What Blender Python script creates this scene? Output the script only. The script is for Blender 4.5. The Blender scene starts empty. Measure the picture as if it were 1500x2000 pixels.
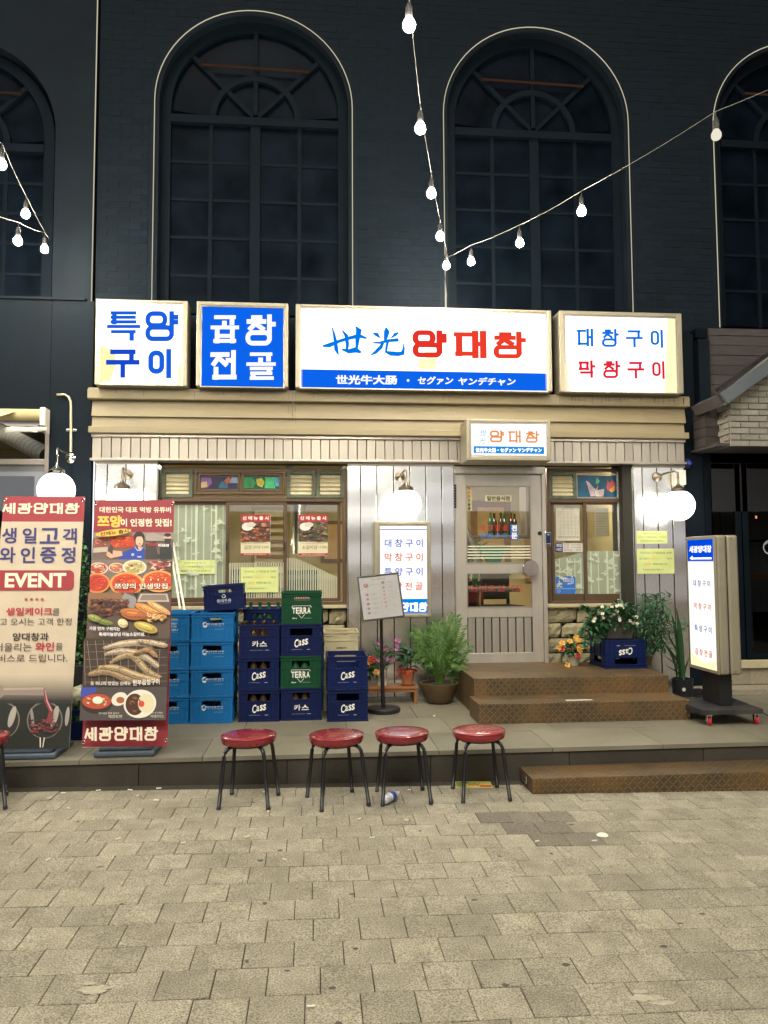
import bpy, math, random
from mathutils import Vector, Matrix
random.seed(11)
SC = bpy.context.scene
COL = SC.collection
rnd = random.random
uni = random.uniform

# ------------------------------------------------------------------ camera, world, light, exposure
EYE = 1.5
FPX = 1503.0
CX = Vector((16540, 20, FPX)).normalized()
CU = Vector((-110, -23070, FPX)); CU = (CU - CX * CU.dot(CX)).normalized()
CY = CX.cross(-CU)
if CY.z < 0: CY = -CY
def _row(c): return Vector((CX.dot(c), CY.dot(c), CU.dot(c)))
cam_d = bpy.data.cameras.new('camera')
cam = bpy.data.objects.new('camera', cam_d); COL.objects.link(cam)
r_, d_, f_ = _row(Vector((1, 0, 0))), _row(Vector((0, 1, 0))), _row(Vector((0, 0, 1)))
cam.matrix_world = Matrix(((r_.x, -d_.x, -f_.x, 0), (r_.y, -d_.y, -f_.y, 0), (r_.z, -d_.z, -f_.z, EYE), (0, 0, 0, 1)))
cam_d.sensor_fit = 'VERTICAL'; cam_d.sensor_height = 36; cam_d.lens = FPX / 2000 * 36
cam_d.clip_start = 0.05; cam_d.clip_end = 500
SC.camera = cam

W = bpy.data.worlds.new('World'); SC.world = W; W.use_nodes = True
wn = W.node_tree.nodes; wl = W.node_tree.links
sky = wn.new('ShaderNodeTexSky'); sky.sky_type = 'NISHITA'; sky.sun_disc = False
sky.sun_elevation = math.radians(-4); sky.sun_rotation = math.radians(190)
wn['Background'].inputs['Strength'].default_value = 0.15
wl.new(sky.outputs[0], wn['Background'].inputs['Color'])
# night: one dim, very soft lamp for the glow of the street behind the camera
sd = bpy.data.lights.new('sun', 'SUN'); sd.energy = 2.15; sd.angle = math.radians(30); sd.color = (1, .965, .90)
so = bpy.data.objects.new('sun', sd); COL.objects.link(so); so.rotation_euler = (math.radians(38), 0, math.radians(-8))
SC.view_settings.view_transform = 'Standard'; SC.view_settings.look = 'None'
SC.view_settings.gamma = 1; SC.view_settings.exposure = 0.0
SC.cycles.sample_clamp_indirect = 4
SC.cycles.max_bounces = 6

# ------------------------------------------------------------------ measuring helpers: a pixel of the photograph onto a plane of the place
def ray(px, py): return _row(Vector((px - 750, py - 1000, FPX)))
def onY(px, py, y):
    d = ray(px, py); t = y / d.y; return Vector((d.x * t, y, d.z * t + EYE))
def onZ(px, py, z):
    d = ray(px, py); t = (z - EYE) / d.z; return Vector((d.x * t, d.y * t, z))
def onG(px, py): 
    d = ray(px, py); t = -EYE / (d.z + .016 * d.x); return Vector((d.x * t, d.y * t, d.z * t + EYE))
def rect(x0, y0, x1, y1, Y):
    my, mx = (y0 + y1) / 2, (x0 + x1) / 2
    return onY(x0, my, Y).x, onY(mx, y1, Y).z, onY(x1, my, Y).x, onY(mx, y0, Y).z   # x0,z0,x1,z1
def gz(x): return -0.016 * x

# ------------------------------------------------------------------ materials
def hexc(h):
    h = h.lstrip('#'); o = []
    for i in (0, 2, 4):
        c = int(h[i:i + 2], 16) / 255; o.append(c / 12.92 if c <= .04045 else ((c + .055) / 1.055) ** 2.4)
    return tuple(o)
def col(c): return hexc(c) if isinstance(c, str) else c
def newmat(name):
    m = bpy.data.materials.new(name); m.use_nodes = True
    return m, m.node_tree.nodes, m.node_tree.links, m.node_tree.nodes['Principled BSDF']
def mat(name, c, rough=.5, metal=0, var=.15, vscale=4, bump=.0, bscale=60, objvar=0, stretch=None, spec=None, dirt=0, dirtc=(.05, .045, .035), rvar=.12, sub=None, coat=0, geo=False, speck=0):
    m, n, l, p = newmat(name); c = col(c)
    tc = n.new('ShaderNodeTexCoord'); vec = tc.outputs['Object']
    if geo: gg = n.new('ShaderNodeNewGeometry'); vec = gg.outputs['Position']
    if stretch:
        mp = n.new('ShaderNodeMapping'); mp.inputs['Scale'].default_value = stretch; l.new(vec, mp.inputs[0]); vec = mp.outputs[0]
    t = n.new('ShaderNodeTexNoise'); t.inputs['Scale'].default_value = vscale; t.inputs['Detail'].default_value = 6; l.new(vec, t.inputs['Vector'])
    mr = n.new('ShaderNodeMapRange'); mr.inputs['From Min'].default_value = .25; mr.inputs['From Max'].default_value = .75
    mr.inputs['To Min'].default_value = 1 - var; mr.inputs['To Max'].default_value = 1 + var; l.new(t.outputs[0], mr.inputs[0])
    fac = mr.outputs[0]
    if objvar:
        oi = n.new('ShaderNodeObjectInfo'); m2 = n.new('ShaderNodeMapRange'); m2.inputs['To Min'].default_value = 1 - objvar; m2.inputs['To Max'].default_value = 1 + objvar
        l.new(oi.outputs['Random'], m2.inputs[0]); mu = n.new('ShaderNodeMath'); mu.operation = 'MULTIPLY'; l.new(fac, mu.inputs[0]); l.new(m2.outputs[0], mu.inputs[1]); fac = mu.outputs[0]
    if speck:
        ts = n.new('ShaderNodeTexNoise'); ts.inputs['Scale'].default_value = 150; ts.inputs['Detail'].default_value = 3; l.new(vec, ts.inputs['Vector'])
        ms_ = n.new('ShaderNodeMapRange'); ms_.inputs['From Min'].default_value = .33; ms_.inputs['From Max'].default_value = .67; ms_.inputs['To Min'].default_value = 1 - speck; ms_.inputs['To Max'].default_value = 1 + speck
        l.new(ts.outputs[0], ms_.inputs[0]); mu2 = n.new('ShaderNodeMath'); mu2.operation = 'MULTIPLY'; l.new(fac, mu2.inputs[0]); l.new(ms_.outputs[0], mu2.inputs[1]); fac = mu2.outputs[0]
    vm = n.new('ShaderNodeVectorMath'); vm.operation = 'SCALE'; vm.inputs[0].default_value = c; l.new(fac, vm.inputs['Scale'])
    out = vm.outputs[0]
    if dirt:
        t3 = n.new('ShaderNodeTexNoise'); t3.inputs['Scale'].default_value = 1.7; t3.inputs['Detail'].default_value = 8; t3.inputs['Roughness'].default_value = .7
        l.new(vec if geo else tc.outputs['Object'], t3.inputs['Vector']); m4 = n.new('ShaderNodeMapRange'); m4.inputs['From Min'].default_value = .48; m4.inputs['From Max'].default_value = .75
        m4.inputs['To Max'].default_value = dirt; l.new(t3.outputs[0], m4.inputs[0]); mx = n.new('ShaderNodeMix'); mx.data_type = 'RGBA'
        l.new(m4.outputs[0], mx.inputs['Factor']); l.new(out, mx.inputs['A']); mx.inputs['B'].default_value = (*dirtc, 1); out = mx.outputs['Result']
    l.new(out, p.inputs['Base Color'])
    p.inputs['Metallic'].default_value = metal
    if spec is not None: p.inputs['Specular IOR Level'].default_value = spec
    if coat: p.inputs['Coat Weight'].default_value = coat
    m3 = n.new('ShaderNodeMapRange'); m3.inputs['To Min'].default_value = max(.02, rough - rvar); m3.inputs['To Max'].default_value = min(1, rough + rvar)
    l.new(t.outputs[0], m3.inputs[0]); l.new(m3.outputs[0], p.inputs['Roughness'])
    if bump:
        t2 = n.new('ShaderNodeTexNoise'); t2.inputs['Scale'].default_value = bscale; t2.inputs['Detail'].default_value = 5; l.new(vec, t2.inputs['Vector'])
        b = n.new('ShaderNodeBump'); b.inputs['Strength'].default_value = bump; b.inputs['Distance'].default_value = .01
        l.new(t2.outputs[0], b.inputs['Height']); l.new(b.outputs[0], p.inputs['Normal'])
    return m
def emat(name, c, s):
    m, n, l, p = newmat(name); e = n.new('ShaderNodeEmission'); e.inputs[0].default_value = (*col(c), 1); e.inputs[1].default_value = s
    l.new(e.outputs[0], n['Material Output'].inputs[0]); return m
def leafmat(name, c, c2, rough=.45):
    m, n, l, p = newmat(name)
    g = n.new('ShaderNodeNewGeometry'); mx = n.new('ShaderNodeMix'); mx.data_type = 'RGBA'
    l.new(g.outputs['Random Per Island'], mx.inputs['Factor']); mx.inputs['A'].default_value = (*col(c), 1); mx.inputs['B'].default_value = (*col(c2), 1)
    l.new(mx.outputs['Result'], p.inputs['Base Color']); p.inputs['Roughness'].default_value = rough
    tr = n.new('ShaderNodeBsdfTranslucent'); l.new(mx.outputs['Result'], tr.inputs[0]); ms = n.new('ShaderNodeMixShader'); ms.inputs[0].default_value = .2
    l.new(p.outputs[0], ms.inputs[1]); l.new(tr.outputs[0], ms.inputs[2]); l.new(ms.outputs[0], n['Material Output'].inputs[0]); return m
def glassmat(name, tint=(1, 1, 1), refl=.1, rough=.02):
    m, n, l, p = newmat(name); t = n.new('ShaderNodeBsdfTransparent'); t.inputs[0].default_value = (*tint, 1)
    g = n.new('ShaderNodeBsdfGlossy'); g.inputs['Roughness'].default_value = rough; lw = n.new('ShaderNodeLayerWeight'); lw.inputs[0].default_value = .25
    mr = n.new('ShaderNodeMapRange'); mr.inputs['To Min'].default_value = refl; mr.inputs['To Max'].default_value = 1; l.new(lw.outputs['Fresnel'], mr.inputs[0])
    ms = n.new('ShaderNodeMixShader'); l.new(mr.outputs[0], ms.inputs[0]); l.new(t.outputs[0], ms.inputs[1]); l.new(g.outputs[0], ms.inputs[2])
    l.new(ms.outputs[0], n['Material Output'].inputs[0]); return m
def inkmat(name, rough=.5, glow=False, alpha=None, noise=.06):
    m, n, l, p = newmat(name); a = n.new('ShaderNodeVertexColor'); a.layer_name = 'Col'
    t = n.new('ShaderNodeTexNoise'); t.inputs['Scale'].default_value = 9; t.inputs['Detail'].default_value = 5
    tc = n.new('ShaderNodeTexCoord'); l.new(tc.outputs['Object'], t.inputs['Vector'])
    mr = n.new('ShaderNodeMapRange'); mr.inputs['From Min'].default_value = .25; mr.inputs['From Max'].default_value = .75
    mr.inputs['To Min'].default_value = 1 - noise; mr.inputs['To Max'].default_value = 1 + noise; l.new(t.outputs[0], mr.inputs[0])
    vm = n.new('ShaderNodeVectorMath'); vm.operation = 'SCALE'; l.new(a.outputs[0], vm.inputs[0]); l.new(mr.outputs[0], vm.inputs['Scale'])
    if glow:
        e = n.new('ShaderNodeEmission'); l.new(vm.outputs[0], e.inputs[0]); l.new(e.outputs[0], n['Material Output'].inputs[0])
    else:
        l.new(vm.outputs[0], p.inputs['Base Color']); p.inputs['Roughness'].default_value = rough
        if alpha is not None:
            tr = n.new('ShaderNodeBsdfTransparent'); ms = n.new('ShaderNodeMixShader'); ms.inputs[0].default_value = alpha
            l.new(tr.outputs[0], ms.inputs[1]); l.new(p.outputs[0], ms.inputs[2]); l.new(ms.outputs[0], n['Material Output'].inputs[0])
    return m

def checkermat(name):
    m, n, l, p = newmat(name)
    tc = n.new('ShaderNodeTexCoord'); sx = n.new('ShaderNodeSeparateXYZ'); l.new(tc.outputs['Object'], sx.inputs[0])
    def M(op, a, b=None):
        q = n.new('ShaderNodeMath'); q.operation = op
        for i, v in enumerate((a, b)):
            if v is None: continue
            if isinstance(v, (int, float)): q.inputs[i].default_value = v
            else: l.new(v, q.inputs[i])
        return q.outputs[0]
    s = 1 / .031
    u = M('MULTIPLY', sx.outputs[0], s); v = M('MULTIPLY', M('ADD', sx.outputs[1], sx.outputs[2]), s)
    par = M('MULTIPLY', M('SUBTRACT', M('MODULO', M('ABSOLUTE', M('ADD', M('FLOOR', u), M('FLOOR', v))), 2), .5), 2)
    fu = M('SUBTRACT', M('FRACT', u), .5); fv = M('MULTIPLY', M('SUBTRACT', M('FRACT', v), .5), par)
    a = M('DIVIDE', M('ADD', fu, fv), 1.15); b = M('DIVIDE', M('SUBTRACT', fu, fv), .24)
    d = M('SQRT', M('ADD', M('MULTIPLY', a, a), M('MULTIPLY', b, b)))
    h = n.new('ShaderNodeMapRange'); h.inputs['From Min'].default_value = 1; h.inputs['From Max'].default_value = .5; l.new(d, h.inputs[0])
    bp = n.new('ShaderNodeBump'); bp.inputs['Strength'].default_value = 1; bp.inputs['Distance'].default_value = .012
    l.new(h.outputs[0], bp.inputs['Height']); l.new(bp.outputs[0], p.inputs['Normal'])
    t = n.new('ShaderNodeTexNoise'); t.inputs['Scale'].default_value = 2.2; t.inputs['Detail'].default_value = 9; t.inputs['Roughness'].default_value = .7; l.new(tc.outputs['Object'], t.inputs['Vector'])
    cr = n.new('ShaderNodeValToRGB'); e = cr.color_ramp.elements; e[0].position = .35; e[0].color = (.06, .046, .028, 1); e[1].position = .62; e[1].color = (.17, .095, .035, 1)
    l.new(t.outputs[0], cr.inputs[0]); mx = n.new('ShaderNodeMix'); mx.data_type = 'RGBA'; l.new(M('MULTIPLY', h.outputs[0], .45), mx.inputs['Factor'])
    l.new(cr.outputs[0], mx.inputs['A']); mx.inputs['B'].default_value = (.34, .27, .15, 1); l.new(mx.outputs['Result'], p.inputs['Base Color'])
    p.inputs['Metallic'].default_value = .35; p.inputs['Roughness'].default_value = .46
    return m

# ------------------------------------------------------------------ mesh building
OFF = {}
def off(o): return OFF.get(o, Vector((0, 0, 0)))
def tag(o, label=None, cat=None, group=None, kind=None):
    if label: o['label'] = label
    if cat: o['category'] = cat
    if group: o['group'] = group
    if kind: o['kind'] = kind
    return o
def thing(name, label, cat, loc=(0, 0, 0), group=None, rz=0):
    o = bpy.data.objects.new(name, None); COL.objects.link(o); o.location = loc; o.empty_display_size = .1
    OFF[o] = Vector(loc); o.rotation_euler = (0, 0, rz); return tag(o, label, cat, group)
def link(name, me, parent=None, loc=None):
    o = bpy.data.objects.new(name, me); COL.objects.link(o)
    if parent is not None: o.parent = parent; OFF[o] = off(parent) 
    if loc is not None:
        o.location = Vector(loc)
    return o
class MB:
    def __init__(s): s.v = []; s.f = []; s.m = []; s.M = None; s.c = None
    def add(s, vs, fs, mi=0):
        o = len(s.v)
        s.v += [s.M @ Vector(v) for v in vs] if s.M else [Vector(v) for v in vs]
        s.f += [tuple(i + o for i in f) for f in fs]; s.m += [mi] * len(fs); return s
    def box(s, x0, y0, z0, x1, y1, z1, mi=0):
        x0, x1 = min(x0, x1), max(x0, x1); y0, y1 = min(y0, y1), max(y0, y1); z0, z1 = min(z0, z1), max(z0, z1)
        return s.add([(x0, y0, z0), (x1, y0, z0), (x1, y1, z0), (x0, y1, z0), (x0, y0, z1), (x1, y0, z1), (x1, y1, z1), (x0, y1, z1)],
                     [(0, 3, 2, 1), (4, 5, 6, 7), (0, 1, 5, 4), (1, 2, 6, 5), (2, 3, 7, 6), (3, 0, 4, 7)], mi)
    def frame(s, x0, z0, x1, z1, w, y0, y1, mi=0, wb=None):   # rectangular frame in the XZ plane
        wb = w if wb is None else wb
        s.box(x0, y0, z0, x0 + w, y1, z1, mi); s.box(x1 - w, y0, z0, x1, y1, z1, mi)
        s.box(x0 + w, y0, z1 - w, x1 - w, y1, z1, mi); return s.box(x0 + w, y0, z0, x1 - w, y1, z0 + wb, mi)
    def tube(s, pts, r, n=8, mi=0, cap=True):
        pts = [Vector(p) for p in pts]; rs = r if isinstance(r, (list, tuple)) else [r] * len(pts)
        vs = []; fs = []; up = None
        for i, p in enumerate(pts):
            d = (pts[min(i + 1, len(pts) - 1)] - pts[max(i - 1, 0)]).normalized()
            if up is None: up = Vector((0, 0, 1)) if abs(d.z) < .9 else Vector((1, 0, 0))
            a = d.cross(up).normalized(); b = d.cross(a).normalized(); up = -b if False else up
            if abs(d.dot(up)) > .98: up = Vector((1, 0, 0)) if abs(d.x) < .9 else Vector((0, 1, 0)); a = d.cross(up).normalized(); b = d.cross(a)
            for k in range(n):
                t = 2 * math.pi * k / n; vs.append(p + (a * math.cos(t) + b * math.sin(t)) * rs[i])
        for i in range(len(pts) - 1):
            for k in range(n):
                fs.append((i * n + k, i * n + (k + 1) % n, (i + 1) * n + (k + 1) % n, (i + 1) * n + k))
        if cap: fs.append(tuple(range(n))); fs.append(tuple((len(pts) - 1) * n + k for k in reversed(range(n))))
        return s.add(vs, fs, mi)
    def lathe(s, prof, c=(0, 0, 0), n=24, mi=0, axis='z'):
        vs = []; fs = []; c = Vector(c)
        for (r, h) in prof:
            for k in range(n):
                t = 2 * math.pi * k / n; a, b = r * math.cos(t), r * math.sin(t)
                vs.append(c + (Vector((a, b, h)) if axis == 'z' else Vector((a, h, b)) if axis == 'y' else Vector((h, a, b))))
        for i in range(len(prof) - 1):
            for k in range(n):
                q = (i * n + k, i * n + (k + 1) % n, (i + 1) * n + (k + 1) % n, (i + 1) * n + k)
                fs.append(q)
        if prof[0][0] > 1e-5: fs.append(tuple(reversed(range(n))))
        if prof[-1][0] > 1e-5: fs.append(tuple((len(prof) - 1) * n + k for k in range(n)))
        return s.add(vs, fs, mi)
    def sphere(s, c, r, n=20, mi=0, sz=1):
        return s.lathe([(max(r * math.sin(math.pi * i / (n // 2)), 1e-6), -r * sz * math.cos(math.pi * i / (n // 2))) for i in range(n // 2 + 1)], c, n, mi)
    def prism(s, pts, y0, y1, mi=0):  # polygon in XZ extruded along Y
        n = len(pts); return s.add([(x, y0, z) for x, z in pts] + [(x, y1, z) for x, z in pts],
            [tuple(range(n)), tuple(n + i for i in reversed(range(n)))] + [(i, i + n, (i + 1) % n + n, (i + 1) % n) for i in range(n)], mi)
    def leaf(s, p, d, up, l, w, mi=0, fold=.25, droop=.15):
        d = Vector(d).normalized(); up = Vector(up); sd = d.cross(up)
        if sd.length < 1e-3: sd = Vector((1, 0, 0))
        sd.normalize(); nn = sd.cross(d); p = Vector(p)
        a = p + d * l * .35 + nn * l * .03; b = p + d * l * .7 - nn * l * droop * .4; e = p + d * l - nn * l * droop
        up1 = nn * w * fold
        vs = [p, a, b, e, a + sd * w * .5 + up1, b + sd * w * .38 + up1, a - sd * w * .5 + up1, b - sd * w * .38 + up1]
        return s.add(vs, [(0, 4, 1), (1, 4, 5, 2), (2, 5, 3), (0, 1, 6), (1, 2, 7, 6), (2, 3, 7)], mi)
    def build(s, name, mats, parent=None, smooth=False, bevel=0, world=True, seg=2):
        o_ = off(parent) if (parent is not None and world) else Vector((0, 0, 0))
        me = bpy.data.meshes.new(name)
        me.from_pydata([tuple(v - o_) for v in s.v], [], s.f)
        if not isinstance(mats, (list, tuple)): mats = [mats]
        for m in mats: me.materials.append(m)
        if len(mats) > 1: me.polygons.foreach_set('material_index', s.m)
        if smooth: me.shade_smooth() if smooth is True else me.shade_auto_smooth() if hasattr(me, 'shade_auto_smooth') else me.shade_smooth()
        me.update()
        o = link(name, me, parent)
        if bevel:
            b = o.modifiers.new('bevel', 'BEVEL'); b.width = bevel; b.segments = seg; b.limit_method = 'ANGLE'; b.angle_limit = .7
        if smooth == 'auto':
            me.shade_smooth()
            try:
                me.set_sharp_from_angle(angle=.7)
            except Exception: pass
        return o
def box(name, m, parent, *a, bevel=.003, **k): return MB().box(*a).build(name, m, parent, bevel=bevel, **k)
def inst(src, parent, delta, name=None):
    o = src.copy(); COL.objects.link(o); o.parent = parent; o.location = src.location + Vector(delta); OFF[o] = off(parent)
    if name: o.name = name
    return o
def children(o): return [c for c in bpy.data.objects if c.parent == o]
def copy_tree(o, parent=None, kids=None):
    c = o.copy(); COL.objects.link(c)
    if parent: c.parent = parent
    for ch in o.children: copy_tree(ch, c)
    return c

# ------------------------------------------------------------------ flat print (lettering, posters, film) as thin layered shapes
_tc = {}
def text_geo(s, bold):
    k = (s, bold)
    if k not in _tc:
        c = bpy.data.curves.new('lettering', 'FONT'); c.body = s; c.offset = bold; c.resolution_u = 3
        o = bpy.data.objects.new('lettering', c); m = o.to_mesh()
        vs = [(v.co.x, v.co.y) for v in m.vertices]; fs = [tuple(p.vertices) for p in m.polygons]
        o.to_mesh_clear(); bpy.data.objects.remove(o); bpy.data.curves.remove(c); _tc[k] = (vs, fs)
    return _tc[k]
G = {}
def _g(ch, *st): G[ch] = st
# strokes: ('h',x0,x1,y) ('v',x,y0,y1) ('o',x0,y0,x1,y1 ring) ('l',x0,y0,x1,y1); unit cell, y up
_g('특', ('h', .12, .86, .96), ('v', .17, .60, .96), ('h', .12, .84, .80), ('h', .12, .86, .63), ('h', 0, 1, .46), ('h', .14, .84, .27), ('v', .78, .0, .27))
_g('양', ('o', .0, .53, .62, 1), ('v', .86, .2, 1), ('h', .86, 1.02, .86), ('h', .86, 1.02, .66), ('o', .0, .0, .86, .45))
_g('구', ('h', .14, .86, .94), ('v', .80, .56, .94), ('h', 0, 1, .52), ('v', .5, .0, .52))
_g('이', ('o', .05, .18, .55, .94), ('v', .86, 0, 1))
_g('곱', ('h', .14, .86, .95), ('v', .80, .72, .95), ('v', .48, .57, .74), ('h', 0, 1, .56), ('v', .18, .03, .42), ('v', .82, .03, .42), ('h', .18, .82, .24), ('h', .12, .88, .05))
_g('창', ('h', .22, .48, .97), ('h', .04, .64, .82), ('l', .36, .80, .04, .50), ('l', .36, .70, .66, .50), ('v', .86, .2, 1), ('h', .86, 1.02, .72), ('o', .0, .0, .86, .40))
_g('전', ('h', .03, .62, .92), ('l', .33, .9, .03, .5), ('l', .33, .75, .62, .5), ('v', .88, .24, 1), ('h', .66, .88, .7), ('v', .17, .05, .36), ('h', .12, .92, .06))
_g('골', ('h', .14, .86, .95), ('v', .80, .74, .95), ('v', .48, .60, .76), ('h', 0, 1, .58), ('h', .14, .88, .42), ('v', .82, .24, .42), ('h', .16, .86, .24), ('v', .18, .06, .24), ('h', .14, .92, .06))
_g('대', ('h', .0, .46, .93), ('v', .07, .08, .93), ('h', .04, .54, .10), ('v', .66, 0, 1), ('v', .95, 0, 1), ('h', .66, .95, .52))
_g('막', ('h', .05, .58, .93), ('v', .1, .5, .93), ('v', .56, .5, .93), ('h', .05, .58, .52), ('v', .84, .36, 1), ('h', .84, 1.02, .68), ('h', .14, .86, .27), ('v', .84, 0, .27))
_g('세', ('l', .24, .95, .0, .12), ('l', .24, .6, .46, .12), ('h', .44, .66, .56), ('v', .64, .04, .96), ('v', .93, 0, 1))
_g('광', ('h', .06, .6, .93), ('v', .55, .68, .93), ('v', .32, .52, .74), ('h', 0, .7, .5), ('v', .84, .3, 1), ('h', .84, 1.02, .68), ('o', .0, .0, .84, .38))
class Print:
    def __init__(s, tf=lambda x, y: (x, y)): s.v = []; s.f = []; s.c = []; s.n = 0; s.tf = tf
    def poly(s, pts, c, fs=None, same=False):
        if not same: s.n += 1
        o = len(s.v); s.v += [(*s.tf(*p), s.n) for p in pts]
        for f in (fs or [tuple(range(len(pts)))]): s.f.append(tuple(i + o for i in f)); s.c.append(col(c))
    def rect(s, x0, y0, x1, y1, c, same=False): s.poly([(x0, y0), (x1, y0), (x1, y1), (x0, y1)], c, same=same)
    def ell(s, cx, cy, rx, ry, c, n=20, rot=0, a0=0, a1=360, same=False):
        P = []
        for i in range(n):
            t = math.radians(a0 + (a1 - a0) * i / (n if a1 - a0 >= 360 else n - 1)); a, b = rx * math.cos(t), ry * math.sin(t)
            P.append((cx + a * math.cos(rot) - b * math.sin(rot), cy + a * math.sin(rot) + b * math.cos(rot)))
        s.poly(P, c, same=same)
    def ring(s, cx, cy, rx, ry, w, c, n=28):
        P = []; F = []
        for i in range(n):
            t = 2 * math.pi * i / n; P += [(cx + rx * math.cos(t), cy + ry * math.sin(t)), (cx + (rx - w) * math.cos(t), cy + (ry - w) * math.sin(t))]
        for i in range(n): j = (i + 1) % n; F.append((2 * i, 2 * j, 2 * j + 1, 2 * i + 1))
        s.poly(P, c, F)
    def rrect(s, x0, y0, x1, y1, r, c):
        P = []
        for (cx, cy, a) in ((x1 - r, y0 + r, -90), (x1 - r, y1 - r, 0), (x0 + r, y1 - r, 90), (x0 + r, y0 + r, 180)):
            for i in range(6): t = math.radians(a + 18 * i); P.append((cx + r * math.cos(t), cy + r * math.sin(t)))
        s.poly(P, c)
    def line(s, pts, w, c):   # w single or per point; tapered brush line
        ws = w if isinstance(w, (list, tuple)) else [w] * len(pts); P = []; F = []
        for i, p in enumerate(pts):
            a, b = pts[max(0, i - 1)], pts[min(len(pts) - 1, i + 1)]; dx, dy = b[0] - a[0], b[1] - a[1]; L = math.hypot(dx, dy) or 1
            P += [(p[0] - dy / L * ws[i] / 2, p[1] + dx / L * ws[i] / 2), (p[0] + dy / L * ws[i] / 2, p[1] - dx / L * ws[i] / 2)]
        for i in range(len(pts) - 1): F.append((2 * i, 2 * i + 1, 2 * i + 3, 2 * i + 2))
        s.poly(P, c, F)
    def text(s, t, cx, cy, h, c, bold=.02, w=None, shear=0, rot=0, up=False):
        vs, fs = text_geo(t, 0.0 if bold <= .012 else .004)
        if not vs: return
        x0 = min(v[0] for v in vs); x1 = max(v[0] for v in vs); y0 = min(v[1] for v in vs); y1 = max(v[1] for v in vs)
        k = h / (y1 - y0); kx = w / (x1 - x0) if w else k
        q = bold * .8
        for (ox, oy) in (((0, 0), (q, q), (-q, q), (q, -q), (-q, -q)) if bold > .012 else ((0, 0),)):
            P = []
            for v in vs:
                a = (v[0] + ox - (x0 + x1) / 2) * kx; b = (v[1] + oy - (y0 + y1) / 2) * k; a += b * shear
                P.append((cx + a * math.cos(rot) + b * math.sin(rot), cy + a * math.sin(rot) - b * math.cos(rot)))
            s.poly(P, c, fs)
    def glyph(s, ch, x0, y0, x1, y1, w, c, wv=None):
        wv = wv or w; X = lambda a: x0 + wv / 2 + a * (x1 - x0 - wv); Y = lambda b: y1 - w / 2 - b * (y1 - y0 - w)
        for st in G[ch]:
            k = st[0]
            if k == 'h': s.rect(X(st[1]) - wv / 2, Y(st[3]) - w / 2, X(st[2]) + wv / 2, Y(st[3]) + w / 2, c)
            elif k == 'v': s.rect(X(st[1]) - wv / 2, Y(st[3]) - w / 2, X(st[1]) + wv / 2, Y(st[2]) + w / 2, c)
            elif k == 'l':
                s.line([(X(st[1]), Y(st[2])), (X(st[3]), Y(st[4]))], (w + wv) / 2, c)
            else:
                a0, b0, a1, b1 = X(st[1]) - wv / 2, Y(st[4]) - w / 2, X(st[3]) + wv / 2, Y(st[2]) + w / 2
                r = min(a1 - a0, b1 - b0) * .46; P = []; F = []; N = 0
                for (cx, cy, a) in ((a1 - r, b0 + r, -90), (a1 - r, b1 - r, 0), (a0 + r, b1 - r, 90), (a0 + r, b0 + r, 180)):
                    for i in range(6):
                        t = math.radians(a + 18 * i); ro = r; ri = max(r - w, .05)
                        P.append((cx + ro * math.cos(t), cy + ro * math.sin(t)))
                        P.append((cx + max(r - wv, .02) * math.cos(t), cy + ri * math.sin(t))); N += 1
                for i in range(N): j = (i + 1) % N; F.append((2 * i, 2 * j, 2 * j + 1, 2 * i + 1))
                s.poly(P, c, F)
    def word(s, t, x0, y0, x1, y1, w, c, gap=.12, wv=None):
        n = len(t); cw = (x1 - x0) / (n + gap * (n - 1))
        for i, ch in enumerate(t): s.glyph(ch, x0 + i * cw * (1 + gap), y0, x0 + i * cw * (1 + gap) + cw, y1, w, c, wv)
    def build(s, name, m, parent, org, U, V, step=.00012, base=.0006, world=True):
        org, U, V = Vector(org), Vector(U), Vector(V); N = U.cross(V).normalized()
        o_ = off(parent) if world and parent is not None else Vector((0, 0, 0))
        vs = [tuple(org + U * a + V * b + N * (base + step * k) - o_) for a, b, k in s.v]
        me = bpy.data.meshes.new(name); me.from_pydata(vs, [], s.f); me.materials.append(m)
        ca = me.color_attributes.new('Col', 'FLOAT_COLOR', 'CORNER')
        buf = []
        for f, c in zip(s.f, s.c): buf += [c[0], c[1], c[2], 1.0] * len(f)
        ca.data.foreach_set('color', buf); me.update()
        return link(name, me, parent)
def quadtf(TL, TR, BR, BL, Wd, Hd):   # photo quad -> flat rectangle Wd x Hd, v up
    def tf(px, py):
        u = (px - TL[0]) / (TR[0] - TL[0])
        for _ in range(3):
            yt = TL[1] + (TR[1] - TL[1]) * u; yb = BL[1] + (BR[1] - BL[1]) * u; v = (py - yt) / (yb - yt)
            xl = TL[0] + (BL[0] - TL[0]) * v; xr = TR[0] + (BR[0] - TR[0]) * v; u = (px - xl) / (xr - xl)
        return u * Wd, (1 - v) * Hd
    return tf
XA, ZA, YA = Vector((1, 0, 0)), Vector((0, 0, 1)), Vector((0, 1, 0))

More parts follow.
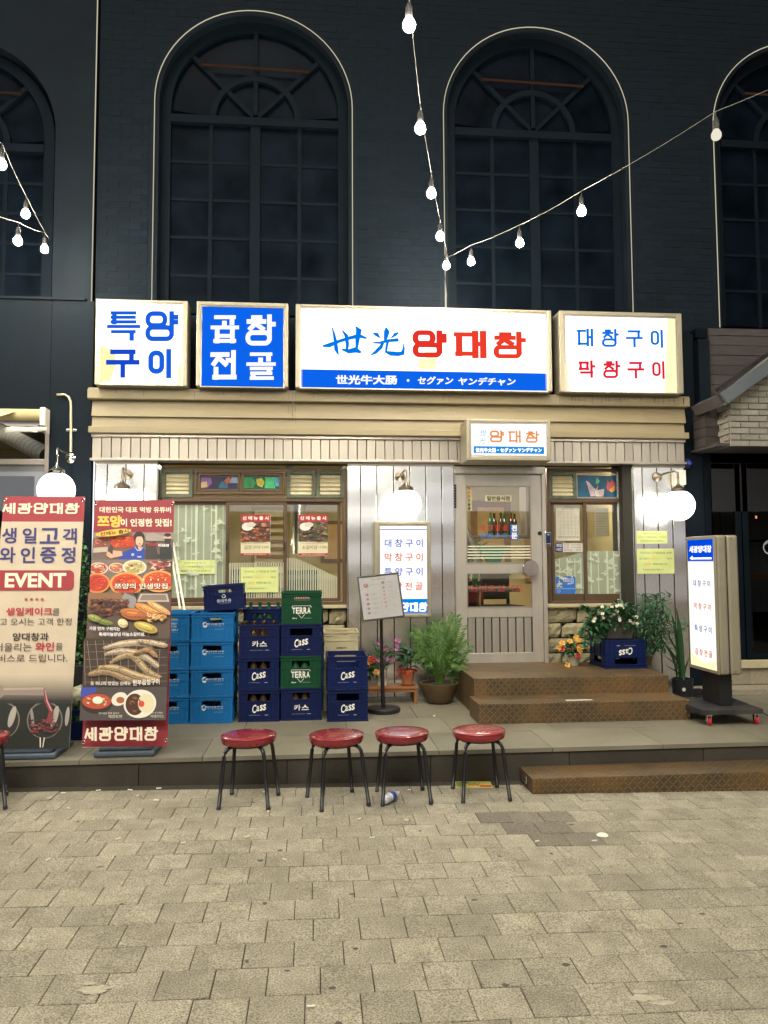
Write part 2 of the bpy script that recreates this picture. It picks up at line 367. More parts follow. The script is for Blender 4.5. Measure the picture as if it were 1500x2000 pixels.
# ------------------------------------------------------------------ materials of the place
M_paver = mat('paver concrete', '#958f7c', .88, var=.2, vscale=9, bump=.7, bscale=240, objvar=.13, dirt=.6, dirtc=(.12, .105, .065), geo=True, speck=.5)
M_paverdark = mat('dark paver concrete', '#736c5f', .88, var=.18, vscale=9, bump=.6, bscale=240, objvar=.08, geo=True, speck=.45)
M_joint = mat('joint sand', '#352f22', .95, var=.5, vscale=12, bump=.6, bscale=150)
M_slab = mat('granite slab', '#716c5c', .5, var=.16, vscale=3, bump=.08, bscale=200, objvar=.09, dirt=.6, dirtc=(.09, .08, .05), geo=True, speck=.15)
M_riser = mat('stained concrete', '#37332a', .85, var=.3, vscale=5, bump=.35, bscale=40, dirt=.6, dirtc=(.035, .032, .018), objvar=.1)
M_black = mat('black painted wall', (.0048, .0088, .0135), .75, var=.25, vscale=2.5, bump=.2, bscale=25, spec=.12)
M_brickb = mat('black painted brick', (.0048, .0088, .0135), .75, var=.25, vscale=7, bump=.15, bscale=30, objvar=.18, spec=.1)
M_bframe = mat('black window frame', (.0036, .0068, .0105), .65, var=.2, spec=.06)
M_bglass = mat('dark window glass', (.002, .0042, .0075), .35, var=.6, vscale=3, spec=.05)
M_neon = emat('outline tube', (.93, .86, .62), .62)
M_reflstrip = emat('dim reflection strip', (.5, .24, .12), .08)
M_beige = mat('beige siding board', '#8a7e60', .5, var=.12, vscale=3, bump=.12, bscale=12, stretch=(.4, 2, 3), dirt=.5, dirtc=(.18, .15, .09))
M_slat = mat('brushed aluminium slat', '#a19b90', .34, .55, var=.1, vscale=4, stretch=(9, 9, .6), bump=.06, bscale=30, objvar=.1, rvar=.03)
M_alu = mat('brushed aluminium', '#aaa296', .3, .7, var=.08, vscale=5, stretch=(.6, 4, 9), bump=.04, rvar=.03)
M_steel = mat('brushed steel panel', (.84, .84, .80), .25, 1, var=.03, vscale=1.5, stretch=(1, 1, 30), rvar=.03)
# long soft waves in the thin steel sheet
def wavy(m, amount=.3, sc=(.6, .6, 2.6)):
    n = m.node_tree.nodes; l = m.node_tree.links; p = n['Principled BSDF']; tc = n.new('ShaderNodeTexCoord'); mp = n.new('ShaderNodeMapping'); mp.inputs['Scale'].default_value = sc
    l.new(tc.outputs['Object'], mp.inputs[0]); t = n.new('ShaderNodeTexNoise'); t.inputs['Scale'].default_value = 1.1; t.inputs['Detail'].default_value = 0; l.new(mp.outputs[0], t.inputs['Vector'])
    b = n.new('ShaderNodeBump'); b.inputs['Strength'].default_value = amount; b.inputs['Distance'].default_value = .06; l.new(t.outputs[0], b.inputs['Height'])
    old = p.inputs['Normal'].links
    if old: l.new(old[0].from_socket, b.inputs['Normal'])
    l.new(b.outputs[0], p.inputs['Normal'])
wavy(M_steel)
M_brown = mat('brown anodised frame', '#5d4a38', .35, .35, var=.1, vscale=5, spec=.5)
M_browng = mat('grey brown aluminium', '#b6b0a4', .3, .5, var=.06, vscale=5, stretch=(4, 4, 1), rvar=.03)
M_louver = mat('cream louvre blade', '#c9bf9c', .5, var=.12, vscale=9, dirt=.4)
M_lframe = mat('weathered green grey frame', '#59604f', .6, .2, var=.35, vscale=18, bump=.2)
M_stone = mat('rough split stone', '#8f8767', .85, var=.28, vscale=22, bump=.9, bscale=28, objvar=.12, dirt=.3)
M_mortar = mat('dark mortar', '#2a2820', .9, var=.2)
M_ledge = mat('stone ledge', '#b3a884', .7, var=.12, vscale=10, bump=.15)
M_glass = glassmat('window glass', (.97, .98, .95), .04)
M_glassd = glassmat('dark door glass', (.5, .55, .58), .01)
M_ink = inkmat('printed ink', .45)
M_inkm = inkmat('matt print', .8, noise=.1)
M_glow = inkmat('lit print', glow=True, noise=.03)
M_film = inkmat('frosted film', .6, alpha=.78, noise=.08)
M_signframe = mat('aluminium sign frame', '#9b9480', .42, .45, var=.08, vscale=3, bump=.02, dirt=.3)
M_white = mat('white plastic', '#d8d3c4', .5, var=.05)
M_blackm = mat('black metal', (.018, .018, .02), .35, var=.1, metal=.3)
M_blackr = mat('black rubber', (.02, .02, .02), .7)
M_chrome = mat('polished metal', (.75, .72, .66), .16, 1, var=.05)
M_brass = mat('aged bronze', (.24, .20, .145), .38, 1, var=.2, vscale=30)
M_red = mat('red vinyl', (.21, .012, .019), .24, var=.1, vscale=6, bump=.07, bscale=7, objvar=.15, coat=.5, dirt=.35, dirtc=(.10, .02, .02), geo=True)
M_wood = mat('varnished wood', '#8a5a30', .5, var=.25, vscale=4, stretch=(1, 12, 12), bump=.1)
M_plank = mat('weathered plank', (.042, .034, .033), .7, var=.35, vscale=6, stretch=(1, 8, 8), bump=.4, bscale=14, objvar=.2)
M_wbrick = mat('whitewashed brick', '#7c786e', .8, var=.22, vscale=12, bump=.4, bscale=40, objvar=.14, dirt=.35, dirtc=(.16, .13, .10))
M_wmortar = mat('pale mortar', '#7a7668', .9, var=.1)
M_beam = mat('grey steel beam', (.085, .10, .11), .5, var=.1, metal=.2)
M_granite = mat('granite plinth', '#8d8470', .6, var=.3, vscale=60, bump=.1, objvar=.06)
M_leaf = leafmat('leaf', (.035, .11, .022), (.07, .20, .045))
M_leafd = leafmat('dark leaf', (.02, .075, .025), (.04, .13, .05))
M_leafb = leafmat('bluish leaf', (.035, .12, .055), (.08, .22, .10))
M_fern = leafmat('fern leaflet', (.03, .10, .015), (.15, .28, .05), .5)
M_snake = leafmat('sword leaf', (.025, .075, .03), (.05, .12, .05), .35)
M_stem = mat('plant stem', (.10, .12, .04), .6)
M_twig = mat('woody stem', (.09, .06, .03), .8)
M_petalw = leafmat('white petal', (.75, .72, .6), (.85, .8, .62))
M_petalp = leafmat('purple petal', (.45, .10, .35), (.65, .25, .55))
M_petalr = leafmat('red petal', (.5, .03, .03), (.6, .08, .05))
M_petalo = leafmat('orange petal', (.75, .28, .05), (.85, .6, .12))
M_soil = mat('soil', (.05, .04, .02), .95, bump=.6, bscale=60)
M_terra = mat('terracotta', '#a5643f', .75, var=.12, bump=.1)
M_brownpot = mat('brown glazed pot', (.085, .055, .025), .4, var=.3, vscale=5)
M_darkpot = mat('dark plastic pot', (.015, .017, .022), .4)
M_greypot = mat('grey plastic planter', (.07, .065, .055), .6, var=.12)

# ------------------------------------------------------------------ ground and paving
gr = MB().add([(-14.5, -8.2, gz(-14.5) - .0035), (14.5, -8.2, gz(14.5) - .0035), (14.5, 5.36, gz(14.5) - .0035), (-14.5, 5.36, gz(-14.5) - .0035)], [(0, 1, 2, 3)]).build('ground', M_joint)
tag(gr, kind='structure')
P = .19
pv = MB(); g = .0019
def paver_geo(mb, cx, cy, dz, tx, ty, rz=0):
    h = P / 2 - g; b = .0022; z0 = gz(cx) - .012; vs = []
    for (s, z) in ((1, 0), (1, .9), (0, 1)):
        e = h if s else h - b
        for (a, c) in ((-1, -1), (1, -1), (1, 1), (-1, 1)):
            X, Y_ = a * e, c * e; zz = -.02 if z == 0 else (.0108 if z == .9 else .0125) + dz + tx * a + ty * c
            x2 = X * math.cos(rz) - Y_ * math.sin(rz); y2 = X * math.sin(rz) + Y_ * math.cos(rz)
            vs.append((cx + x2, cy + y2, gz(cx + x2) - .012 + zz + .004))
    fs = []
    for k in (0, 1):
        for i in range(4): fs.append((k * 4 + i, k * 4 + (i + 1) % 4, k * 4 + 4 + (i + 1) % 4, k * 4 + 4 + i))
    fs.append((8, 9, 10, 11)); mb.add(vs, fs)
cells = []
row = 0; y = 5.16
DARK = {(0, 1.05), (0, 1.24), (0, 1.43), (1, 1.1), (1, 1.3), (2, 1.2), (2, 1.4), (3, 1.32)}
while y > -2.5:
    x = -8 + (row % 2) * P / 2 + uni(-.02, .02) + (row * .013)
    while x < 9:
        cells.append((x, y, row)); x += P
    y -= P; row += 1
def invis(x, y): return not (y > 2.35 and abs(x - .09 * y) < y * .53)
vis = [c for c in cells if not invis(c[0], c[1])]
vis.sort(key=lambda c: c[1]); near = vis[:300]; ns = set(near)
rest = MB()
protos = []
for k in range(14):
    mb = MB(); random.seed(k); cxk = 0
    paver_geo(mb, 0, 0, uni(-.0015, .0015), uni(-.0008, .0008), uni(-.0008, .0008), uni(-.006, .006))
    me = bpy.data.meshes.new('paver'); me.from_pydata([tuple(v) for v in mb.v], [], mb.f); me.materials.append(M_paver); protos.append(me)
dk = []
for me in protos[:3]:
    m2 = me.copy(); m2.materials.clear(); m2.materials.append(M_paverdark); dk.append(m2)
random.seed(5)
def isdark(x, y): return (4.15 < y < 4.75) and (1.0 + (4.75 - y) * .35 < x < 1.5 + (4.75 - y) * .1)
for (x, y, r) in cells:
    if (x, y, r) in ns:
        o = link('paver', random.choice(dk if isdark(x, y) else protos), gr); o.location = (x, y, gz(x))
    elif isdark(x, y): pass
    else: paver_geo(rest, x, y, uni(-.0015, .0015), uni(-.0008, .0008), uni(-.0008, .0008), uni(-.006, .006))
tag(rest.build('paver_field', M_paver, gr), kind='stuff')
dd = MB()
for (x, y, r) in cells:
    if isdark(x, y) and (x, y, r) not in ns: paver_geo(dd, x, y, 0, 0, 0)
if dd.v: tag(dd.build('dark_pavers', M_paverdark, gr), kind='stuff')
# rough concrete strip between the last row and the platform
cs = MB(); n = 40
for i in range(n):
    x0, x1 = -6 + i * .3, -6 + (i + 1) * .3 - .004
    cs.add([(x0, 5.262, gz(x0) + .002 + uni(-.002, .002)), (x1, 5.262, gz(x1) + .002), (x1, 5.345, gz(x1) + .006), (x0, 5.345, gz(x0) + .006),
            (x0, 5.262, gz(x0) - .02), (x1, 5.262, gz(x1) - .02)], [(0, 1, 2, 3), (4, 5, 1, 0)])
cs.build('edge_strip', M_riser, gr)
# worn white patches of old cement on the pavers
def blob(mb, cx, cy, rx, ry, z, n=26, mi=0, jag=.35):
    vs = [(cx, cy, gz(cx) + z)] + [(cx + rx * (1 + uni(-jag, jag)) * math.cos(2 * math.pi * i / n), cy + ry * (1 + uni(-jag, jag)) * math.sin(2 * math.pi * i / n), 0) for i in range(n)]
    vs = [vs[0]] + [(a, b, gz(a) + z) for a, b, _ in vs[1:]]
    mb.add(vs, [(0, 1 + i, 1 + (i + 1) % n) for i in range(n)], mi)
st = MB(); 
for (px, py, r1, r2) in ((1265, 1952, .07, .022), (1300, 1962, .06, .012), (1250, 1940, .03, .012), (1345, 1948, .03, .004), (182, 1938, .055, .03), (175, 1925, .02, .01)):
    p = onG(px, py); blob(st, p.x, p.y, r1, r2, .0062 + len(st.v) * 1e-5)
st.build('cement_stain', mat('old cement splash', '#a29c88', .8, var=.2, vscale=50, bump=.4), gr)

# gum, grit and small dirt trodden into the paving
random.seed(90); gm = MB()
for k in range(46):
    y = uni(2.5, 5.2); x = uni(-.45, .62) * y; blob(gm, x, y, uni(.006, .017), uni(.006, .015), .0052 + k * 1e-5, 9, jag=.25)
gm.build('gum_spots', mat('old chewing gum', (.07, .065, .05), .8), gr); tag(bpy.data.objects['gum_spots'], kind='stuff')
gt = MB()
for k in range(420):
    y = 5.3 - 2.8 * rnd() ** 2.2; x = uni(-.45, .62) * y; s_ = uni(.0015, .004); gt.add([(x - s_, y, gz(x) + .005), (x + s_, y - s_, gz(x) + .0053), (x, y + s_, gz(x) + .0052), (x, y, gz(x) + .0085)], [(0, 1, 3), (1, 2, 3), (2, 0, 3)])
tag(gt.build('grit', mat('grit', (.10, .08, .05), .9, var=.6), gr), kind='stuff')

# platform in front of the shops
PF, PT, PE = .205, 7.45, 5.345
pl = MB().box(-12, PE + .02, -.2, 12, 9.5, PF - .006).build('pavement', M_mortar); tag(pl, kind='structure')
tile = MB().box(0, 0, -.03, .796, .556, 0); tile = tile.build('paving_slab', M_slab, pl, bevel=.0015)
first = True
for j in range(4):
    for i in range(-8, 8):
        x0 = i * .8 + (.26 if j % 2 else .06); y0 = PE - .012 + j * .56
        if j == 0: x0 = i * .8 + .06
        o = tile if first else inst(tile, pl, (0, 0, 0))
        o.location = (x0, y0, PF); first = False
x = -9
while x < 9:
    w = .98; MB().box(x + .002, PE + .0, gz(x) - .06, x + w - .002, PE + .04, PF - .031).build('riser_stone', M_riser, pl, bevel=.003); x += w

# ------------------------------------------------------------------ the restaurant front
F = 7.45                                             # plane of the steel panels
shop = thing('restaurant_building', 'restaurant front with beige board fascia, steel panel piers and a grey glazed door', 'building', (.85, F, PF))
# window and door openings (world x)
xL, xR = onY(184, 1000, F).x, onY(1339, 1000, F).x
a0 = onY(307, 950, F).x; a1 = onY(679, 950, F).x
b0 = onY(887, 950, F).x; b1 = onY(1066, 950, F).x; b2 = onY(1214, 950, F).x; b3 = onY(1237, 950, F).x
zt = onY(700, 909, F).z                              # top of the panels
zbeam0, zbeam1 = onY(178, 904, 7.39).z, onY(178, 894.5, 7.39).z
# core wall behind the cladding
core = MB()
for (x0, x1) in ((xL + .01, a0), (a1, b0), (b2 + .015, xR - .01)): core.box(x0, F + .012, PF + .002, x1, F + .30, zt + .03)
core.box(a0, F + .16, PF + .002, a1, F + .30, onY(500, 1187, 7.6).z - .02)
core.box(b1, F + .16, PF + .002, b2 + .015, F + .30, onY(1140, 1187, 7.6).z - .02)
core.box(xL + .01, F + .05, zt + .03, xR - .01, F + .30, onY(178, 779, 7.4).z)
core.build('wall', M_mortar, shop)
MB().box(xR - .01, F + .012, PF, xR + .0, F + .5, 3.3).build('side_wall', M_black, shop)
# steel panels
def panels(x0, x1, js, z0, z1, Y=F):
    e = [x0] + js + [x1]
    for a, b in zip(e[:-1], e[1:]):
        t = uni(-.0012, .0012)
        mb = MB(); g_ = .0035
        mb.box(a + g_, Y + uni(0, .0015), z0, b - g_, Y + .011, z1); o = mb.build('steel_panel', M_steel, shop, bevel=.004, seg=3)
jx = lambda L, py=950: [onY(q, py, F).x for q in L]
panels(xL, a0, jx([209, 245, 281]), PF, zt)
panels(a1, b0, jx([704, 736, 768.6, 800, 831.6, 862.5]), PF, zt)
panels(b3, xR, jx([1255, 1283.5, 1312]), PF, zt)
# splayed return of the right pier
MB().add([(b2 - .0, F + .13, PF), (b3 - .003, F + .004, PF), (b3 - .003, F + .004, zt), (b2 - .0, F + .13, zt)], [(0, 1, 2, 3)]).build('steel_return', M_steel, shop)
for (x, w) in ((a0, 1), (a1, -1), (b0, 1)):
    MB().box(x - .004 if w < 0 else x, F + .004, PF, x if w < 0 else x + .004, F + .15, zt).build('steel_return', M_steel, shop)
for (x0, x1) in ((xL, a0), (a1, b0), (b3, xR)):
    MB().box(x0 - .004, F - .008, zt - .004, x1 + .004, F + .02, zt + .022).build('cap_trim', M_alu, shop, bevel=.002)
# fascia: beam, slats, boards
fx0, fx1 = onY(176, 900, 7.39).x, onY(1340, 908, 7.39).x
box('beam', M_alu, shop, fx0, 7.37, zt + .024, fx1, F + .1, zbeam1)
zs1 = onY(178, 854, 7.42).z; sx0, sx1 = onY(180, 870, 7.42).x, onY(1336, 880, 7.42).x
sl = None; ns_ = 65; w = (sx1 - sx0) / ns_
for i in range(ns_):
    if sl is None: sl = MB().box(sx0 + .003, 7.41, zbeam1 + .001, sx0 + w - .003, F + .045, zs1).build('slat', M_slat, shop, bevel=.004)
    else: inst(sl, shop, (w * i, uni(-.001, .001), 0))
box('slat_backing', M_mortar, shop, sx0, 7.432, zbeam1, sx1, F + .05, zs1)
zc = [onY(178, v, 7.38).z for v in (846, 833.5, 813.5, 781, 762)]
box('slat_rail', M_alu, shop, sx0, 7.385, zs1, sx1 + .002, F + .05, zc[0] - .002)
def board(x0, x1, z0, z1, ya, yb): # ya top edge, yb bottom edge (leans out)
    return MB().add([(x0, yb, z0), (x1, yb, z0), (x1, ya, z1), (x0, ya, z1), (x0, F + .05, z0), (x1, F + .05, z0), (x1, F + .05, z1), (x0, F + .05, z1)],
                    [(0, 1, 2, 3), (4, 7, 6, 5), (0, 3, 7, 4), (1, 5, 6, 2), (3, 2, 6, 7), (0, 4, 5, 1)])
bx0, bx1 = onY(179, 820, 7.37).x, onY(1337, 830, 7.37).x
board(bx0 - .022, bx1 + .03, zc[0], zc[1], 7.335, 7.335).build('moulding', M_beige, shop, bevel=.006)
board(bx0, bx1, zc[1] + .001, zc[2], 7.385, 7.372).build('siding_board', M_beige, shop, bevel=.003)
board(bx0, bx1 + .01, zc[2] + .001, zc[3], 7.382, 7.355).build('siding_board', M_beige, shop, bevel=.003)
board(bx0 - .028, bx1 + .035, zc[3] + .001, zc[4], 7.31, 7.31).build('capping_board', M_beige, shop, bevel=.006)
MB().box(bx0 - .02, 7.315, zc[4] + .001, bx1 + .03, F + .17, zc[4] + .012).build('capping_shelf', M_beige, shop)
ds = MB()
for (px, w_, l) in ((571, .010, .26), (563, .006, .2), (577, .005, .3), (380, .012, .09), (1090, .01, .1), (1083, .006, .08)):
    x = onY(px, 790, 7.35).x; z1 = zc[4] - .006
    while l > 0:
        s_ = min(.06, l); zz = z1 - s_; yy = 7.308 if z1 > zc[3] + .02 else 7.35
        ds.add([(x, yy, zz), (x + w_, yy, zz), (x + w_ + uni(-.002, .002), yy, z1 - .002), (x, yy, z1 - .002)], [(0, 1, 2, 3)]); z1 = zz; l -= s_; w_ *= .85
random.seed(77)
for k in range(60):
    px = uni(1095, 1338) if k % 3 else uni(200, 1080); x = onY(px, 772, 7.31).x; w_ = uni(.003, .011); l = uni(.03, .085)
    ds.add([(x, 7.3085, zc[4] - .004 - l), (x + w_, 7.3085, zc[4] - .004 - l * uni(.8, 1)), (x + w_, 7.3085, zc[4] - .004), (x, 7.3085, zc[4] - .004)], [(0, 1, 2, 3)]) if l < zc[4] - zc[3] - .012 else None
ds.build('drip_stain', mat('rain streak', (.17, .15, .105), .8, var=.3, vscale=40), shop)

bs = thing('wall_sensor', 'small dark blue fitting at the right end of the steel beam', 'fitting', (xR + .05, F, onY(1341, 905, F).z))
q = onY(1343, 905, F); MB().lathe([(.001, -.05), (.02, -.048), (.028, -.035), (.03, 0)], (q.x, F, q.z), 18, axis='y').build('lens', mat('dark blue lens', (.03, .05, .25), .2), bs, smooth='auto')
MB().box(q.x - .03, F + .001, q.z - .05, q.x + .03, F + .04, q.z + .05).build('mount', M_blackm, bs, bevel=.005)
# louvre vents, windows
def louver(px0, py0, px1, py1, Y, n):
    x0, z0, x1, z1 = rect(px0, py0, px1, py1, Y)
    v = MB().frame(x0, z0, x1, z1, .036, Y - .025, Y + .03).build('vent', M_lframe, shop, bevel=.004)
    h = (z1 - z0 - .072) / n
    for i in range(n):
        zz = z0 + .036 + h * i
        MB().add([(x0 + .037, Y - .012, zz), (x1 - .037, Y - .012, zz), (x1 - .037, Y + .012, zz + h - .002), (x0 + .037, Y + .012, zz + h - .002), (x0 + .037, Y - .009, zz - .004), (x1 - .037, Y - .009, zz - .004)],
                 [(0, 1, 2, 3), (4, 5, 1, 0)]).build('louvre', M_louver, v)
    rv = MB()
    for i in range(4):
        for (xx) in (x0 + .018, x1 - .018): rv.sphere((xx, Y - .026, z0 + .03 + (z1 - z0 - .06) * i / 3), .0035, 6)
    rv.build('rivet', M_blackm, v)
WY = 7.58
louver(316, 917, 377, 972, WY, 5); louver(560, 919, 616, 973, WY, 5); louver(618, 919, 672, 973, WY, 5); louver(1071, 921.6, 1125, 975, WY, 5)

def stained(px0, py0, px1, py1, Y, parent, shapes, bg):
    x0, z0, x1, z1 = rect(px0, py0, px1, py1, Y)
    p = Print(lambda a, b: ((a - px0) / (px1 - px0) * (x1 - x0), (1 - (b - py0) / (py1 - py0)) * (z1 - z0)))
    p.rect(px0, py0, px1, py1, bg)
    for s in shapes:
        p.poly(s[1], s[0]); q = s[1] + [s[1][0]]
        p.line(q, .5, (.01, .01, .01))
    return p.build('stained_glass', M_film if False else M_sg, parent, (x0, Y, z0), XA, ZA)
M_sg = inkmat('stained glass', .15, glow=False, noise=.5)
Zs = onY(500, 1187, WY).z
# window 1
wx0, _, wx1, _ = rect(316, 1000, 676, 1100, WY)
zt1, zb1 = onY(490, 915, WY).z, onY(490, 1183, WY).z
w1 = MB().frame(wx0, zb1, wx1, zt1, .035, WY - .02, WY + .08)
zr0, zr1 = onY(490, 980, WY).z, onY(490, 971, WY).z
w1.box(wx0 + .035, WY - .015, zr0, wx1 - .035, WY + .08, zr1)
win1 = w1.build('window', M_brown, shop, bevel=.003)
t0, t1, t2, t3 = rect(380, 920, 557, 966, WY)
tf_ = MB().frame(t0, t1, t2, t3, .022, WY - .024, WY + .05).build('transom_frame', M_brown, win1, bevel=.003)
for (p0, p1, sh, bg) in ((388, 468, [('#7b4f8a', [(392, 954), (392, 933), (412, 933), (414, 944), (404, 954)]), ('#b79a6a', [(392, 954), (392, 942), (404, 940), (406, 951)]), ('#2b5f78', [(425, 954), (432, 940), (446, 938), (445, 954)]), ('#a8593a', [(436, 940), (446, 931), (452, 936), (444, 946)]), ('#7d8a9c', [(447, 944), (452, 932), (465, 932), (465, 944)])], '#2a2440'),
                          (472, 549, [('#2f8a4a', [(474, 954), (474, 932), (492, 932), (500, 943), (494, 954)]), ('#b8b22f', [(502, 948), (500, 936), (512, 933), (517, 943), (512, 952)]), ('#3fae6f', [(517, 954), (518, 932), (534, 932), (538, 954)]), ('#4a9fb0', [(538, 950), (534, 932), (546, 932), (546, 950)])], '#174a34')):
    q = rect(p0, 925, p1, 960, WY)
    f_ = MB().frame(q[0], q[1], q[2], q[3], .018, WY - .018, WY + .02).build('sash', M_brown, win1, bevel=.002)
    stained(p0 + 4, 930, p1 - 4, 955, WY, f_, sh, bg)
def sash(px0, px1, py0, py1, Y, parent, m=M_brown, wl=.03, wr=.03, wt=.03, wb=.075, name='sash'):
    x0, z0, x1, z1 = rect(px0, py0, px1, py1, Y)
    s = MB(); s.box(x0, Y - .014, z0, x0 + wl, Y + .014, z1); s.box(x1 - wr, Y - .014, z0, x1, Y + .014, z1)
    s.box(x0 + wl, Y - .014, z1 - wt, x1 - wr, Y + .014, z1); s.box(x0 + wl, Y - .014, z0, x1 - wr, Y + .014, z0 + wb)
    o = s.build(name, m, parent, bevel=.003)
    MB().box(x0 + wl, Y - .002, z0 + wb, x1 - wr, Y + .002, z1 - wt).build('pane', M_glass, o if parent is not win1 and parent is not win2 else parent)
    return o, (x0 + wl, z0 + wb, x1 - wr, z1 - wt)
win2 = None
s1, g1 = sash(326, 447, 980, 1182, WY + .045, win1); s2, g2 = sash(441, 560, 980, 1183, WY + .01, win1); s3, g3 = sash(553, 665, 980, 1183, WY + .045, win1)
for x in ((g1[2] + .015), (g3[0] - .015)):
    MB().box(x - .006, WY - .02, 1.62, x + .006, WY - .004, 1.70).build('latch', M_blackm, win1, bevel=.002)
# window 2
vx0, _, vx1, _ = rect(1069, 1000, 1219, 1100, WY)
zt2, zb2 = onY(1145, 915, WY).z, onY(1145, 1180, WY).z
zm0, zm1 = onY(1145, 982, WY).z, onY(1145, 974, WY).z
win2 = MB().frame(vx0, zb2, vx1, zt2, .032, WY - .02, WY + .08).box(vx0 + .032, WY - .018, zm0, vx1 - .032, WY + .08, zm1).build('window', M_brown, shop, bevel=.003)
q = rect(1124, 925, 1214, 974, WY); f_ = MB().frame(q[0], q[1], q[2], q[3], .014, WY - .018, WY + .02).build('transom_frame', M_alu, win2, bevel=.002)
stained(1128, 929, 1211, 971, WY, win2, [('#b9a7ad', [(1144, 938), (1151, 942), (1159, 952), (1166, 957), (1160, 962), (1163, 969), (1153, 970), (1149, 956)]), ('#4fae7a', [(1162, 944), (1166, 932), (1172, 940), (1168, 947)]),
    ('#c9b9b0', [(1160, 962), (1170, 944), (1166, 957), (1180, 955), (1178, 970), (1163, 970)]), ('#b3504f', [(1184, 950), (1186, 938), (1191, 942), (1196, 936), (1202, 944), (1202, 956), (1194, 961), (1185, 957)]), ('#d08a4a', [(1187, 957), (1196, 950), (1202, 948), (1201, 958), (1194, 962)])], '#12506a')
s4, g4 = sash(1077, 1147, 980, 1176, WY + .045, win2, wb=.085); s5, g5 = sash(1140, 1214, 980, 1176, WY + .01, win2, m=M_brown, wb=.085)
# ledges and split stone
for (x0, x1, px, py) in ((a0 + .01, a1 - .01, 490, 1183), (b1 + .01, b2 + .02, 1140, 1179)):
    zl = onY(px, py, F + .1).z
    box('window_ledge', M_ledge, shop, x0, F + .06, zl - .03, x1, F + .2, zl)
    z = zl - .048; r = 0
    while z > PF + .02:
        h = .137; x = x0 + .004; bw = .31
        if r % 2: ww = [.15]
        else: ww = []
        k = 0
        while x < x1 - .02:
            wd = min((ww[k] if k < len(ww) else bw), x1 - .004 - x)
            if wd > .03:
                mb = MB(); nx, nz = 6, 4; vs = []; fs = []
                for j in range(nz + 1):
                    for i in range(nx + 1):
                        e = (i in (0, nx)) or (j in (0, nz)); vs.append((x + wd * i / nx, F + .112 + (.014 if e else uni(-.014, .006)), z - h + h * j / nz))
                for j in range(nz):
                    for i in range(nx): a = j * (nx + 1) + i; fs.append((a, a + 1, a + nx + 2, a + nx + 1))
                mb.add(vs, fs); mb.box(x, F + .126, z - h, x + wd, F + .16, z)
                if z - h > PF - .05: mb.build('stone', M_stone, shop)
            x += wd + .014; k += 1
        z -= h + .012; r += 1

# door
DY = 7.49
d0, dz0, d1, dz1 = rect(887, 913, 1067, 1298, DY)
dz0 = .512
box('door_frame_head', M_browng, shop, b0 + .004, DY - .04, onY(975, 926, DY).z + .002, b1 - .004, DY + .05, zt + .0)
L0, _, L1, _ = rect(890, 1100, 1059, 1200, DY); zD1 = onY(975, 926.5, DY).z
fr = MB().box(b0 + .004, DY - .03, PF, L0 - .003, DY + .05, zD1 + .001).box(L1 + .003, DY - .035, PF, b1 + .0, DY + .05, zD1 + .001)
fr.build('door_frame', M_browng, shop, bevel=.003)
box('threshold', M_alu, shop, b0 + .01, DY - .03, PF, b1 - .01, DY + .04, .508)
door = MB()
def dr(px0, py0, px1, py1): return rect(px0, py0, px1, py1, DY - .02)
z_a, z_b, z_c, z_d, z_e, z_f, z_g = [onY(975, v, DY - .02).z for v in (927.5, 949, 1099.6, 1119, 1186, 1205.6, 1275)]
gx0, gx1 = onY(911, 1060, DY - .02).x, onY(1038, 1060, DY - .02).x
door.box(L0, DY - .02, dz0, gx0, DY + .02, z_a).box(gx1, DY - .02, dz0, L1, DY + .02, z_a)
for (u, v) in ((z_b, z_a), (z_d, z_c), (z_f, z_e), (dz0, z_g)): door.box(gx0, DY - .018, u, gx1, DY + .018, v)
do = door.build('door', M_browng, shop, bevel=.003); 
MB().box(gx0, DY - .003, z_c, gx1, DY + .003, z_b).build('pane', M_glass, do); MB().box(gx0, DY - .003, z_e, gx1, DY + .003, z_d).build('pane', M_glass, do)
MB().frame(gx0, z_c, gx1, z_b, .008, DY - .023, DY - .012).frame(gx0, z_e, gx1, z_d, .008, DY - .023, DY - .012).build('glazing_bead', M_alu, do)
sw = (gx1 - gx0 - .01) / 8; s0 = None
for i in range(8):
    if s0 is None: s0 = MB().box(gx0 + .009, DY - .012, z_g, gx0 + sw - .003, DY + .012, z_f).build('slat', M_slat, do, bevel=.003)
    else: inst(s0, do, (sw * i, 0, 0))
box('door_backing', M_blackm, do, gx0, DY + .004, z_g, gx1, DY + .016, z_f)
h_ = onY(1035, 1110, DY - .06)
MB().lathe([(0.001, -.034), (.074, -.034), (.078, -.030), (.078, .0), (.02, .004), (.02, .04)], h_, 40, axis='y').build('handle', M_chrome, do, smooth='auto')
k_ = onY(1054, 1041.5, DY - .02); MB().lathe([(0.001, -.012), (.018, -.012), (.02, -.006), (.02, .004)], k_, 20, axis='y').build('lock', M_blackm, do, smooth='auto')
hg = MB()
for i in range(9):
    p = onY(889.3, 948 + i * 5.2, DY - .045); hg.box(p.x - .011, p.y, p.z - .011, p.x + .011, p.y + .02, p.z + .009)
hg.build('hinge', M_blackm, do, bevel=.002)
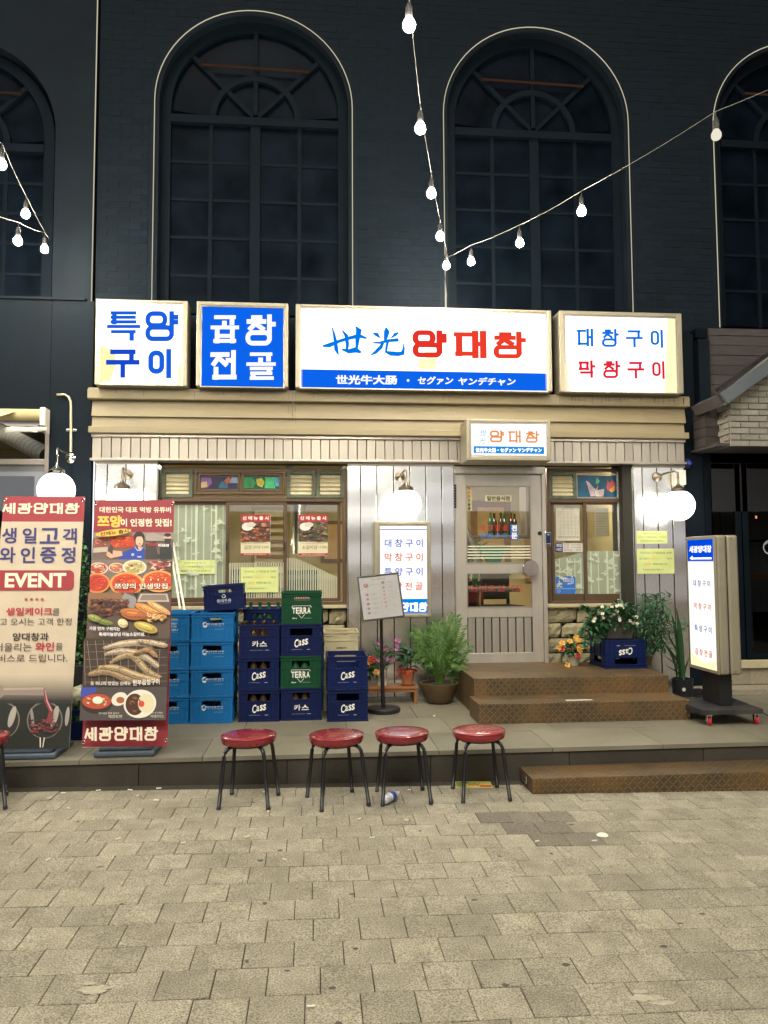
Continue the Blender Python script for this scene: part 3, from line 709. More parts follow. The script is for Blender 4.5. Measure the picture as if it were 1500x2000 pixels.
# stripes and lettering on the door glass
dtf = quadtf((911, 949), (1037, 949), (1039, 1186), (913, 1186), gx1 - gx0, z_b - z_e)
p = Print(dtf)
for i in range(5): p.rect(911, 1066.5 + i * 5.7, 1037.5, 1068.5 + i * 5.7, '#d9d6bd')
p.word('곱창전골', 940, 1025, 992, 1037, 1.3, '#b01f28', gap=.45); p.word('대창구이', 940, 1042, 992, 1052, 1.2, '#1f6fc0', gap=.45)
p.text('어서오십시오', 970, 1149, 13, '#c2222c', .01, w=104)
p.build('door_lettering', M_ink, do, (gx0, DY - .004, z_e), XA, ZA)
def sticker(name, label, px0, py0, px1, py1, Y, draw, m=M_ink, th=.0006, cat='sticker', group=None):
    x0, z0, x1, z1 = rect(px0, py0, px1, py1, Y)
    o = thing(name, label, cat, ((x0 + x1) / 2, Y, z0), group)
    p = Print(lambda a, b: ((a - px0) / (px1 - px0) * (x1 - x0), (1 - (b - py0) / (py1 - py0)) * (z1 - z0)))
    draw(p)
    MB().box(x0, Y - th, z0, x1, Y, z1).build('sheet', M_white, o) if th > .0007 else None
    p.build('print', m, o, (x0, Y - th, z0), XA, ZA); return o
GY = DY - .005
sticker('sticker', 'narrow upright cream sticker with red and black letters at top left of the door glass', 911, 950, 921, 998, GY, lambda p: (p.rect(911, 950, 921, 998, '#c8c08c'),
    [p.text(c, 916, 954.5 + i * 7.8, 6, '#c03028' if i < 3 else '#2a2a22', .03) for i, c in enumerate('에어콘가동중')]))
sticker('sticker', 'cream sticker with bold black letters across the upper door glass', 947, 967.5, 999, 979.5, GY, lambda p: (p.rect(947, 967.5, 999, 979.5, '#d6d0a8'), p.text('일반음식점', 973, 973.5, 8.6, '#1c1c1a', .03, w=44)))
sticker('sticker', 'small blue sticker with two white letters on the middle of the door glass', 997, 1024, 1012, 1054.5, GY, lambda p: (p.rect(997, 1024, 1012, 1054.5, '#1f5fae'), p.text('전', 1004.5, 1031.5, 11, '#e8e8e0', .05), p.text('문', 1004.5, 1046.5, 11, '#e8e8e0', .05)))
# keypad
kx0, kz0, kx1, kz1 = rect(1064.6, 1039, 1076, 1067, DY - .05)
kp = thing('door_keypad', 'silver and dark blue keypad lock on the door frame beside the round pull', 'keypad', ((kx0 + kx1) / 2, DY - .06, kz0))
box('casing', M_chrome, kp, kx0, DY - .062, kz0, kx1, DY - .036, kz1, bevel=.004)
box('screen', mat('dark blue glass', (.01, .02, .07), .1), kp, kx0 + .007, DY - .065, kz0 + .03, kx1 - .007, DY - .0622, kz1 - .012, bevel=.001)
box('button', emat('key light', (.5, .6, 1), .9), kp, kx0 + .02, DY - .0665, kz1 - .032, kx1 - .02, DY - .0652, kz1 - .024, bevel=0)
MB().box(kx0 + .01, DY - .0640, kz0 + .006, kx1 - .01, DY - .0622, kz0 + .02).build('sensor', M_blackm, kp)

# junction box on the right pier
jx0, jz0, jx1, jz1 = rect(1314, 918, 1339, 947, 7.36)
jb = thing('junction_box', 'cream plastic junction box high on the right steel pier above the globe lamp', 'box', ((jx0 + jx1) / 2, 7.42, jz0))
box('casing', M_white, jb, jx0 + .02, 7.345, jz0, jx1, 7.438, jz1, bevel=.008); box('lid', M_white, jb, jx0 + .028, 7.336, jz0 + .008, jx1 - .008, 7.3445, jz1 - .008)

# ------------------------------------------------------------------ film, notes and posters on the windows
def bamboo(p, x0, y0, x1, y1, xs, c, seedv):
    random.seed(seedv)
    for (x, w) in xs:
        y = y1
        while y > y0 + 1:
            h = uni(13, 20) * (1 if w > 3 else .9); ya = max(y0, y - h)
            p.rect(x - w / 2, ya + .4, x + w / 2, y - .4, c); p.rect(x - w / 2 - .5, y - .9, x + w / 2 + .5, y - .1, c); y = ya
    for k in range(len(xs) * 5):
        cx = random.choice(xs)[0] + uni(-7, 7); cy = uni(y0 + 5, y1 - 3)
        for j in range(6):
            a = math.radians(uni(10, 170) if j < 5 else -uni(0, 180)); L = uni(5, 9)
            ex, ey = cx + L * math.cos(a), cy + L * .7 * math.sin(a)
            ex = min(max(ex, x0 + .5), x1 - .5); ey = min(max(ey, y0), y1 - .5)
            if x0 + 1 < cx < x1 - 1: p.line([(cx, cy), ((cx + ex) / 2, (cy + ey) / 2 - .3), (ex, ey)], [.7, 2.8, .4], c)
def film(name, g_, px0, py0, px1, py1, Y, draw, par):
    x0, z0, x1, z1 = g_
    p = Print(lambda a, b: (min(max((a - px0) / (px1 - px0), 0), 1) * (x1 - x0), min(max(1 - (b - py0) / (py1 - py0), 0), 1) * (z1 - z0)))
    draw(p); return p.build(name, M_film, par, (x0, Y, z0), XA, ZA)
FC, BC = '#97a28c', '#c6ceb6'
def d1_(p): p.rect(335, 988, 439, 1166, FC); bamboo(p, 335, 988, 439, 1166, [(350, 2), (364, 3), (375, 1.2), (384, 4.5), (398, 2), (412, 1.5), (421, 4), (434, 1)], BC, 3)
film('frosted_film', g1, 335, 988, 439, 1166, WY + .040, d1_, win1)
def stripes(p, x0, x1, y1, top):
    x = x0 + 1
    while x < x1: p.rect(x, top(x), x + 2.6, y1, '#b9bda6'); x += 4.6
film('striped_film', g2, 448, 988, 552, 1166, WY + .005, lambda p: stripes(p, 448, 552, 1166, lambda x: 1099), win1)
film('striped_film', g3, 560, 988, 661, 1166, WY + .040, lambda p: stripes(p, 560, 661, 1166, lambda x: 1090 + max(0, (x - 575)) ** 1.12 * .26), win1)
def d2_(p): 
    p.poly([(1083, 1095), (1110, 1088), (1139, 1080), (1139, 1160), (1083, 1160)], FC); bamboo(p, 1083, 1092, 1139, 1160, [(1092, 1.4), (1106, 3), (1120, 1.5), (1131, 2.5)], BC, 5)
film('frosted_film', g4, 1083, 990, 1139, 1160, WY + .040, d2_, win2)
def d3_(p): p.rect(1148, 1079, 1206, 1160, FC); bamboo(p, 1148, 1079, 1206, 1160, [(1155, 2), (1168, 1.5), (1184, 3.4), (1196, 2.2)], BC, 6)
film('frosted_film', g5, 1148, 990, 1206, 1160, WY + .005, d3_, win2)

def scrib(p, x0, x1, y, h, c='#3a3a2a', t=None):
    p.text(t, (x0 + x1) / 2, y, h, c, .005, w=x1 - x0)
NG = '#c3cc84'
def note_big(px0, py0, px1, py1):
    def f(p):
        w, h = px1 - px0, py1 - py0; X = lambda a: px0 + a * w; Yv = lambda b: py0 + b * h
        p.rect(px0, py0, px1, py1, NG); scrib(p, X(.08), X(.93), Yv(.17), h * .085, t='기다리는 고객분들을 위해')
        scrib(p, X(.06), X(.3), Yv(.40), h * .085, t='입구에서'); scrib(p, X(.34), X(.76), Yv(.40), h * .085, '#d9b24a', '조용히 대기 후'); scrib(p, X(.8), X(.94), Yv(.40), h * .08, t='에서')
        scrib(p, X(.2), X(.36), Yv(.62), h * .1, '#dd9a3a', '흡연'); scrib(p, X(.42), X(.82), Yv(.62), h * .085, t='부탁드립니다.'); scrib(p, X(.16), X(.7), Yv(.84), h * .06, t='입구에서 금연부탁해요~^^')
    return f
def note_small(px0, py0, px1, py1):
    def f(p):
        w, h = px1 - px0, py1 - py0; X = lambda a: px0 + a * w; Yv = lambda b: py0 + b * h
        p.rect(px0, py0, px1, py1, NG); scrib(p, X(.2), X(.76), Yv(.2), h * .11, t='기다려주셔서 감사합니다.')
        scrib(p, X(.04), X(.28), Yv(.48), h * .12, '#c07a4a', '입장하기'); scrib(p, X(.32), X(.68), Yv(.48), h * .12, t='테이블을 세팅한 후'); scrib(p, X(.72), X(.97), Yv(.48), h * .12, '#8a7a3a', '기쁜 마음으로')
        scrib(p, X(.12), X(.88), Yv(.78), h * .12, t='손님을 맞이하겠습니다. 감사합니다.')
    return f
sticker('note', 'small yellow green handwritten note on the frosted bamboo pane', 343, 1094, 421, 1121, WY + .030, note_small(343, 1094, 421, 1121), M_inkm, .001, 'note')
sticker('note', 'large yellow green handwritten note on the striped pane above the crates', 470, 1108, 543, 1157, WY - .006, note_big(470, 1108, 543, 1157), M_inkm, .001, 'note')
sticker('note', 'small yellow green note, upper one of two taped to the right steel pier', 1243, 1037, 1303, 1062, F - .002, note_small(1243, 1037, 1303, 1062), M_inkm, .001, 'note')
sticker('note', 'large yellow green note, lower one of two taped to the right steel pier', 1244.5, 1071.5, 1316.5, 1120.5, F - .002, note_big(1244.5, 1071.5, 1316.5, 1120.5), M_inkm, .001, 'note')
def meat(p, x0, y0, x1, y1, n, cols, s=(3, 7), seedv=1):
    random.seed(seedv)
    for i in range(n):
        cx, cy = uni(x0, x1), uni(y0, y1); rx = uni(*s); ry = rx * uni(.3, .6)
        rx = min(rx, cx - x0 + .5, x1 - cx + .5); ry = min(ry, cy - y0 + .5, y1 - cy + .5)
        if rx < .6 or ry < .4: continue
        c = col(random.choice(cols)); k = uni(.6, 1.1); c = tuple(v * k for v in c)
        p.ell(cx, cy, rx, ry, c, 9, uni(-.5, .5)); p.ell(cx - rx * .15, cy - ry * .25, rx * .45, ry * .35, tuple(min(1, v * 1.7 + .03) for v in c), 7, uni(-.5, .5))
def poster(px0, name2, price, sd_, tn):
    px1 = px0 + 57; py0, py1 = 1005, 1085
    def f(p):
        p.rect(px0, py0, px1, py1, '#cfc7a4'); p.rect(px0, py0, px1, py0 + 14, '#9a2430'); p.text('신 메 뉴 출 시', px0 + 28.5, py0 + 7, 7, '#e6dcc4', .035, w=50)
        p.rect(px0, py0 + 14, px1, py0 + 53, '#4a3a30'); meat(p, px0, py0 + 16, px1, py0 + 53, 90, tn, (2.5, 6), sd_)
        p.ell(px0 + 13, py0 + 24, 11, 8, '#cfc9bd', 14); p.ell(px0 + 20, py0 + 20, 9, 5, '#bdb6a9', 14)
        p.text(name2, px0 + 22, py0 + 64, 7.5, '#2a2418', .01, w=30); p.text(price, px0 + 47, py0 + 64, 5, '#3a3a3a', .0, w=16)
        p.text('새로운 메뉴를 맛있게 구워 드립니다', px0 + 28, py0 + 56, 2, '#6a5a44', 0, w=50)
        p.rect(px0, py1 - 4.5, px1, py1, '#9a2430'); p.text('불판에 바로 구워 맛있습니다', px0 + 28.5, py1 - 2.2, 2.4, '#e6dcc4', .01, w=44)
    return f
sticker('poster', 'red topped menu poster with sausage like grilled strips on the middle window pane', 470.5, 1005, 528, 1085, WY - .004, poster(470.5, '곱창구이', '19,000', 4, ['#8a4a30', '#a86a48', '#5a3424']), M_ink, .001, 'poster')
sticker('poster', 'red topped menu poster with dark grilled rib meat on the right window pane', 583, 1006, 640, 1086, WY + .032, poster(583, '소갈비살', '17,000', 8, ['#6a4a3c', '#8a6a58', '#45302a', '#4a6a30']), M_ink, .001, 'poster')
def sheetf(p):
    p.rect(1086, 991.5, 1132, 1056, '#c4c0ae'); p.text('대기자 명단', 1110, 994, 4, '#2a2a2a', .01, w=22)
    for i in range(4): p.text('성함과 인원수를 적어 주시면 불러 드리겠습니다', 1106, 999 + i * 2.2, 1.2, '#8a5a4a', 0, w=34)
    for i in range(14): p.rect(1088, 1008 + i * 2.7, 1131, 1008.25 + i * 2.7, '#55554a')
    for x in (1094, 1101, 1109, 1116, 1123): p.rect(x, 1003, x + .3, 1046, '#55554a')
    p.text('전화번호 뒷자리를 적어주세요', 1110, 1049, 4, '#2a2a24', 0, w=42)
sticker('waiting_list', 'white ruled waiting list sheet on the left pane of the small window', 1086, 991.5, 1132, 1056, WY + .034, sheetf, M_inkm, .001, 'sheet')
def hours(p):
    p.rect(1084, 1061, 1138, 1078, '#c9c6ba'); p.rect(1084, 1061, 1099, 1078, '#1d2f66'); p.text('영업', 1091.5, 1065.3, 5.5, '#e0e0e0', .02); p.text('시간', 1091.5, 1073, 5.5, '#e0e0e0', .02)
    for i, t in enumerate(('평 일 : 16시 00분', '주 말 : 15시 00분', '휴무일 :  매주')): p.text(t, 1118, 1063.8 + i * 5.3, 3.6, '#6a3a34', .005, w=34)
sticker('sticker', 'opening hours sticker with a navy block under the waiting list', 1084, 1061, 1138, 1078, WY + .034, hours, M_ink, .0006)
def cesco(p):
    p.rrect(1085.5, 1125.5, 1124, 1160, 4, '#2a66b0'); p.text('CESCO', 1110, 1133, 6.5, '#e6e8ee', .01, w=21); p.text('Members', 1115, 1139, 4, '#e6e8ee', .01, w=13, shear=.3, rot=-.2); p.line([(1102, 1138), (1106, 1140), (1110, 1139)], [.6, 1.5, .4], '#c03a3a')
    p.rect(1086, 1149.5, 1123.5, 1150, '#c8d4ea'); p.ring(1091.5, 1154.5, 2.6, 2.6, .5, '#c8d4ea')
sticker('sticker', 'blue rounded sticker at the lower left of the small window', 1085.5, 1125.5, 1124, 1160, WY + .034, cesco, M_ink, .0006)
sticker('clipboard', 'white ruled sheet on a clipboard behind the right pane of the small window', 1162, 993, 1189, 1047, WY + .06, lambda p: (p.rect(1162, 993, 1189, 1047, '#b5ad98'), [p.rect(1164, 1003 + i * 5, 1188, 1003.6 + i * 5, '#8a7a64') for i in range(8)]), M_inkm, .003, 'clipboard')

# ------------------------------------------------------------------ the room behind
room = thing('restaurant_room', 'warm lit dining room seen through the shop windows and door', 'room', (.85, 9.3, PF))
M_iwall = mat('ochre wallpaper', '#a8976c', .8, var=.2, vscale=2); M_iceil = mat('cream ceiling', '#c8b88a', .8); M_ifloor = mat('dark floor', '#3d3328', .5)
box('back_wall', M_iwall, room, xL, 11.2, .3, xR, 11.3, 3.1, bevel=0); box('ceiling', M_iceil, room, xL, 7.75, 2.75, xR, 11.2, 2.85, bevel=0)
box('floor', M_ifloor, room, xL, 7.75, .45, xR, 11.2, .5, bevel=0)
box('side_wall', M_iwall, room, xL - .1, 7.75, .3, xL, 11.3, 3.1, bevel=0); box('side_wall', M_iwall, room, xR, 7.75, .3, xR + .1, 11.3, 3.1, bevel=0)
for i, (x, y) in enumerate(((-1.2, 9.2), (.4, 9.0), (1.55, 9.2), (3.0, 9.2), (1.7, 8.1))):
    o = box('ceiling_panel', emat('ceiling lamp', (1, .93, .76), 80) if i == 0 else bpy.data.materials['ceiling lamp'], room, x, y, 2.70, x + .5, y + .16, 2.74, bevel=0)
ip = Print(); random.seed(3)
for (x0, z0, x1, z1, c) in ((-.9, 1.3, -.35, 2.3, '#8a7a50'), (-.85, 1.35, -.4, 2.25, '#cfc39a'), (.1, 1.5, .5, 2.1, '#6a4a34'), (.15, 1.55, .45, 2.05, '#b8945c'), (1.75, 1.2, 2.1, 2.3, '#3f6a5a'), (2.3, 1.3, 2.9, 2.4, '#7a5a3c'), (2.4, 1.4, 2.8, 2.3, '#a88a5c'), (3.1, 1.2, 3.5, 2.4, '#8a6a44'), (-1.9, 1, -1.2, 2, '#7a6a44'), (1.15, 1.0, 1.6, 2.3, '#5f4a34')):
    ip.rect(x0, z0, x1, z1, c)
for i in range(7): ip.rect(-.82, 1.45 + i * .11, -.44, 1.5 + i * .11, '#8a6a3c')
ip.build('wall_pictures', M_inkm, room, (0, 11.18, 0), XA, ZA, step=.002)
sh = MB().box(1.9, 8.9, 1.78, 2.75, 9.2, 1.81).box(2.5, 8.9, 1.81, 2.75, 9.2, 2.5); sh.build('shelf', mat('dull shelf wood', (.16, .13, .10), .6), room, bevel=.003)
du = MB().tube([(1.3, 9.6, 2.7), (1.35, 9.3, 2.3), (1.7, 9.0, 2.05), (1.9, 9.0, 1.6), (1.9, 9.0, 1.3)], .06, 12).tube([(-.3, 8.8, 2.7), (-.2, 8.9, 2.3), (-.2, 8.9, 1.6)], .05, 12).tube([(.45, 9.2, 2.7), (.1, 9.2, 2.35), (-.1, 9.2, 2.3), (-.25, 9.2, 1.7)], .04, 10)
du.build('smoke_duct', mat('foil duct', (.35, .33, .28), .35, .8, bump=.5, bscale=40), room, smooth=True)
M_dkg = mat('green bottle glass', (.02, .09, .04), .12, var=.05, spec=.6); M_brg = mat('brown bottle glass', (.06, .03, .012), .12, var=.05, spec=.6)
BOT = [(.001, 0), (.032, .002), (.034, .01), (.034, .15), (.030, .175), (.016, .205), (.0135, .25), (.015, .252), (.015, .27), (.001, .272)]
def bottle(x, y, z, m, label, group=None, cat='bottle'):
    o = MB().lathe(BOT, (0, 0, 0), 14).build('bottle', m, None, smooth='auto'); o.location = (x, y, z); return tag(o, label, cat, group)
protoB = {}
def bottle2(x, y, z, m, label, group):
    if m not in protoB: protoB[m] = bottle(x, y, z, m, label, group); return protoB[m]
    o = protoB[m].copy(); COL.objects.link(o); o.location = (x, y, z); return tag(o, label, 'bottle', group)
for i in range(6): bottle2(2.1 + i * .062, 9.02 + (i % 2) * .08, 1.811, M_brg if i % 3 else M_dkg, '%s bottle from the left on the inside shelf behind the door glass' % ('first second third fourth fifth sixth seventh eighth ninth'.split()[i]), 'bottles on the inside shelf')
def table(x, y, label):
    t = thing('dining_table', label, 'table', (x, y, .5)); box('table_top', mat('green table top', (.03, .12, .09), .4), t, x - .45, y - .35, 1.18, x + .45, y + .35, 1.22)
    box('pedestal', M_blackm, t, x - .04, y - .04, .53, x + .04, y + .04, 1.178); box('foot', M_blackm, t, x - .25, y - .2, .502, x + .25, y + .2, .528); return t
table(1.72, 8.35, 'green topped table just behind the lower door glass'); table(-.5, 8.9, 'green topped table behind the large window')
bottle2(1.75, 8.3, 1.221, M_dkg, 'green bottle standing on the table behind the lower door glass', None)
bw = MB().lathe([(.001, .0), (.05, .004), (.085, .05), (.08, .05), (.04, .012), (.001, .01)], (1.5, 8.25, 1.221), 20).build('bowl', M_white, None, smooth=True); tag(bw, 'white bowl on the table behind the lower door glass', 'bowl')
MB_ = thing('folded_parasol', 'dark green folded cloth hanging behind the lower door glass', 'cloth', (2.0, 8.6, 1.1))
MB().prism([(1.85, 1.68), (2.2, 1.68), (2.04, 1.35)], 8.6, 8.66).build('cloth', mat('green cloth', (.02, .16, .07), .8), MB_)
def chair(x, y, rz, label):
    t = thing('dining_chair', label, 'chair', (x, y, .5), 'chairs in the dining room'); m = bpy.data.materials.get('dark chair') or mat('dark chair', (.025, .022, .02), .5)
    t.rotation_euler = (0, 0, rz)
    MB().box(-.2, -.2, .44, .2, .2, .49).build('seat', m, t, bevel=.01, world=False); MB().box(-.19, .16, .55, .19, .20, .92).build('backrest', m, t, bevel=.02, world=False)
    for a in (-1, 1):
        for b in (-1, 1): MB().box(a * .17 - .015, b * .17 - .015, .005, a * .17 + .015, b * .17 + .015, .439).build('leg', M_blackm, t, world=False)
        MB().box(a * .17 - .015, .165, .491, a * .17 + .015, .195, .56).build('back_post', M_blackm, t, world=False)
chair(1.45, 9.1, 0, 'dark chair behind the table, left side of the door glass'); chair(2.2, 8.95, .2, 'dark chair behind the table, right side of the door glass'); chair(-.1, 8.35, 2.9, 'dark chair with its back to the large window'); chair(-.9, 9.6, .1, 'dark chair beyond the table behind the large window')
sp = thing('house_plant', 'leafy indoor plant seen through the door glass', 'plant', (1.98, 9.8, .5))
mb = MB()
for i in range(120): mb.leaf((1.98 + uni(-.2, .2), 9.8 + uni(-.15, .15), 1.3 + uni(0, .5)), (uni(-1, 1), uni(-1, 1), uni(-.2, 1)), (0, 0, 1), .12, .035)
mb.build('foliage', M_leafd, sp); MB().lathe([(.001, 0), (.12, 0), (.15, .75), (.001, .75)], (1.98, 9.8, .502), 18).build('pot', M_darkpot, sp, smooth='auto'); MB().tube([(1.98, 9.8, 1.24), (1.98, 9.8, 1.6)], .012, 6).build('stem', M_twig, sp)

# ------------------------------------------------------------------ lit signs
BLUE, REDc, WHT = (.004, .13, .84), (.80, .035, .022), (1.65, 1.62, 1.52)
BLU2 = (.01, .12, .75)
def signbox(name, label, ox0, oz0, ox1, oz1, fx0_, fz0, fx1_, fz1, Y, depth, TL, TR, BR, BL, draw, bg=WHT, cat='sign', fm=None):
    o = thing(name, label, cat, ((ox0 + ox1) / 2, Y + depth, oz0))
    MB().box(ox0, Y + .012, oz0, ox1, Y + depth, oz1).build('casing', M_signframe, o, bevel=.012)
    fr = MB(); e = .0
    fr.box(ox0 + .002, Y - .008, oz0 + .002, fx0_, Y + .0115, oz1 - .002).box(fx1_, Y - .008, oz0 + .002, ox1 - .002, Y + .0115, oz1 - .002)
    fr.box(fx0_, Y - .008, fz1, fx1_, Y + .0115, oz1 - .002).box(fx0_, Y - .008, oz0 + .002, fx1_, Y + .0115, fz0)
    fr.build('frame', M_signframe, o, bevel=.006)
    i = .012
    MB().frame(fx0_, fz0, fx1_, fz1, i, Y - .003, Y + .009).build('inner_frame', M_alu, o, bevel=.002)
    p = Print(quadtf(TL, TR, BR, BL, fx1_ - fx0_, fz1 - fz0)); p.quad = [TL, TR, BR, BL]; draw(p, bg)
    p.build('lit_face', M_glow, o, (fx0_, Y + .005, fz0), XA, ZA)
    return o
SY = 7.20
zcap = zc[4] + .013
def sgn(name, label, out, fac, TL, TR, BR, BL, draw, Y=SY, depth=.2, z0=None):
    o0, o1, o2, o3 = rect(*out, Y); f0, f1, f2, f3 = rect(*fac, Y)
    if z0 is not None: o1 = z0
    return signbox(name, label, o0, o1, o2, o3, f0, f1, f2, f3, Y, depth, TL, TR, BR, BL, draw)
# the four big signs on the cap
def s1d(p, bg):
    p.poly(p.quad, bg)
    p.poly([(194, 676), (222, 684), (226, 712), (214, 745), (194, 748)], (1.15, 1.0, .5)); p.poly([(358, 700), (348, 720), (346, 753), (358, 753)], (1.1, 1.03, .66))
    p.glyph('특', 207, 606, 273, 666, 6.6, BLU2, 9); p.glyph('양', 283, 608, 348, 667, 9.5, BLU2); p.glyph('구', 206, 680, 272, 738, 9.5, (.008, .07, .6)); p.glyph('이', 287, 682, 341, 739, 10, BLU2)
sgn('shop_sign', 'white lit sign with four blue letters, leftmost on the fascia', (186, 586, 366, 762), (194, 590.5, 358, 753), (193, 589), (360, 593), (358, 754.5), (192, 752), s1d, z0=zcap)
def s2d(p, bg):
    p.poly(p.quad, BLUE)
    w = (1.15, 1.12, 1.05)
    p.glyph('곱', 411, 613, 466, 672, 7.4, w, 9); p.glyph('창', 479, 614, 537, 675, 9, w); p.glyph('전', 410, 684, 466, 744, 9, w); p.glyph('골', 481, 686, 538, 745, 6.6, w, 9)
sgn('shop_sign', 'blue lit sign with four white letters between two white signs', (383, 590.5, 563, 765), (391.5, 598, 556, 758), (391.5, 596), (556, 600), (555, 759.5), (392.5, 756.5), s2d, z0=zcap)
def s3d(p, bg):
    p.poly(p.quad, bg)
    p.poly([(588, 722), (1067.5, 728), (1067, 762.5), (589, 756.5)], BLUE)
    K = lambda L, w: p.line([(580 + a / 3, 590 + b / 3) for a, b in L], [v / 3 for v in w], (.0, .2, .83))
    K([(150, 262), (185, 258), (240, 235), (300, 215), (360, 200), (403, 215)], [10, 26, 18, 20, 24, 10]); K([(203, 152), (214, 190), (222, 230), (228, 280), (240, 312)], [5, 14, 20, 24, 6])
    K([(262, 170), (285, 200), (292, 250), (288, 290)], [6, 22, 20, 14]); K([(340, 148), (358, 168), (350, 220), (345, 275)], [8, 34, 26, 14]); K([(260, 280), (300, 292), (340, 282), (370, 298)], [10, 26, 34, 12])
    K([(515, 153), (520, 175), (512, 215), (508, 240)], [10, 34, 20, 10]); K([(440, 185), (462, 192), (480, 212)], [8, 24, 6]); K([(588, 180), (570, 190), (545, 212)], [8, 20, 5])
    K([(440, 240), (480, 240), (530, 228), (588, 222)], [8, 14, 18, 20]); K([(500, 235), (485, 265), (455, 295), (424, 315)], [14, 22, 20, 4])
    K([(525, 232), (518, 265), (515, 292), (540, 302), (585, 305), (612, 300), (618, 270), (616, 240)], [16, 14, 16, 26, 26, 26, 12, 3])
    p.ell(840, 693, 18, 7, (1.15, 1.05, .6), 20) 
    p.poly([(815, 700), (850, 700), (848, 722), (812, 720)], (1.15, 1.05, .6))
    p.glyph('양', 803, 645, 869, 698, 9.5, REDc, 11.5); p.glyph('대', 884, 645, 951, 699, 8.5, (.85, .05, .025), 13); p.glyph('창', 962, 646, 1026, 699, 8.5, (.85, .05, .025), 11)
    w = (1.15, 1.15, 1.15)
    p.text('世光牛大肠', 714, 742, 17, w, .035, w=116); p.text('・', 794, 743, 4, w, .03); p.text('セグァン', 847, 743, 15, w, .03, w=68, shear=.15); p.text('ヤンデチャン', 948, 744.5, 15, w, .03, w=112, shear=.15)
    for q in (((591, 607), (591, 756)), ((591, 607), (1065, 613)), ((1065, 613), (1065, 761))): p.line(list(q), .5, (1.2, 1.2, 1.1))
sgn('shop_sign', 'wide white lit sign with blue brush characters, three red letters and a blue band', (577, 600, 1078, 770), (585.5, 605, 1069, 763.5), (586, 602), (1070, 608), (1069, 766.5), (587, 760), s3d, z0=zcap)
def s4d(p, bg):
    p.poly(p.quad, bg)
    p.poly([(1306, 618), (1323, 618), (1323, 768), (1296, 768)], (1.15, 1.05, .6)); p.poly([(1103, 700), (1109, 706), (1112, 764), (1103, 764)], (1.1, 1.0, .6))
    for q in (((1107, 618), (1107, 760)), ((1107, 618), (1318, 622)), ((1318, 622), (1318, 764))): p.line(list(q), .6, (.8, .8, .7))
    for i, ch in enumerate('대창구이'):
        x = (1128, 1176, 1223, 1270)[i]; p.glyph(ch, x, 642 + i * .5, x + (33 if i < 3 else 29), 677 + i * .8, 4.6, (.003, .17, .80), 5)
    for i, ch in enumerate('막창구이'):
        x = (1129, 1177, 1224, 1271)[i]; p.glyph(ch, x, 704 + i * .5, x + (33 if i < 3 else 29), 738 + i * .8, 4.8, (.78, .02, .05), 5)
sgn('shop_sign', 'white lit sign with a blue and a red line of letters, rightmost on the fascia', (1093, 609.5, 1333, 775), (1102.5, 617, 1323, 768), (1103, 615), (1323, 619), (1322.5, 770), (1104, 766), s4d, z0=zcap)
# small sign over the door
def s5d(p, bg):
    p.poly(p.quad, (1.15, 1.14, 1.1)); b = (.03, .3, .75)
    p.text('世', 944, 846, 12, (.25, .5, .7), -.01, shear=.2); p.text('光', 942, 861, 12, (.25, .5, .7), -.01, shear=.2)
    p.glyph('양', 957, 841, 984, 864, 3.4, (.85, .28, .08)); p.glyph('대', 993, 841, 1018, 865, 3.2, (.85, .28, .08)); p.glyph('창', 1027, 842, 1053, 865, 3.2, (.85, .28, .08))
    p.poly([(925, 871.5), (1062, 873.5), (1062, 887), (925, 885)], (.005, .27, .75))
    p.text('世光牛大肠・セグァン ヤンデチャン', 993, 879.4, 8.5, (1.5, 1.5, 1.5), .045, w=128)
DSY = 7.05
sgn('door_sign', 'small white lit sign with orange letters hung over the door', (911, 819, 1076, 900), (918, 825.5, 1069.5, 892), (918, 825), (1070, 826.5), (1069, 893), (918, 891.5), s5d, Y=DSY, depth=.30)
q = onY(911, 898, DSY - .02)
# upright menu sign on the middle pier
def s6d(p, bg):
    p.poly(p.quad, (1.2, 1.19, 1.12)); p.rect(739, 1033.5, 838, 1035.2, (.12, .16, .55)); b, r = (.10, .15, .62), (.75, .15, .08)
    for y, t, c in ((1061, '대창구이', b), (1088.5, '막창구이', r), (1117, '특양구이', b), (1145.5, '곱창전골', r)):
        p.text(t[0] + ' ' + t[1] + ' ' + t[2] + ' ' + t[3], 788.5, y, 15.5, c, .016, w=73)
    p.rect(739, 1170, 838, 1201, (.0, .25, .80)); p.word('세광양대창', 748, 1177, 834, 1195, 2.9, (1.6, 1.6, 1.5), gap=.1)
sgn('menu_sign', 'upright white lit sign with four lines of letters on the middle steel pier', (731, 1018, 842, 1206), (740, 1025, 836.5, 1200), (740, 1025), (835, 1025), (837, 1200), (742, 1200), s6d, Y=7.28, depth=.165)

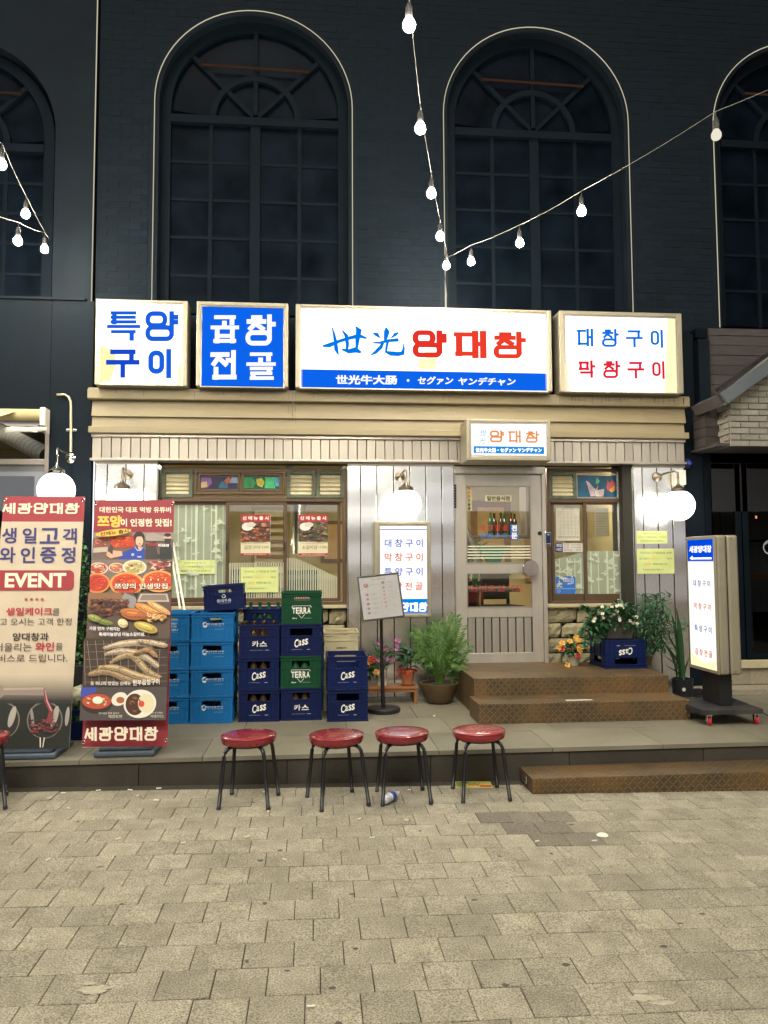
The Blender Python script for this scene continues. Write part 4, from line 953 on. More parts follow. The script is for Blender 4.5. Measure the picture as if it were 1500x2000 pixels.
# standing sign on a trolley at the right
ps = thing('standing_sign', 'tall two sided lit sign with a white arrow on a black wheeled base', 'sign', (3.33, 6.13, PF))
X0, X1, YA0, YA1, ZB, ZT = 3.205, 3.40, 5.915, 6.40, .59, 1.705
MB().box(X0 + .012, YA0, ZB, (X0 + X1) / 2 - .003, YA1, ZT).build('casing', M_signframe2 if False else M_signframe, ps, bevel=.02, seg=4)
MB().box((X0 + X1) / 2 + .003, YA0, ZB, X1, YA1, ZT).build('casing', M_signframe, ps, bevel=.02, seg=4)
MB().box(X0 + .03, YA0 + .012, ZB + .012, X1 - .03, YA1 - .012, ZT - .012).build('core', M_mortar, ps)
e = .03
fr = MB(); fr.box(X0, YA0 + .003, ZB + .003, X0 + .0118, YA0 + e, ZT - .003).box(X0, YA1 - e, ZB + .003, X0 + .0118, YA1 - .003, ZT - .003).box(X0, YA0 + e, ZT - e, X0 + .0118, YA1 - e, ZT - .003).box(X0, YA0 + e, ZB + .003, X0 + .0118, YA1 - e, ZB + e)
fr.build('frame', M_signframe, ps, bevel=.004)
for z in (ZT - .03, ZB + .03):
    for y in (-.03, .03): MB().box(X0 + .05 + (0 if y < 0 else .085), YA0 - .0015, z - .003, X0 + .056 + (0 if y < 0 else .085), YA0 - .0002, z + .003).build('rivet', M_blackm, ps)
Wf, Hf = YA1 - YA0 - 2 * e, ZT - ZB - 2 * e
p = Print(lambda a, b: (a * Wf, b * Hf))          # a: 0 far .. 1 near, b: up
p.rect(0, 0, 1, 1, (1.15, 1.14, 1.06)); p.poly([(0, 0), (1, 0), (1, .07), (.5, .035), (0, .10)], (1.15, 1.05, .6)); p.rect(0, .83, 1, 1, (.0, .07, .75)); p.rect(0, .822, 1, .826, (.5, .5, .6))
class Flip:  # draw helpers expect y down: wrap the transform
    pass
p.tf = lambda a, b: (a * Wf, (1 - b) * Hf)
p.text('세광양대창', .51, .075, .052, (1.25, 1.25, 1.2), .04, w=.86)
p.poly([(.08, .148), (.2, .125), (.2, .141), (.94, .141), (.94, .155), (.2, .155), (.2, .160)], (1.6, 1.6, 1.5))
for y, t, c in ((.345, '대창구이', (.12, .13, .4)), (.525, '막창구이', (.6, .12, .08)), (.70, '특양구이', (.1, .13, .45)), (.885, '곱창전골', (.65, .12, .06))):
    p.text(t[0] + ' ' + t[1] + ' ' + t[2] + ' ' + t[3], .53, y, .05, c, .018, w=.66)
p.build('lit_face', M_glow, ps, (X0 - .001, YA1 - e, ZB + e), (0, -1, 0), (0, 0, 1))
MB().box(3.255, 6.01, .333, 3.362, 6.29, ZB + .012).build('post', M_blackm, ps, bevel=.003)
MB().box(3.03, 5.86, .292, 3.53, 6.44, .332).build('base_plate', mat('dusty black plate', (.02, .02, .022), .5, var=.4, vscale=9, dirt=.5, dirtc=(.12, .11, .08)), ps, bevel=.003)
for (x, y) in ((3.10, 5.90), (3.49, 5.90), (3.10, 6.38), (3.49, 6.38)):
    c_ = MB().box(x - .022, y - .022, .283, x + .022, y + .022, .2915).box(x - .018, y - .012, .235, x - .013, y + .02, .2835).box(x + .013, y - .012, .235, x + .018, y + .02, .2835).build('caster', M_chrome, ps, bevel=.002)
    MB().lathe([(.001, -.011), (.026, -.011), (.031, -.006), (.031, .006), (.026, .011), (.001, .011)], (x, y, PF + .032), 20, axis='x').build('wheel', mat('red wheel', (.5, .02, .03), .3) if x == 3.10 and y == 5.90 else bpy.data.materials['red wheel'], c_, smooth='auto')

# ------------------------------------------------------------------ globe lamps
M_globe = emat('lit globe', (1, .97, .88), 9)
def globe_lamp(label, gx, gz_, gy, r, wx, wz, wy, side, M_brass=M_brass):
    t = thing('globe_lamp', label, 'wall lamp', (wx, wy, wz), 'globe wall lamps on the shop fronts')
    MB().sphere((gx, gy, gz_), r, 40).build('globe', M_globe, t, smooth=True)
    zt_ = gz_ + r
    MB().lathe([(.001, zt_ + .06), (.016, zt_ + .06), (.022, zt_ + .045), (.07, zt_ + .012), (.072, zt_ - .02), (.068, zt_ - .028)][::-1], (gx, gy, 0), 28).build('cap', M_brass, t, smooth='auto')
    MB().lathe([(.001, -.03), (.018, -.028), (.03, -.016), (.046, -.010), (.05, -.001)], (wx, wy, wz), 26, axis='y').build('wall_plate', M_brass, t, smooth='auto')
    top = zt_ + .10
    MB().tube([(wx, wy - .03, wz), (wx + (gx - wx) * .25, wy - .09, wz + .02), (wx + (gx - wx) * .75, gy + .03, wz + .035), (gx - .0, gy + .006, wz + .02), (gx, gy, min(wz - .02, top)), (gx, gy, zt_ + .055)], .011, 10).build('arm', M_brass, t, smooth=True)
    return t
wpl = lambda px, py: onY(px, py, F)
g = onY(793, 985, 7.20); w_ = wpl(781, 931); globe_lamp('round lit globe lamp on the middle steel pier over the upright menu sign', g.x, g.z, 7.20, .146, w_.x, w_.z, F - .001, 1)
g = onY(1326, 987, 7.20); w_ = wpl(1283, 932); globe_lamp('round lit globe lamp at the outer edge of the right steel pier', g.x, g.z, 7.20, .150, w_.x, w_.z, F - .001, 1)
g = onY(238, 983, 7.20); w_ = wpl(249, 927); globe_lamp('round lit globe lamp half hidden behind the food banner', g.x, g.z, 7.20, .146, w_.x, w_.z, F - .001, -1)
NY = 7.42
g = onY(110, 957, 7.0); w_ = onY(138, 895, NY); globe_lamp('round lit globe lamp on the black pier above the event banner', g.x, g.z, 7.0, .158, w_.x, w_.z, NY - .001, -1, M_chrome)
cp = [onY(*q, NY - .02) for q in ((138.5, 883), (138.5, 840), (138.5, 800), (138, 784), (134, 775), (127, 771), (111, 771))]
cd = MB().tube(cp, .012, 10); ob = cd.build('conduit_pipe', mat('pale steel conduit', '#b8b295', .4, .4), None, smooth=True); tag(ob, 'pale steel conduit bent at the top above the leftmost globe lamp', 'pipe')
q = onY(139, 840, NY - .02); clamp = MB().box(q.x - .05, NY - .012, q.z - .012, q.x + .05, NY - .001, q.z + .012).build('pipe_clamp', M_chrome, None, bevel=.004); 
clamp.parent = ob

# ------------------------------------------------------------------ strings of bulbs
M_bulb = emat('lit bulb', (1, .91, .74), 1150); M_cable = mat('black cable', (.03, .03, .028), .6); M_palecable = mat('pale cable', (.12, .115, .10), .6)
M_sock = M_blackr
bulbmesh = None
def string(label, pts, bulbs, dimidx=()):
    t = thing('string_light', label, 'string lights', pts[0], 'strings of bulbs over the street')
    # sagging cable through the points
    P_ = []
    for a, b in zip(pts[:-1], pts[1:]):
        a, b = Vector(a), Vector(b)
        for k in range(8): s_ = k / 8; v = a.lerp(b, s_); v.z -= .06 * (b - a).length * .25 * 4 * s_ * (1 - s_); P_.append(v)
    P_.append(Vector(pts[-1])); MB().tube(P_, .0024, 6).build('cable', M_palecable, t, smooth=True)
    for i, b in enumerate(bulbs):
        b = Vector(b)
        s = MB().lathe([(.001, .115), (.010, .115), (.014, .10), (.018, .095), (.019, .045), (.017, .036)][::-1], b, 14).build('socket', M_sock, t, smooth='auto')
        MB().tube([b + Vector((0, 0, .11)), b + Vector((0, 0, .155))], .003, 5).build('hook', M_cable, s)
        MB().lathe([(.001, -.034), (.014, -.031), (.026, -.022), (.0315, -.008), (.031, .008), (.024, .024), (.0165, .036), (.0155, .046)], b, 20).build('bulb', M_bulb if i not in dimidx else emat('faint bulb', (1, .93, .74), .85), t, smooth=True)
def bp(px, py, d): return onY(px, py, d)
def cab(b): return Vector((b.x, b.y, b.z + .155))
A1 = onY(868, 505, 7.25)
b_ = [bp(872, 519, 6.95), bp(859.5, 462, 6.2), bp(842.5, 378, 5.4), bp(821, 251, 4.55), bp(799, 49, 3.75)]
far = [Vector((.37 - .05 * k, 2.9 - .85 * k, 4.12 + .02 * k)) for k in range(6)]
string('string of bulbs running from over the wide sign straight back above the viewer', [A1] + [cab(v) for v in b_ + far], b_ + far)
c_ = [bp(920, 511, 6.75), bp(1015, 475, 6.1), bp(1136, 413, 5.35), bp(1399, 264, 4.5)]
far = [Vector((3.1 + .75 * k, 3.6 - .8 * k, 4.15 + .03 * k)) for k in range(5)]
string('string of bulbs rising to the right across the second arched window', [A1] + [cab(v) for v in c_ + far], c_ + far, (3,))
A2 = onY(95, 465, 7.3)
d_l = [bp(87, 487, 7.0), bp(35, 471, 6.3)]
far = [Vector((-3.2 - .8 * k, 5.4 - .7 * k, 4.1)) for k in range(4)]
string('lower string of bulbs ending at the left window corner', [A2] + [cab(v) for v in d_l + far], d_l + far)
e_l = [bp(50, 418, 6.4), bp(3, 322, 5.5)]
far = [Vector((-2.3 - .05 * k, 4.6 - .85 * k, 4.15)) for k in range(7)]
string('upper string of bulbs falling steeply to the left window corner', [A2] + [cab(v) for v in e_l + far], e_l + far)
wv_ = MB().tube([A1, onY(869, 540, 7.4), onY(872, 575, 7.38), onY(871, 606, 7.32)], .005, 6).build('power_cable', M_palecable, None, smooth=True); tag(wv_, 'pale cable dropping from the bulb string to the top of the wide sign', 'cable')

# ------------------------------------------------------------------ black painted building above
UY = 7.62
up = thing('brick_building', 'black painted brick building with tall arched windows above the restaurant', 'building', (1.2, UY, 3.2))
arches = []
for (cx, hw, spr) in ((-.605, .99, 6.14), (2.32, .99, 6.14), (5.24, .99, 6.14)):
    arches.append((cx, hw, spr))
ux0 = onY(187, 500, UY).x; ux1 = 7.0; uz0 = 3.1; uz1 = 8.6
# wall with arched openings: columns of quads around the openings
def archwall(mb, x0, x1, z0, z1, y, ars, open_z0, dep=.16):
    xs = [x0]
    for cx, hw, spr in ars:
        n = 28; xs += [cx - hw * math.cos(math.pi * i / n) for i in range(n + 1)]
    xs = sorted([q for q in xs if x0 <= q <= x1] + [x1])
    for a, b in zip(xs[:-1], xs[1:]):
        m = (a + b) / 2; hit = None
        for cx, hw, spr in ars:
            if abs(m - cx) < hw: hit = (cx, hw, spr)
        if not hit: mb.add([(a, y, z0), (b, y, z0), (b, y, z1), (a, y, z1)], [(0, 1, 2, 3)])
        else:
            cx, hw, spr = hit; f = lambda q: spr + math.sqrt(max(0, hw * hw - (q - cx) ** 2))
            mb.add([(a, y, f(a)), (b, y, f(b)), (b, y, z1), (a, y, z1)], [(0, 1, 2, 3)]); mb.add([(a, y, f(a)), (b, y, f(b)), (b, y + dep, f(b)), (a, y + dep, f(a))], [(0, 1, 2, 3)])
            if open_z0 > z0: mb.add([(a, y, z0), (b, y, z0), (b, y, open_z0), (a, y, open_z0)], [(0, 1, 2, 3)])
    for cx, hw, spr in ars:
        for q in (cx - hw, cx + hw):
            if x0 < q < x1: mb.add([(q, y, open_z0), (q, y + dep, open_z0), (q, y + dep, spr), (q, y, spr)], [(0, 1, 2, 3)])
mw = MB(); archwall(mw, ux0, ux1, uz0, uz1, UY + .006, [(c, h - .04, s) for c, h, s in arches], 3.95); mw.build('wall', M_black, up)
# bricks: the lower ones near the signs each on their own, the rest as one part
bl, bh, gap = .215, .062, .010
bricks = []
z = 3.22; r = 0
while z < 8.5:
    x = ux0 + .01 - (bl / 2 if r % 2 else 0)
    while x < 7:
        xa, xb = max(x, ux0 + .008), x + bl - gap
        ok = xb - xa > .03
        for cx, hw, spr in arches:
            ze = max(z, spr)
            lim = hw + .05 if z < spr else (math.sqrt(max(0, (hw + .05) ** 2 - (z - spr) ** 2)) if z - spr < hw + .05 else 0)
            if lim and xb > cx - lim and xa < cx + lim and z + bh > 3.95:
                if xa < cx - lim < xb and cx - lim - xa > .05: xb = cx - lim
                elif xa < cx + lim < xb and xb - cx - lim > .05: xa = cx + lim
                else: ok = False
        if ok and xb - xa > .03: bricks.append((xa, xb, z))
        x += bl
    z += bh + gap; r += 1
vb = [b for b in bricks if b[0] < 4.0 and b[2] > 4.02]; vb.sort(key=lambda b: b[2]); own = set(vb[:300])
fullm = None; restb = MB()
def brickgeo(mb, w_, jit): mb.add([(0, 0, 0), (w_, 0, 0), (w_, 0, bh), (0, 0, bh), (.004, -.0035 + jit, .004), (w_ - .004, -.0035 - jit, .004), (w_ - .004, -.0035 - jit, bh - .004), (.004, -.0035 + jit, bh - .004)], [(4, 5, 6, 7), (0, 1, 5, 4), (1, 2, 6, 5), (2, 3, 7, 6), (3, 0, 4, 7)])
meshes = {}
random.seed(2)
for b in bricks:
    w_ = b[1] - b[0]
    if b in own:
        key = round(w_, 2)
        if key not in meshes:
            mb = MB(); brickgeo(mb, w_, .0012); me = bpy.data.meshes.new('brick'); me.from_pydata([tuple(v) for v in mb.v], [], mb.f); me.materials.append(M_brickb); meshes[key] = me
        o = link('brick', meshes[key], up); o.location = Vector((b[0], UY + .006 + uni(-.002, .002), b[2])) - off(up)
    else:
        if b[0] > 6 : continue
        restb.M = Matrix.Translation((b[0], UY + .006 + uni(-.002, .002), b[2])); brickgeo(restb, w_, uni(-.001, .001))
tag(restb.build('brick_courses', M_brickb, up), kind='stuff')
# arched windows
def arcpts(cx, z, r, a0, a1, n=24, y=0): return [(cx + r * math.cos(math.radians(a0 + (a1 - a0) * i / n)), y, z + r * math.sin(math.radians(a0 + (a1 - a0) * i / n))) for i in range(n + 1)]
def arcbar(mb, cx, z, r0, r1, a0, a1, y0, y1, n=24):
    A = arcpts(cx, z, r0, a0, a1, n); B = arcpts(cx, z, r1, a0, a1, n); vs = []
    for a, b in zip(A, B): vs += [(a[0], y0, a[2]), (b[0], y0, b[2]), (a[0], y1, a[2]), (b[0], y1, b[2])]
    fs = []
    for i in range(n): k = i * 4; j = k + 4; fs += [(k, k + 1, j + 1, j), (k + 2, j + 2, j + 3, k + 3), (k, j, j + 2, k + 2), (k + 1, k + 3, j + 3, j + 1)]
    mb.add(vs, fs)
def archwin(cx, hw, spr, zb, parent, strip=True, outline=True, tubeY=UY - .02, y=UY):
    zt_b = spr - .10; R0 = hw - .09
    fr = MB(); Yf, Yb = y + .10, y + .16
    fr.box(cx - hw + .04, Yf, zb, cx - R0 + .05, Yb, spr).box(cx + R0 - .05, Yf, zb, cx + hw - .04, Yb, spr)
    arcbar(fr, cx, spr, R0 - .05, hw - .04, 0, 180, Yf, Yb)
    fr.box(cx - R0 + .05, Yf - .02, zt_b - .06, cx + R0 - .05, Yb, zt_b + .02).box(cx - .05, Yf + .004, zb, cx + .05, Yb, zt_b - .06)
    arcbar(fr, cx, zt_b + .02, .40, .46, 0, 180, Yf + .006, Yb)
    for a in (45, 90, 135):
        d = Vector((math.cos(math.radians(a)), 0, math.sin(math.radians(a)))); n_ = Vector((-d.z, 0, d.x)) * .022
        p0 = Vector((cx, 0, zt_b + .02)); p1 = p0 + d * (R0 + (.02 if a != 90 else .06))
        fr.add([p0 + n_ + Vector((0, Yf + .01, 0)), p1 + n_ + Vector((0, Yf + .01, 0)), p1 - n_ + Vector((0, Yf + .01, 0)), p0 - n_ + Vector((0, Yf + .01, 0)), p0 + n_ + Vector((0, Yb, 0)), p1 + n_ + Vector((0, Yb, 0)), p1 - n_ + Vector((0, Yb, 0)), p0 - n_ + Vector((0, Yb, 0))],
               [(0, 1, 2, 3), (0, 4, 5, 1), (3, 2, 6, 7)])
    w = fr.build('arched_window', M_bframe, parent)
    nrow = 5; H = (zt_b - .06 - zb) / nrow
    for sgn_ in (-1, 1):
        xa = cx + sgn_ * .05; xb = cx + sgn_ * (R0 - .05); xa, xb = min(xa, xb), max(xa, xb); xm = (xa + xb) / 2
        mu = MB().box(xm - .02, Yf + .02, zb, xm + .02, Yb - .01, zt_b - .06)
        for k in range(1, nrow): mu.box(xa, Yf + .022, zb + H * k - .015, xm - .02, Yb - .01, zb + H * k + .015).box(xm + .02, Yf + .022, zb + H * k - .015, xb, Yb - .01, zb + H * k + .015)
        mu.build('muntin', M_bframe, w)
        for k in range(nrow):
            for (u0, u1) in ((xa, xm - .02), (xm + .02, xb)):
                MB().box(u0, Yb - .03 + uni(-.004, .004), zb + H * k + .015, u1, Yb - .02, zb + H * (k + 1) - .015).build('pane', M_bglass, w)
    fan = MB(); A = arcpts(cx, spr, R0 - .02, 0, 180, 24)
    fan.add([(cx, Yb - .01, zt_b)] + [(a[0], Yb - .01, a[2]) for a in A], [(0, i + 1, i + 2) for i in range(24)]); fan.build('fan_pane', M_bglass, w)
    if outline:
        pts = [(cx - hw, tubeY, zb - .05)] + [(a[0], tubeY, a[2]) for a in reversed(arcpts(cx, spr, hw, 0, 180, 36))] + [(cx + hw, tubeY, zb - .05)]
        tb = MB().tube(pts, .0048, 6).build('light_tube', M_neon, None, smooth=True)
        tag(tb, 'x', 'light tube', 'thin light tubes outlining the arched windows'); 
    else: tb = None
    if strip: MB().tube([(cx - .55, Yf - .012, spr + .46), (cx, Yf - .012, spr + .45), (cx + .55, Yf - .012, spr + .44)], .011, 6).build('reflection_strip', M_reflstrip, w)  # dim glowing strip put in for a reddish line reflected in the window
    return w, tb
for (cx, hw, spr), L in zip(arches, ('the left arched window above the blue sign', 'the middle arched window behind the bulb strings', 'the right arched window cut by the edge of the photograph')):
    w, tb = archwin(cx, hw, spr, 4.0, up); tb['label'] = 'thin warm light tube outlining ' + L
# vertical tube at the left corner
vt = MB().tube([(ux0 - .015, UY - .06, 8.0), (ux0 - .015, UY - .06, 3.2)], .0055, 6).build('light_tube', M_neon, None); tag(vt, 'straight upright light tube at the left corner of the black brick building', 'light tube', None)
vt2 = MB().box(xL - .013, F - .006, PF + .1, xL - .003, F + .004, zt + .02).build('light_tube', emat('edge tube', (.95, .95, 1), 1.4), None); tag(vt2, 'white upright light strip along the left edge of the left steel pier', 'light tube')
# cornice blocks at the right below the third window
MB().box(3.93, UY - .12, 3.80, 7.0, UY + .006, 3.90).build('window_sill', M_bframe, up, bevel=.004)
MB().box(3.52, UY - .06, 3.76, 3.93, UY + .0, 3.86).build('ledge', M_black, up, bevel=.004)
MB().box(xR - .02, F + .06, PF, onY(1385, 800, F + .06).x, UY + .02, 3.76).build('pier', M_black, up)
# bricks on that pier above
pb = MB(); z = 3.2; r = 0
pier = MB().box(3.90, F - .05, 2.98, 4.02, UY + .02, 3.76).build('pier', M_black, up)

# ------------------------------------------------------------------ left neighbour
nb = thing('neighbour_building', 'smooth black fronted shop at the left edge with a cream awning', 'building', (-3.2, NY, PF))
nx1 = onY(178, 900, NY).x; nx0 = onY(96, 850, NY).x; nz = onY(50, 800, NY).z
MB().box(nx0, NY, PF, nx1, UY + .02, 4.0).build('pier', M_black, nb, bevel=.004)
MB().box(-8, NY + .0, nz, nx0 - .002, UY + .02, 4.0).build('lintel', M_black, nb, bevel=.004)
MB().box(-8, NY + .02, nz - .02, nx0 - .004, NY + .2, nz - .003).build('lintel_trim', M_bframe, nb)
c0 = onY(-95, 300, UY).x
al = [(c0 + .0, .93, 6.05)]
cx0 = onY(106, 400, UY).x - .93
mw = MB(); archwall(mw, -8, ux0 - .025, 4.0, uz1, UY - .01, [(cx0, .93, 5.75)], 4.03); mw.build('wall', mat('smooth black render', (.0065, .0105, .015), .75, spec=.12, var=.3, vscale=3, bump=.06), nb)
w, _ = archwin(cx0, .93, 5.75, 4.05, nb, outline=False, y=UY - .01)
# ledge line
MB().box(-8, NY - .02, 4.0, ux0 - .025, UY, 4.025).build('ledge', M_black, nb)
al_ = M_alu
wf0, wf1 = onY(88, 900, NY + .06).x, nz
fr = MB().box(wf0, NY + .04, PF, nx0 - .002, NY + .1, nz - .022); zf1, zf0 = onY(50, 895, NY).z, onY(50, 906, NY).z
fr.box(-8, NY + .05, zf0, wf0, NY + .1, zf1); fr.build('shopfront_frame', M_alu, nb, bevel=.004)
MB().box(-8, NY + .07, zf1, wf0, NY + .076, nz - .022).build('pane', M_glass, nb); MB().box(-8, NY + .07, PF, wf0, NY + .076, zf0).build('pane', M_glass, nb)
q = rect(0, 908, 87, 968, NY + .09); MB().box(-4, NY + .085, q[1] - .3, wf0 - .004, NY + .10, q[3]).build('door_panel', mat('grey door', '#8f8f98', .35, .2, var=.1), nb)
MB().box(-4, NY + .080, q[1] - .3, onY(67, 940, NY + .08).x, NY + .0845, onY(50, 930, NY + .08).z).build('door_glass', M_bglass, nb)
# awning roll and arm
aw = thing('awning', 'cream rolled cloth awning with a white folding arm at the left edge', 'awning', (-2.9, NY - .1, nz - .1))
a_, b2_ = onY(0, 830, NY - .12), onY(88, 812, NY - .12)
MB().tube([(-4.2, NY - .1, b2_.z + .01), (b2_.x - .02, NY - .1, b2_.z + .01)], .055, 16).build('cloth_roll', mat('cream awning cloth', '#cdbd8c', .8, var=.08), aw, smooth=True)
MB().add([(-4.2, NY - .16, b2_.z), (b2_.x - .25, NY - .16, b2_.z + .03), (-3.0, NY - .75, b2_.z - .26), (-4.2, NY - .75, b2_.z - .3)], [(0, 1, 2, 3)]).build('cloth', bpy.data.materials['cream awning cloth'], aw)
MB().box(b2_.x - .03, NY - .18, b2_.z - .16, b2_.x + .02, NY - .04, b2_.z + .07).build('bracket', M_white, aw, bevel=.01)
e0, e1 = onY(88, 838, NY - .2), onY(12, 840, NY - .5)
MB().tube([e0, e1], .022, 8).build('arm', M_white, aw, bevel=.002); MB().tube([e0 + Vector((-.03, 0, .03)), e0 + Vector((-.03, 0, -.03))], .035, 10).build('elbow', M_blackm, aw)
# lit interior with a big duct
nr = thing('neighbour_room', 'lit ceiling and ducts seen through the top glass of the left shop', 'room', (-4, 9.5, 2.4))
box('ceiling', mat('brown ceiling', (.16, .11, .07), .8), nr, -8, 7.7, 3.15, nx0 + .3, 12, 3.2, bevel=0); box('back_wall', bpy.data.materials['brown ceiling'], nr, -8, 11.5, .2, nx0 + .3, 11.6, 3.2, bevel=0)
dk_ = MB().tube([onY(0, 842, 9.0), onY(95, 892, 7.9)], .09, 18); dk_.build('duct', mat('pale duct', '#b5ad98', .6), nr, smooth=True)
dr_ = MB()
for i in range(14):
    s_ = i / 13; c0_ = onY(0, 842, 9.0).lerp(onY(95, 892, 7.9), s_); dv = (onY(95, 892, 7.9) - onY(0, 842, 9.0)).normalized(); dr_.tube([c0_ - dv * .002, c0_ + dv * .002], .0915, 18)
dr_.build('duct_seam', M_mortar, nr)
box('ceiling_lamp', emat('white tube lamp', (.95, .95, 1), 6), nr, -4.6, 8.4, 3.08, -3.0, 8.5, 3.12, bevel=0); box('ceiling_lamp', bpy.data.materials['white tube lamp'], nr, -4.6, 9.4, 3.08, -3.0, 9.5, 3.12, bevel=0)

# ------------------------------------------------------------------ right neighbour
nr2 = thing('neighbour_building', 'right hand shop with pale brick bay, grey sloping beam and black framed doors', 'building', (4.9, 7.3, PF))
RY = 7.50
zsof = onY(1440, 903, RY).z
# weathered plank wall
px_ = onY(1385, 700, RY - .05).x; z = onY(1385, 800, RY - .05).z - .05
zt_p = onY(1440, 642, RY - .05).z; k = 0; ph = .103
while z < zt_p:
    hh = min(ph, zt_p - z); MB().box(px_, RY - .05 - uni(0, .006), z + .002, 6.9, RY - .02, z + hh - .003).build('plank', M_plank, nr2); z += ph
MB().box(px_, RY - .02, 2.0, 6.9, RY + .1, zt_p).build('backing', M_blackm, nr2)
# plank box under
bq0, bq1 = onY(1378, 850, 7.2).x, onY(1418, 850, 7.2).x; zb_, zt_b2 = onY(1390, 871, 7.2).z, onY(1390, 797, 7.2).z
hh = (zt_b2 - zb_) / 4
for i in range(4): MB().box(bq0, 7.2, zb_ + hh * i + .002, bq1 + .12, 7.44, zb_ + hh * (i + 1) - .002).build('plank', M_plank, nr2)
# pale brick bay
BY = 6.98; wx0_ = onY(1427, 850, BY).x; wz0 = onY(1440, 871, BY).z
slope0 = onY(1422, 795, BY); slope1 = onY(1500, 733, BY); sl_ = (slope1.z - slope0.z) / (slope1.x - slope0.x)
zz_ = lambda x: slope0.z + sl_ * (x - slope0.x) + .10
bxs = MB().prism([(wx0_ + .01, wz0 + .004), (6.9, wz0 + .004), (6.9, zz_(6.9)), (wx0_ + .01, zz_(wx0_ + .01))], BY + .012, 7.4).build('bay_wall', M_wmortar, nr2)
r = 0; z = wz0; bl2, bh2 = .192, .060
brm = {}
while z < wz0 + 1.3:
    x = wx0_ - (bl2 * .45 if r % 2 else 0)
    while x < 5.4:
        xa, xb = max(x, wx0_), x + bl2 - .009
        if xb - xa > .03 and z + .03 < slope0.z + sl_ * ((xa + xb) / 2 - slope0.x) + .05:
            key = round(xb - xa, 3)
            if key not in brm:
                mb = MB(); mb.box(0, 0, 0, key, .02, bh2 - .009); me = bpy.data.meshes.new('brick'); me.from_pydata([tuple(v) for v in mb.v], [], mb.f); me.materials.append(M_wbrick); brm[key] = me
            o = link('brick', brm[key], nr2); o.location = Vector((xa, BY - uni(0, .004), z)) - off(nr2); b_m = o.modifiers.new('bevel', 'BEVEL'); b_m.width = .004; b_m.segments = 2
        x += bl2
    for yy in ((BY + .03, ) if z < slope0.z + .02 else ()):
        o = MB().box(wx0_ - .006 - uni(0, .004), yy, z, wx0_ + .012, yy + (.09 if r % 2 else .19), z + bh2 - .009).build('brick', M_wbrick, nr2, bevel=.004)
    z += bh2; r += 1
# sloping steel beam in front and the plank roof over it
def beam(mb, p0, p1, w, y0, y1):
    d = (Vector(p1) - Vector(p0)); d.y = 0; d.normalize(); n_ = Vector((-d.z, 0, d.x)) * w; a, b = Vector(p0), Vector(p1)
    mb.prism([(a.x, a.z), (b.x, b.z), (b.x + n_.x, b.z + n_.z), (a.x + n_.x, a.z + n_.z)], y0, y1)
s0_, s1_ = onY(1420, 789, 6.88), onY(1560, 689, 6.88)
mb = MB(); beam(mb, s0_, s1_, .12, 6.86, 6.90); mb.build('sloping_beam', M_beam, nr2, bevel=.003)
mb = MB(); beam(mb, s0_ + Vector((-.06, 0, .13)), s1_ + Vector((-.06, 0, .13)), .03, 6.87, 6.95); mb.build('roof_edge', M_blackm, nr2)
mb = MB(); beam(mb, s0_ + Vector((-.09, 0, -.035)), s0_ + Vector((.0, 0, .02)), .10, 6.91, 7.3); mb.build('roof_end', M_plank, nr2)
# underside and door framing
MB().box(bq0, 7.0, zb_ - .03, 6.9, RY, zb_ - .004).build('soffit', M_plank, nr2)
zdt, zdb = onY(1440, 905, RY).z, onY(1440, 1288, RY).z
dx0 = onY(1378, 1000, RY).x
MB().box(dx0 - .001, RY - .02, zdt, 6.9, RY + .1, zb_ - .03).build('lintel', M_bframe, nr2)
for (p0, p1) in ((1379, 1449), (1451, 1560)):
    q = rect(p0, 905, p1, 1288, RY)
    d_ = MB().frame(q[0] + .002, q[1], q[2] - .002, q[3] - .002, .06, RY - .02, RY + .03).build('glazed_door', M_bframe, nr2, bevel=.003)
    MB().box(q[0] + .062, RY, q[1] + .06, q[2] - .062, RY + .006, q[3] - .062).build('pane', M_glassd, d_)
MB().box(dx0 - .03, RY - .06, PF, 6.9, RY + .1, zdb - .003).build('plinth_core', M_mortar, nr2)
# granite plinth blocks and step
zq = [onY(1440, v, RY - .1).z for v in (1290, 1305, 1338)]
x = dx0 - .02
while x < 6:
    MB().box(x, RY - .09, zq[1] + .002, x + .378, RY - .061, zq[0] - .012).build('plinth_stone', M_granite, nr2, bevel=.002) if False else None
    MB().box(x, RY - .085, zq[2] + .002, x + .378, RY - .0605, zq[1] - .002).build('plinth_stone', M_granite, nr2, bevel=.002); x += .38
MB().box(dx0 - .03, RY - .12, zq[1], 6.9, RY - .0605, zq[0]).build('plinth_cap', M_ledge, nr2, bevel=.004)
MB().box(dx0 - .3, RY - .34, PF, 6.9, RY - .0865, zq[2] - .002).build('step', M_granite, nr2, bevel=.004)
MB().box(dx0 - .25, RY - .30, PF + .001, dx0 - .0, RY - .1, zq[2] - .0).build('kerb_stone', M_granite, nr2, bevel=.004) if False else None
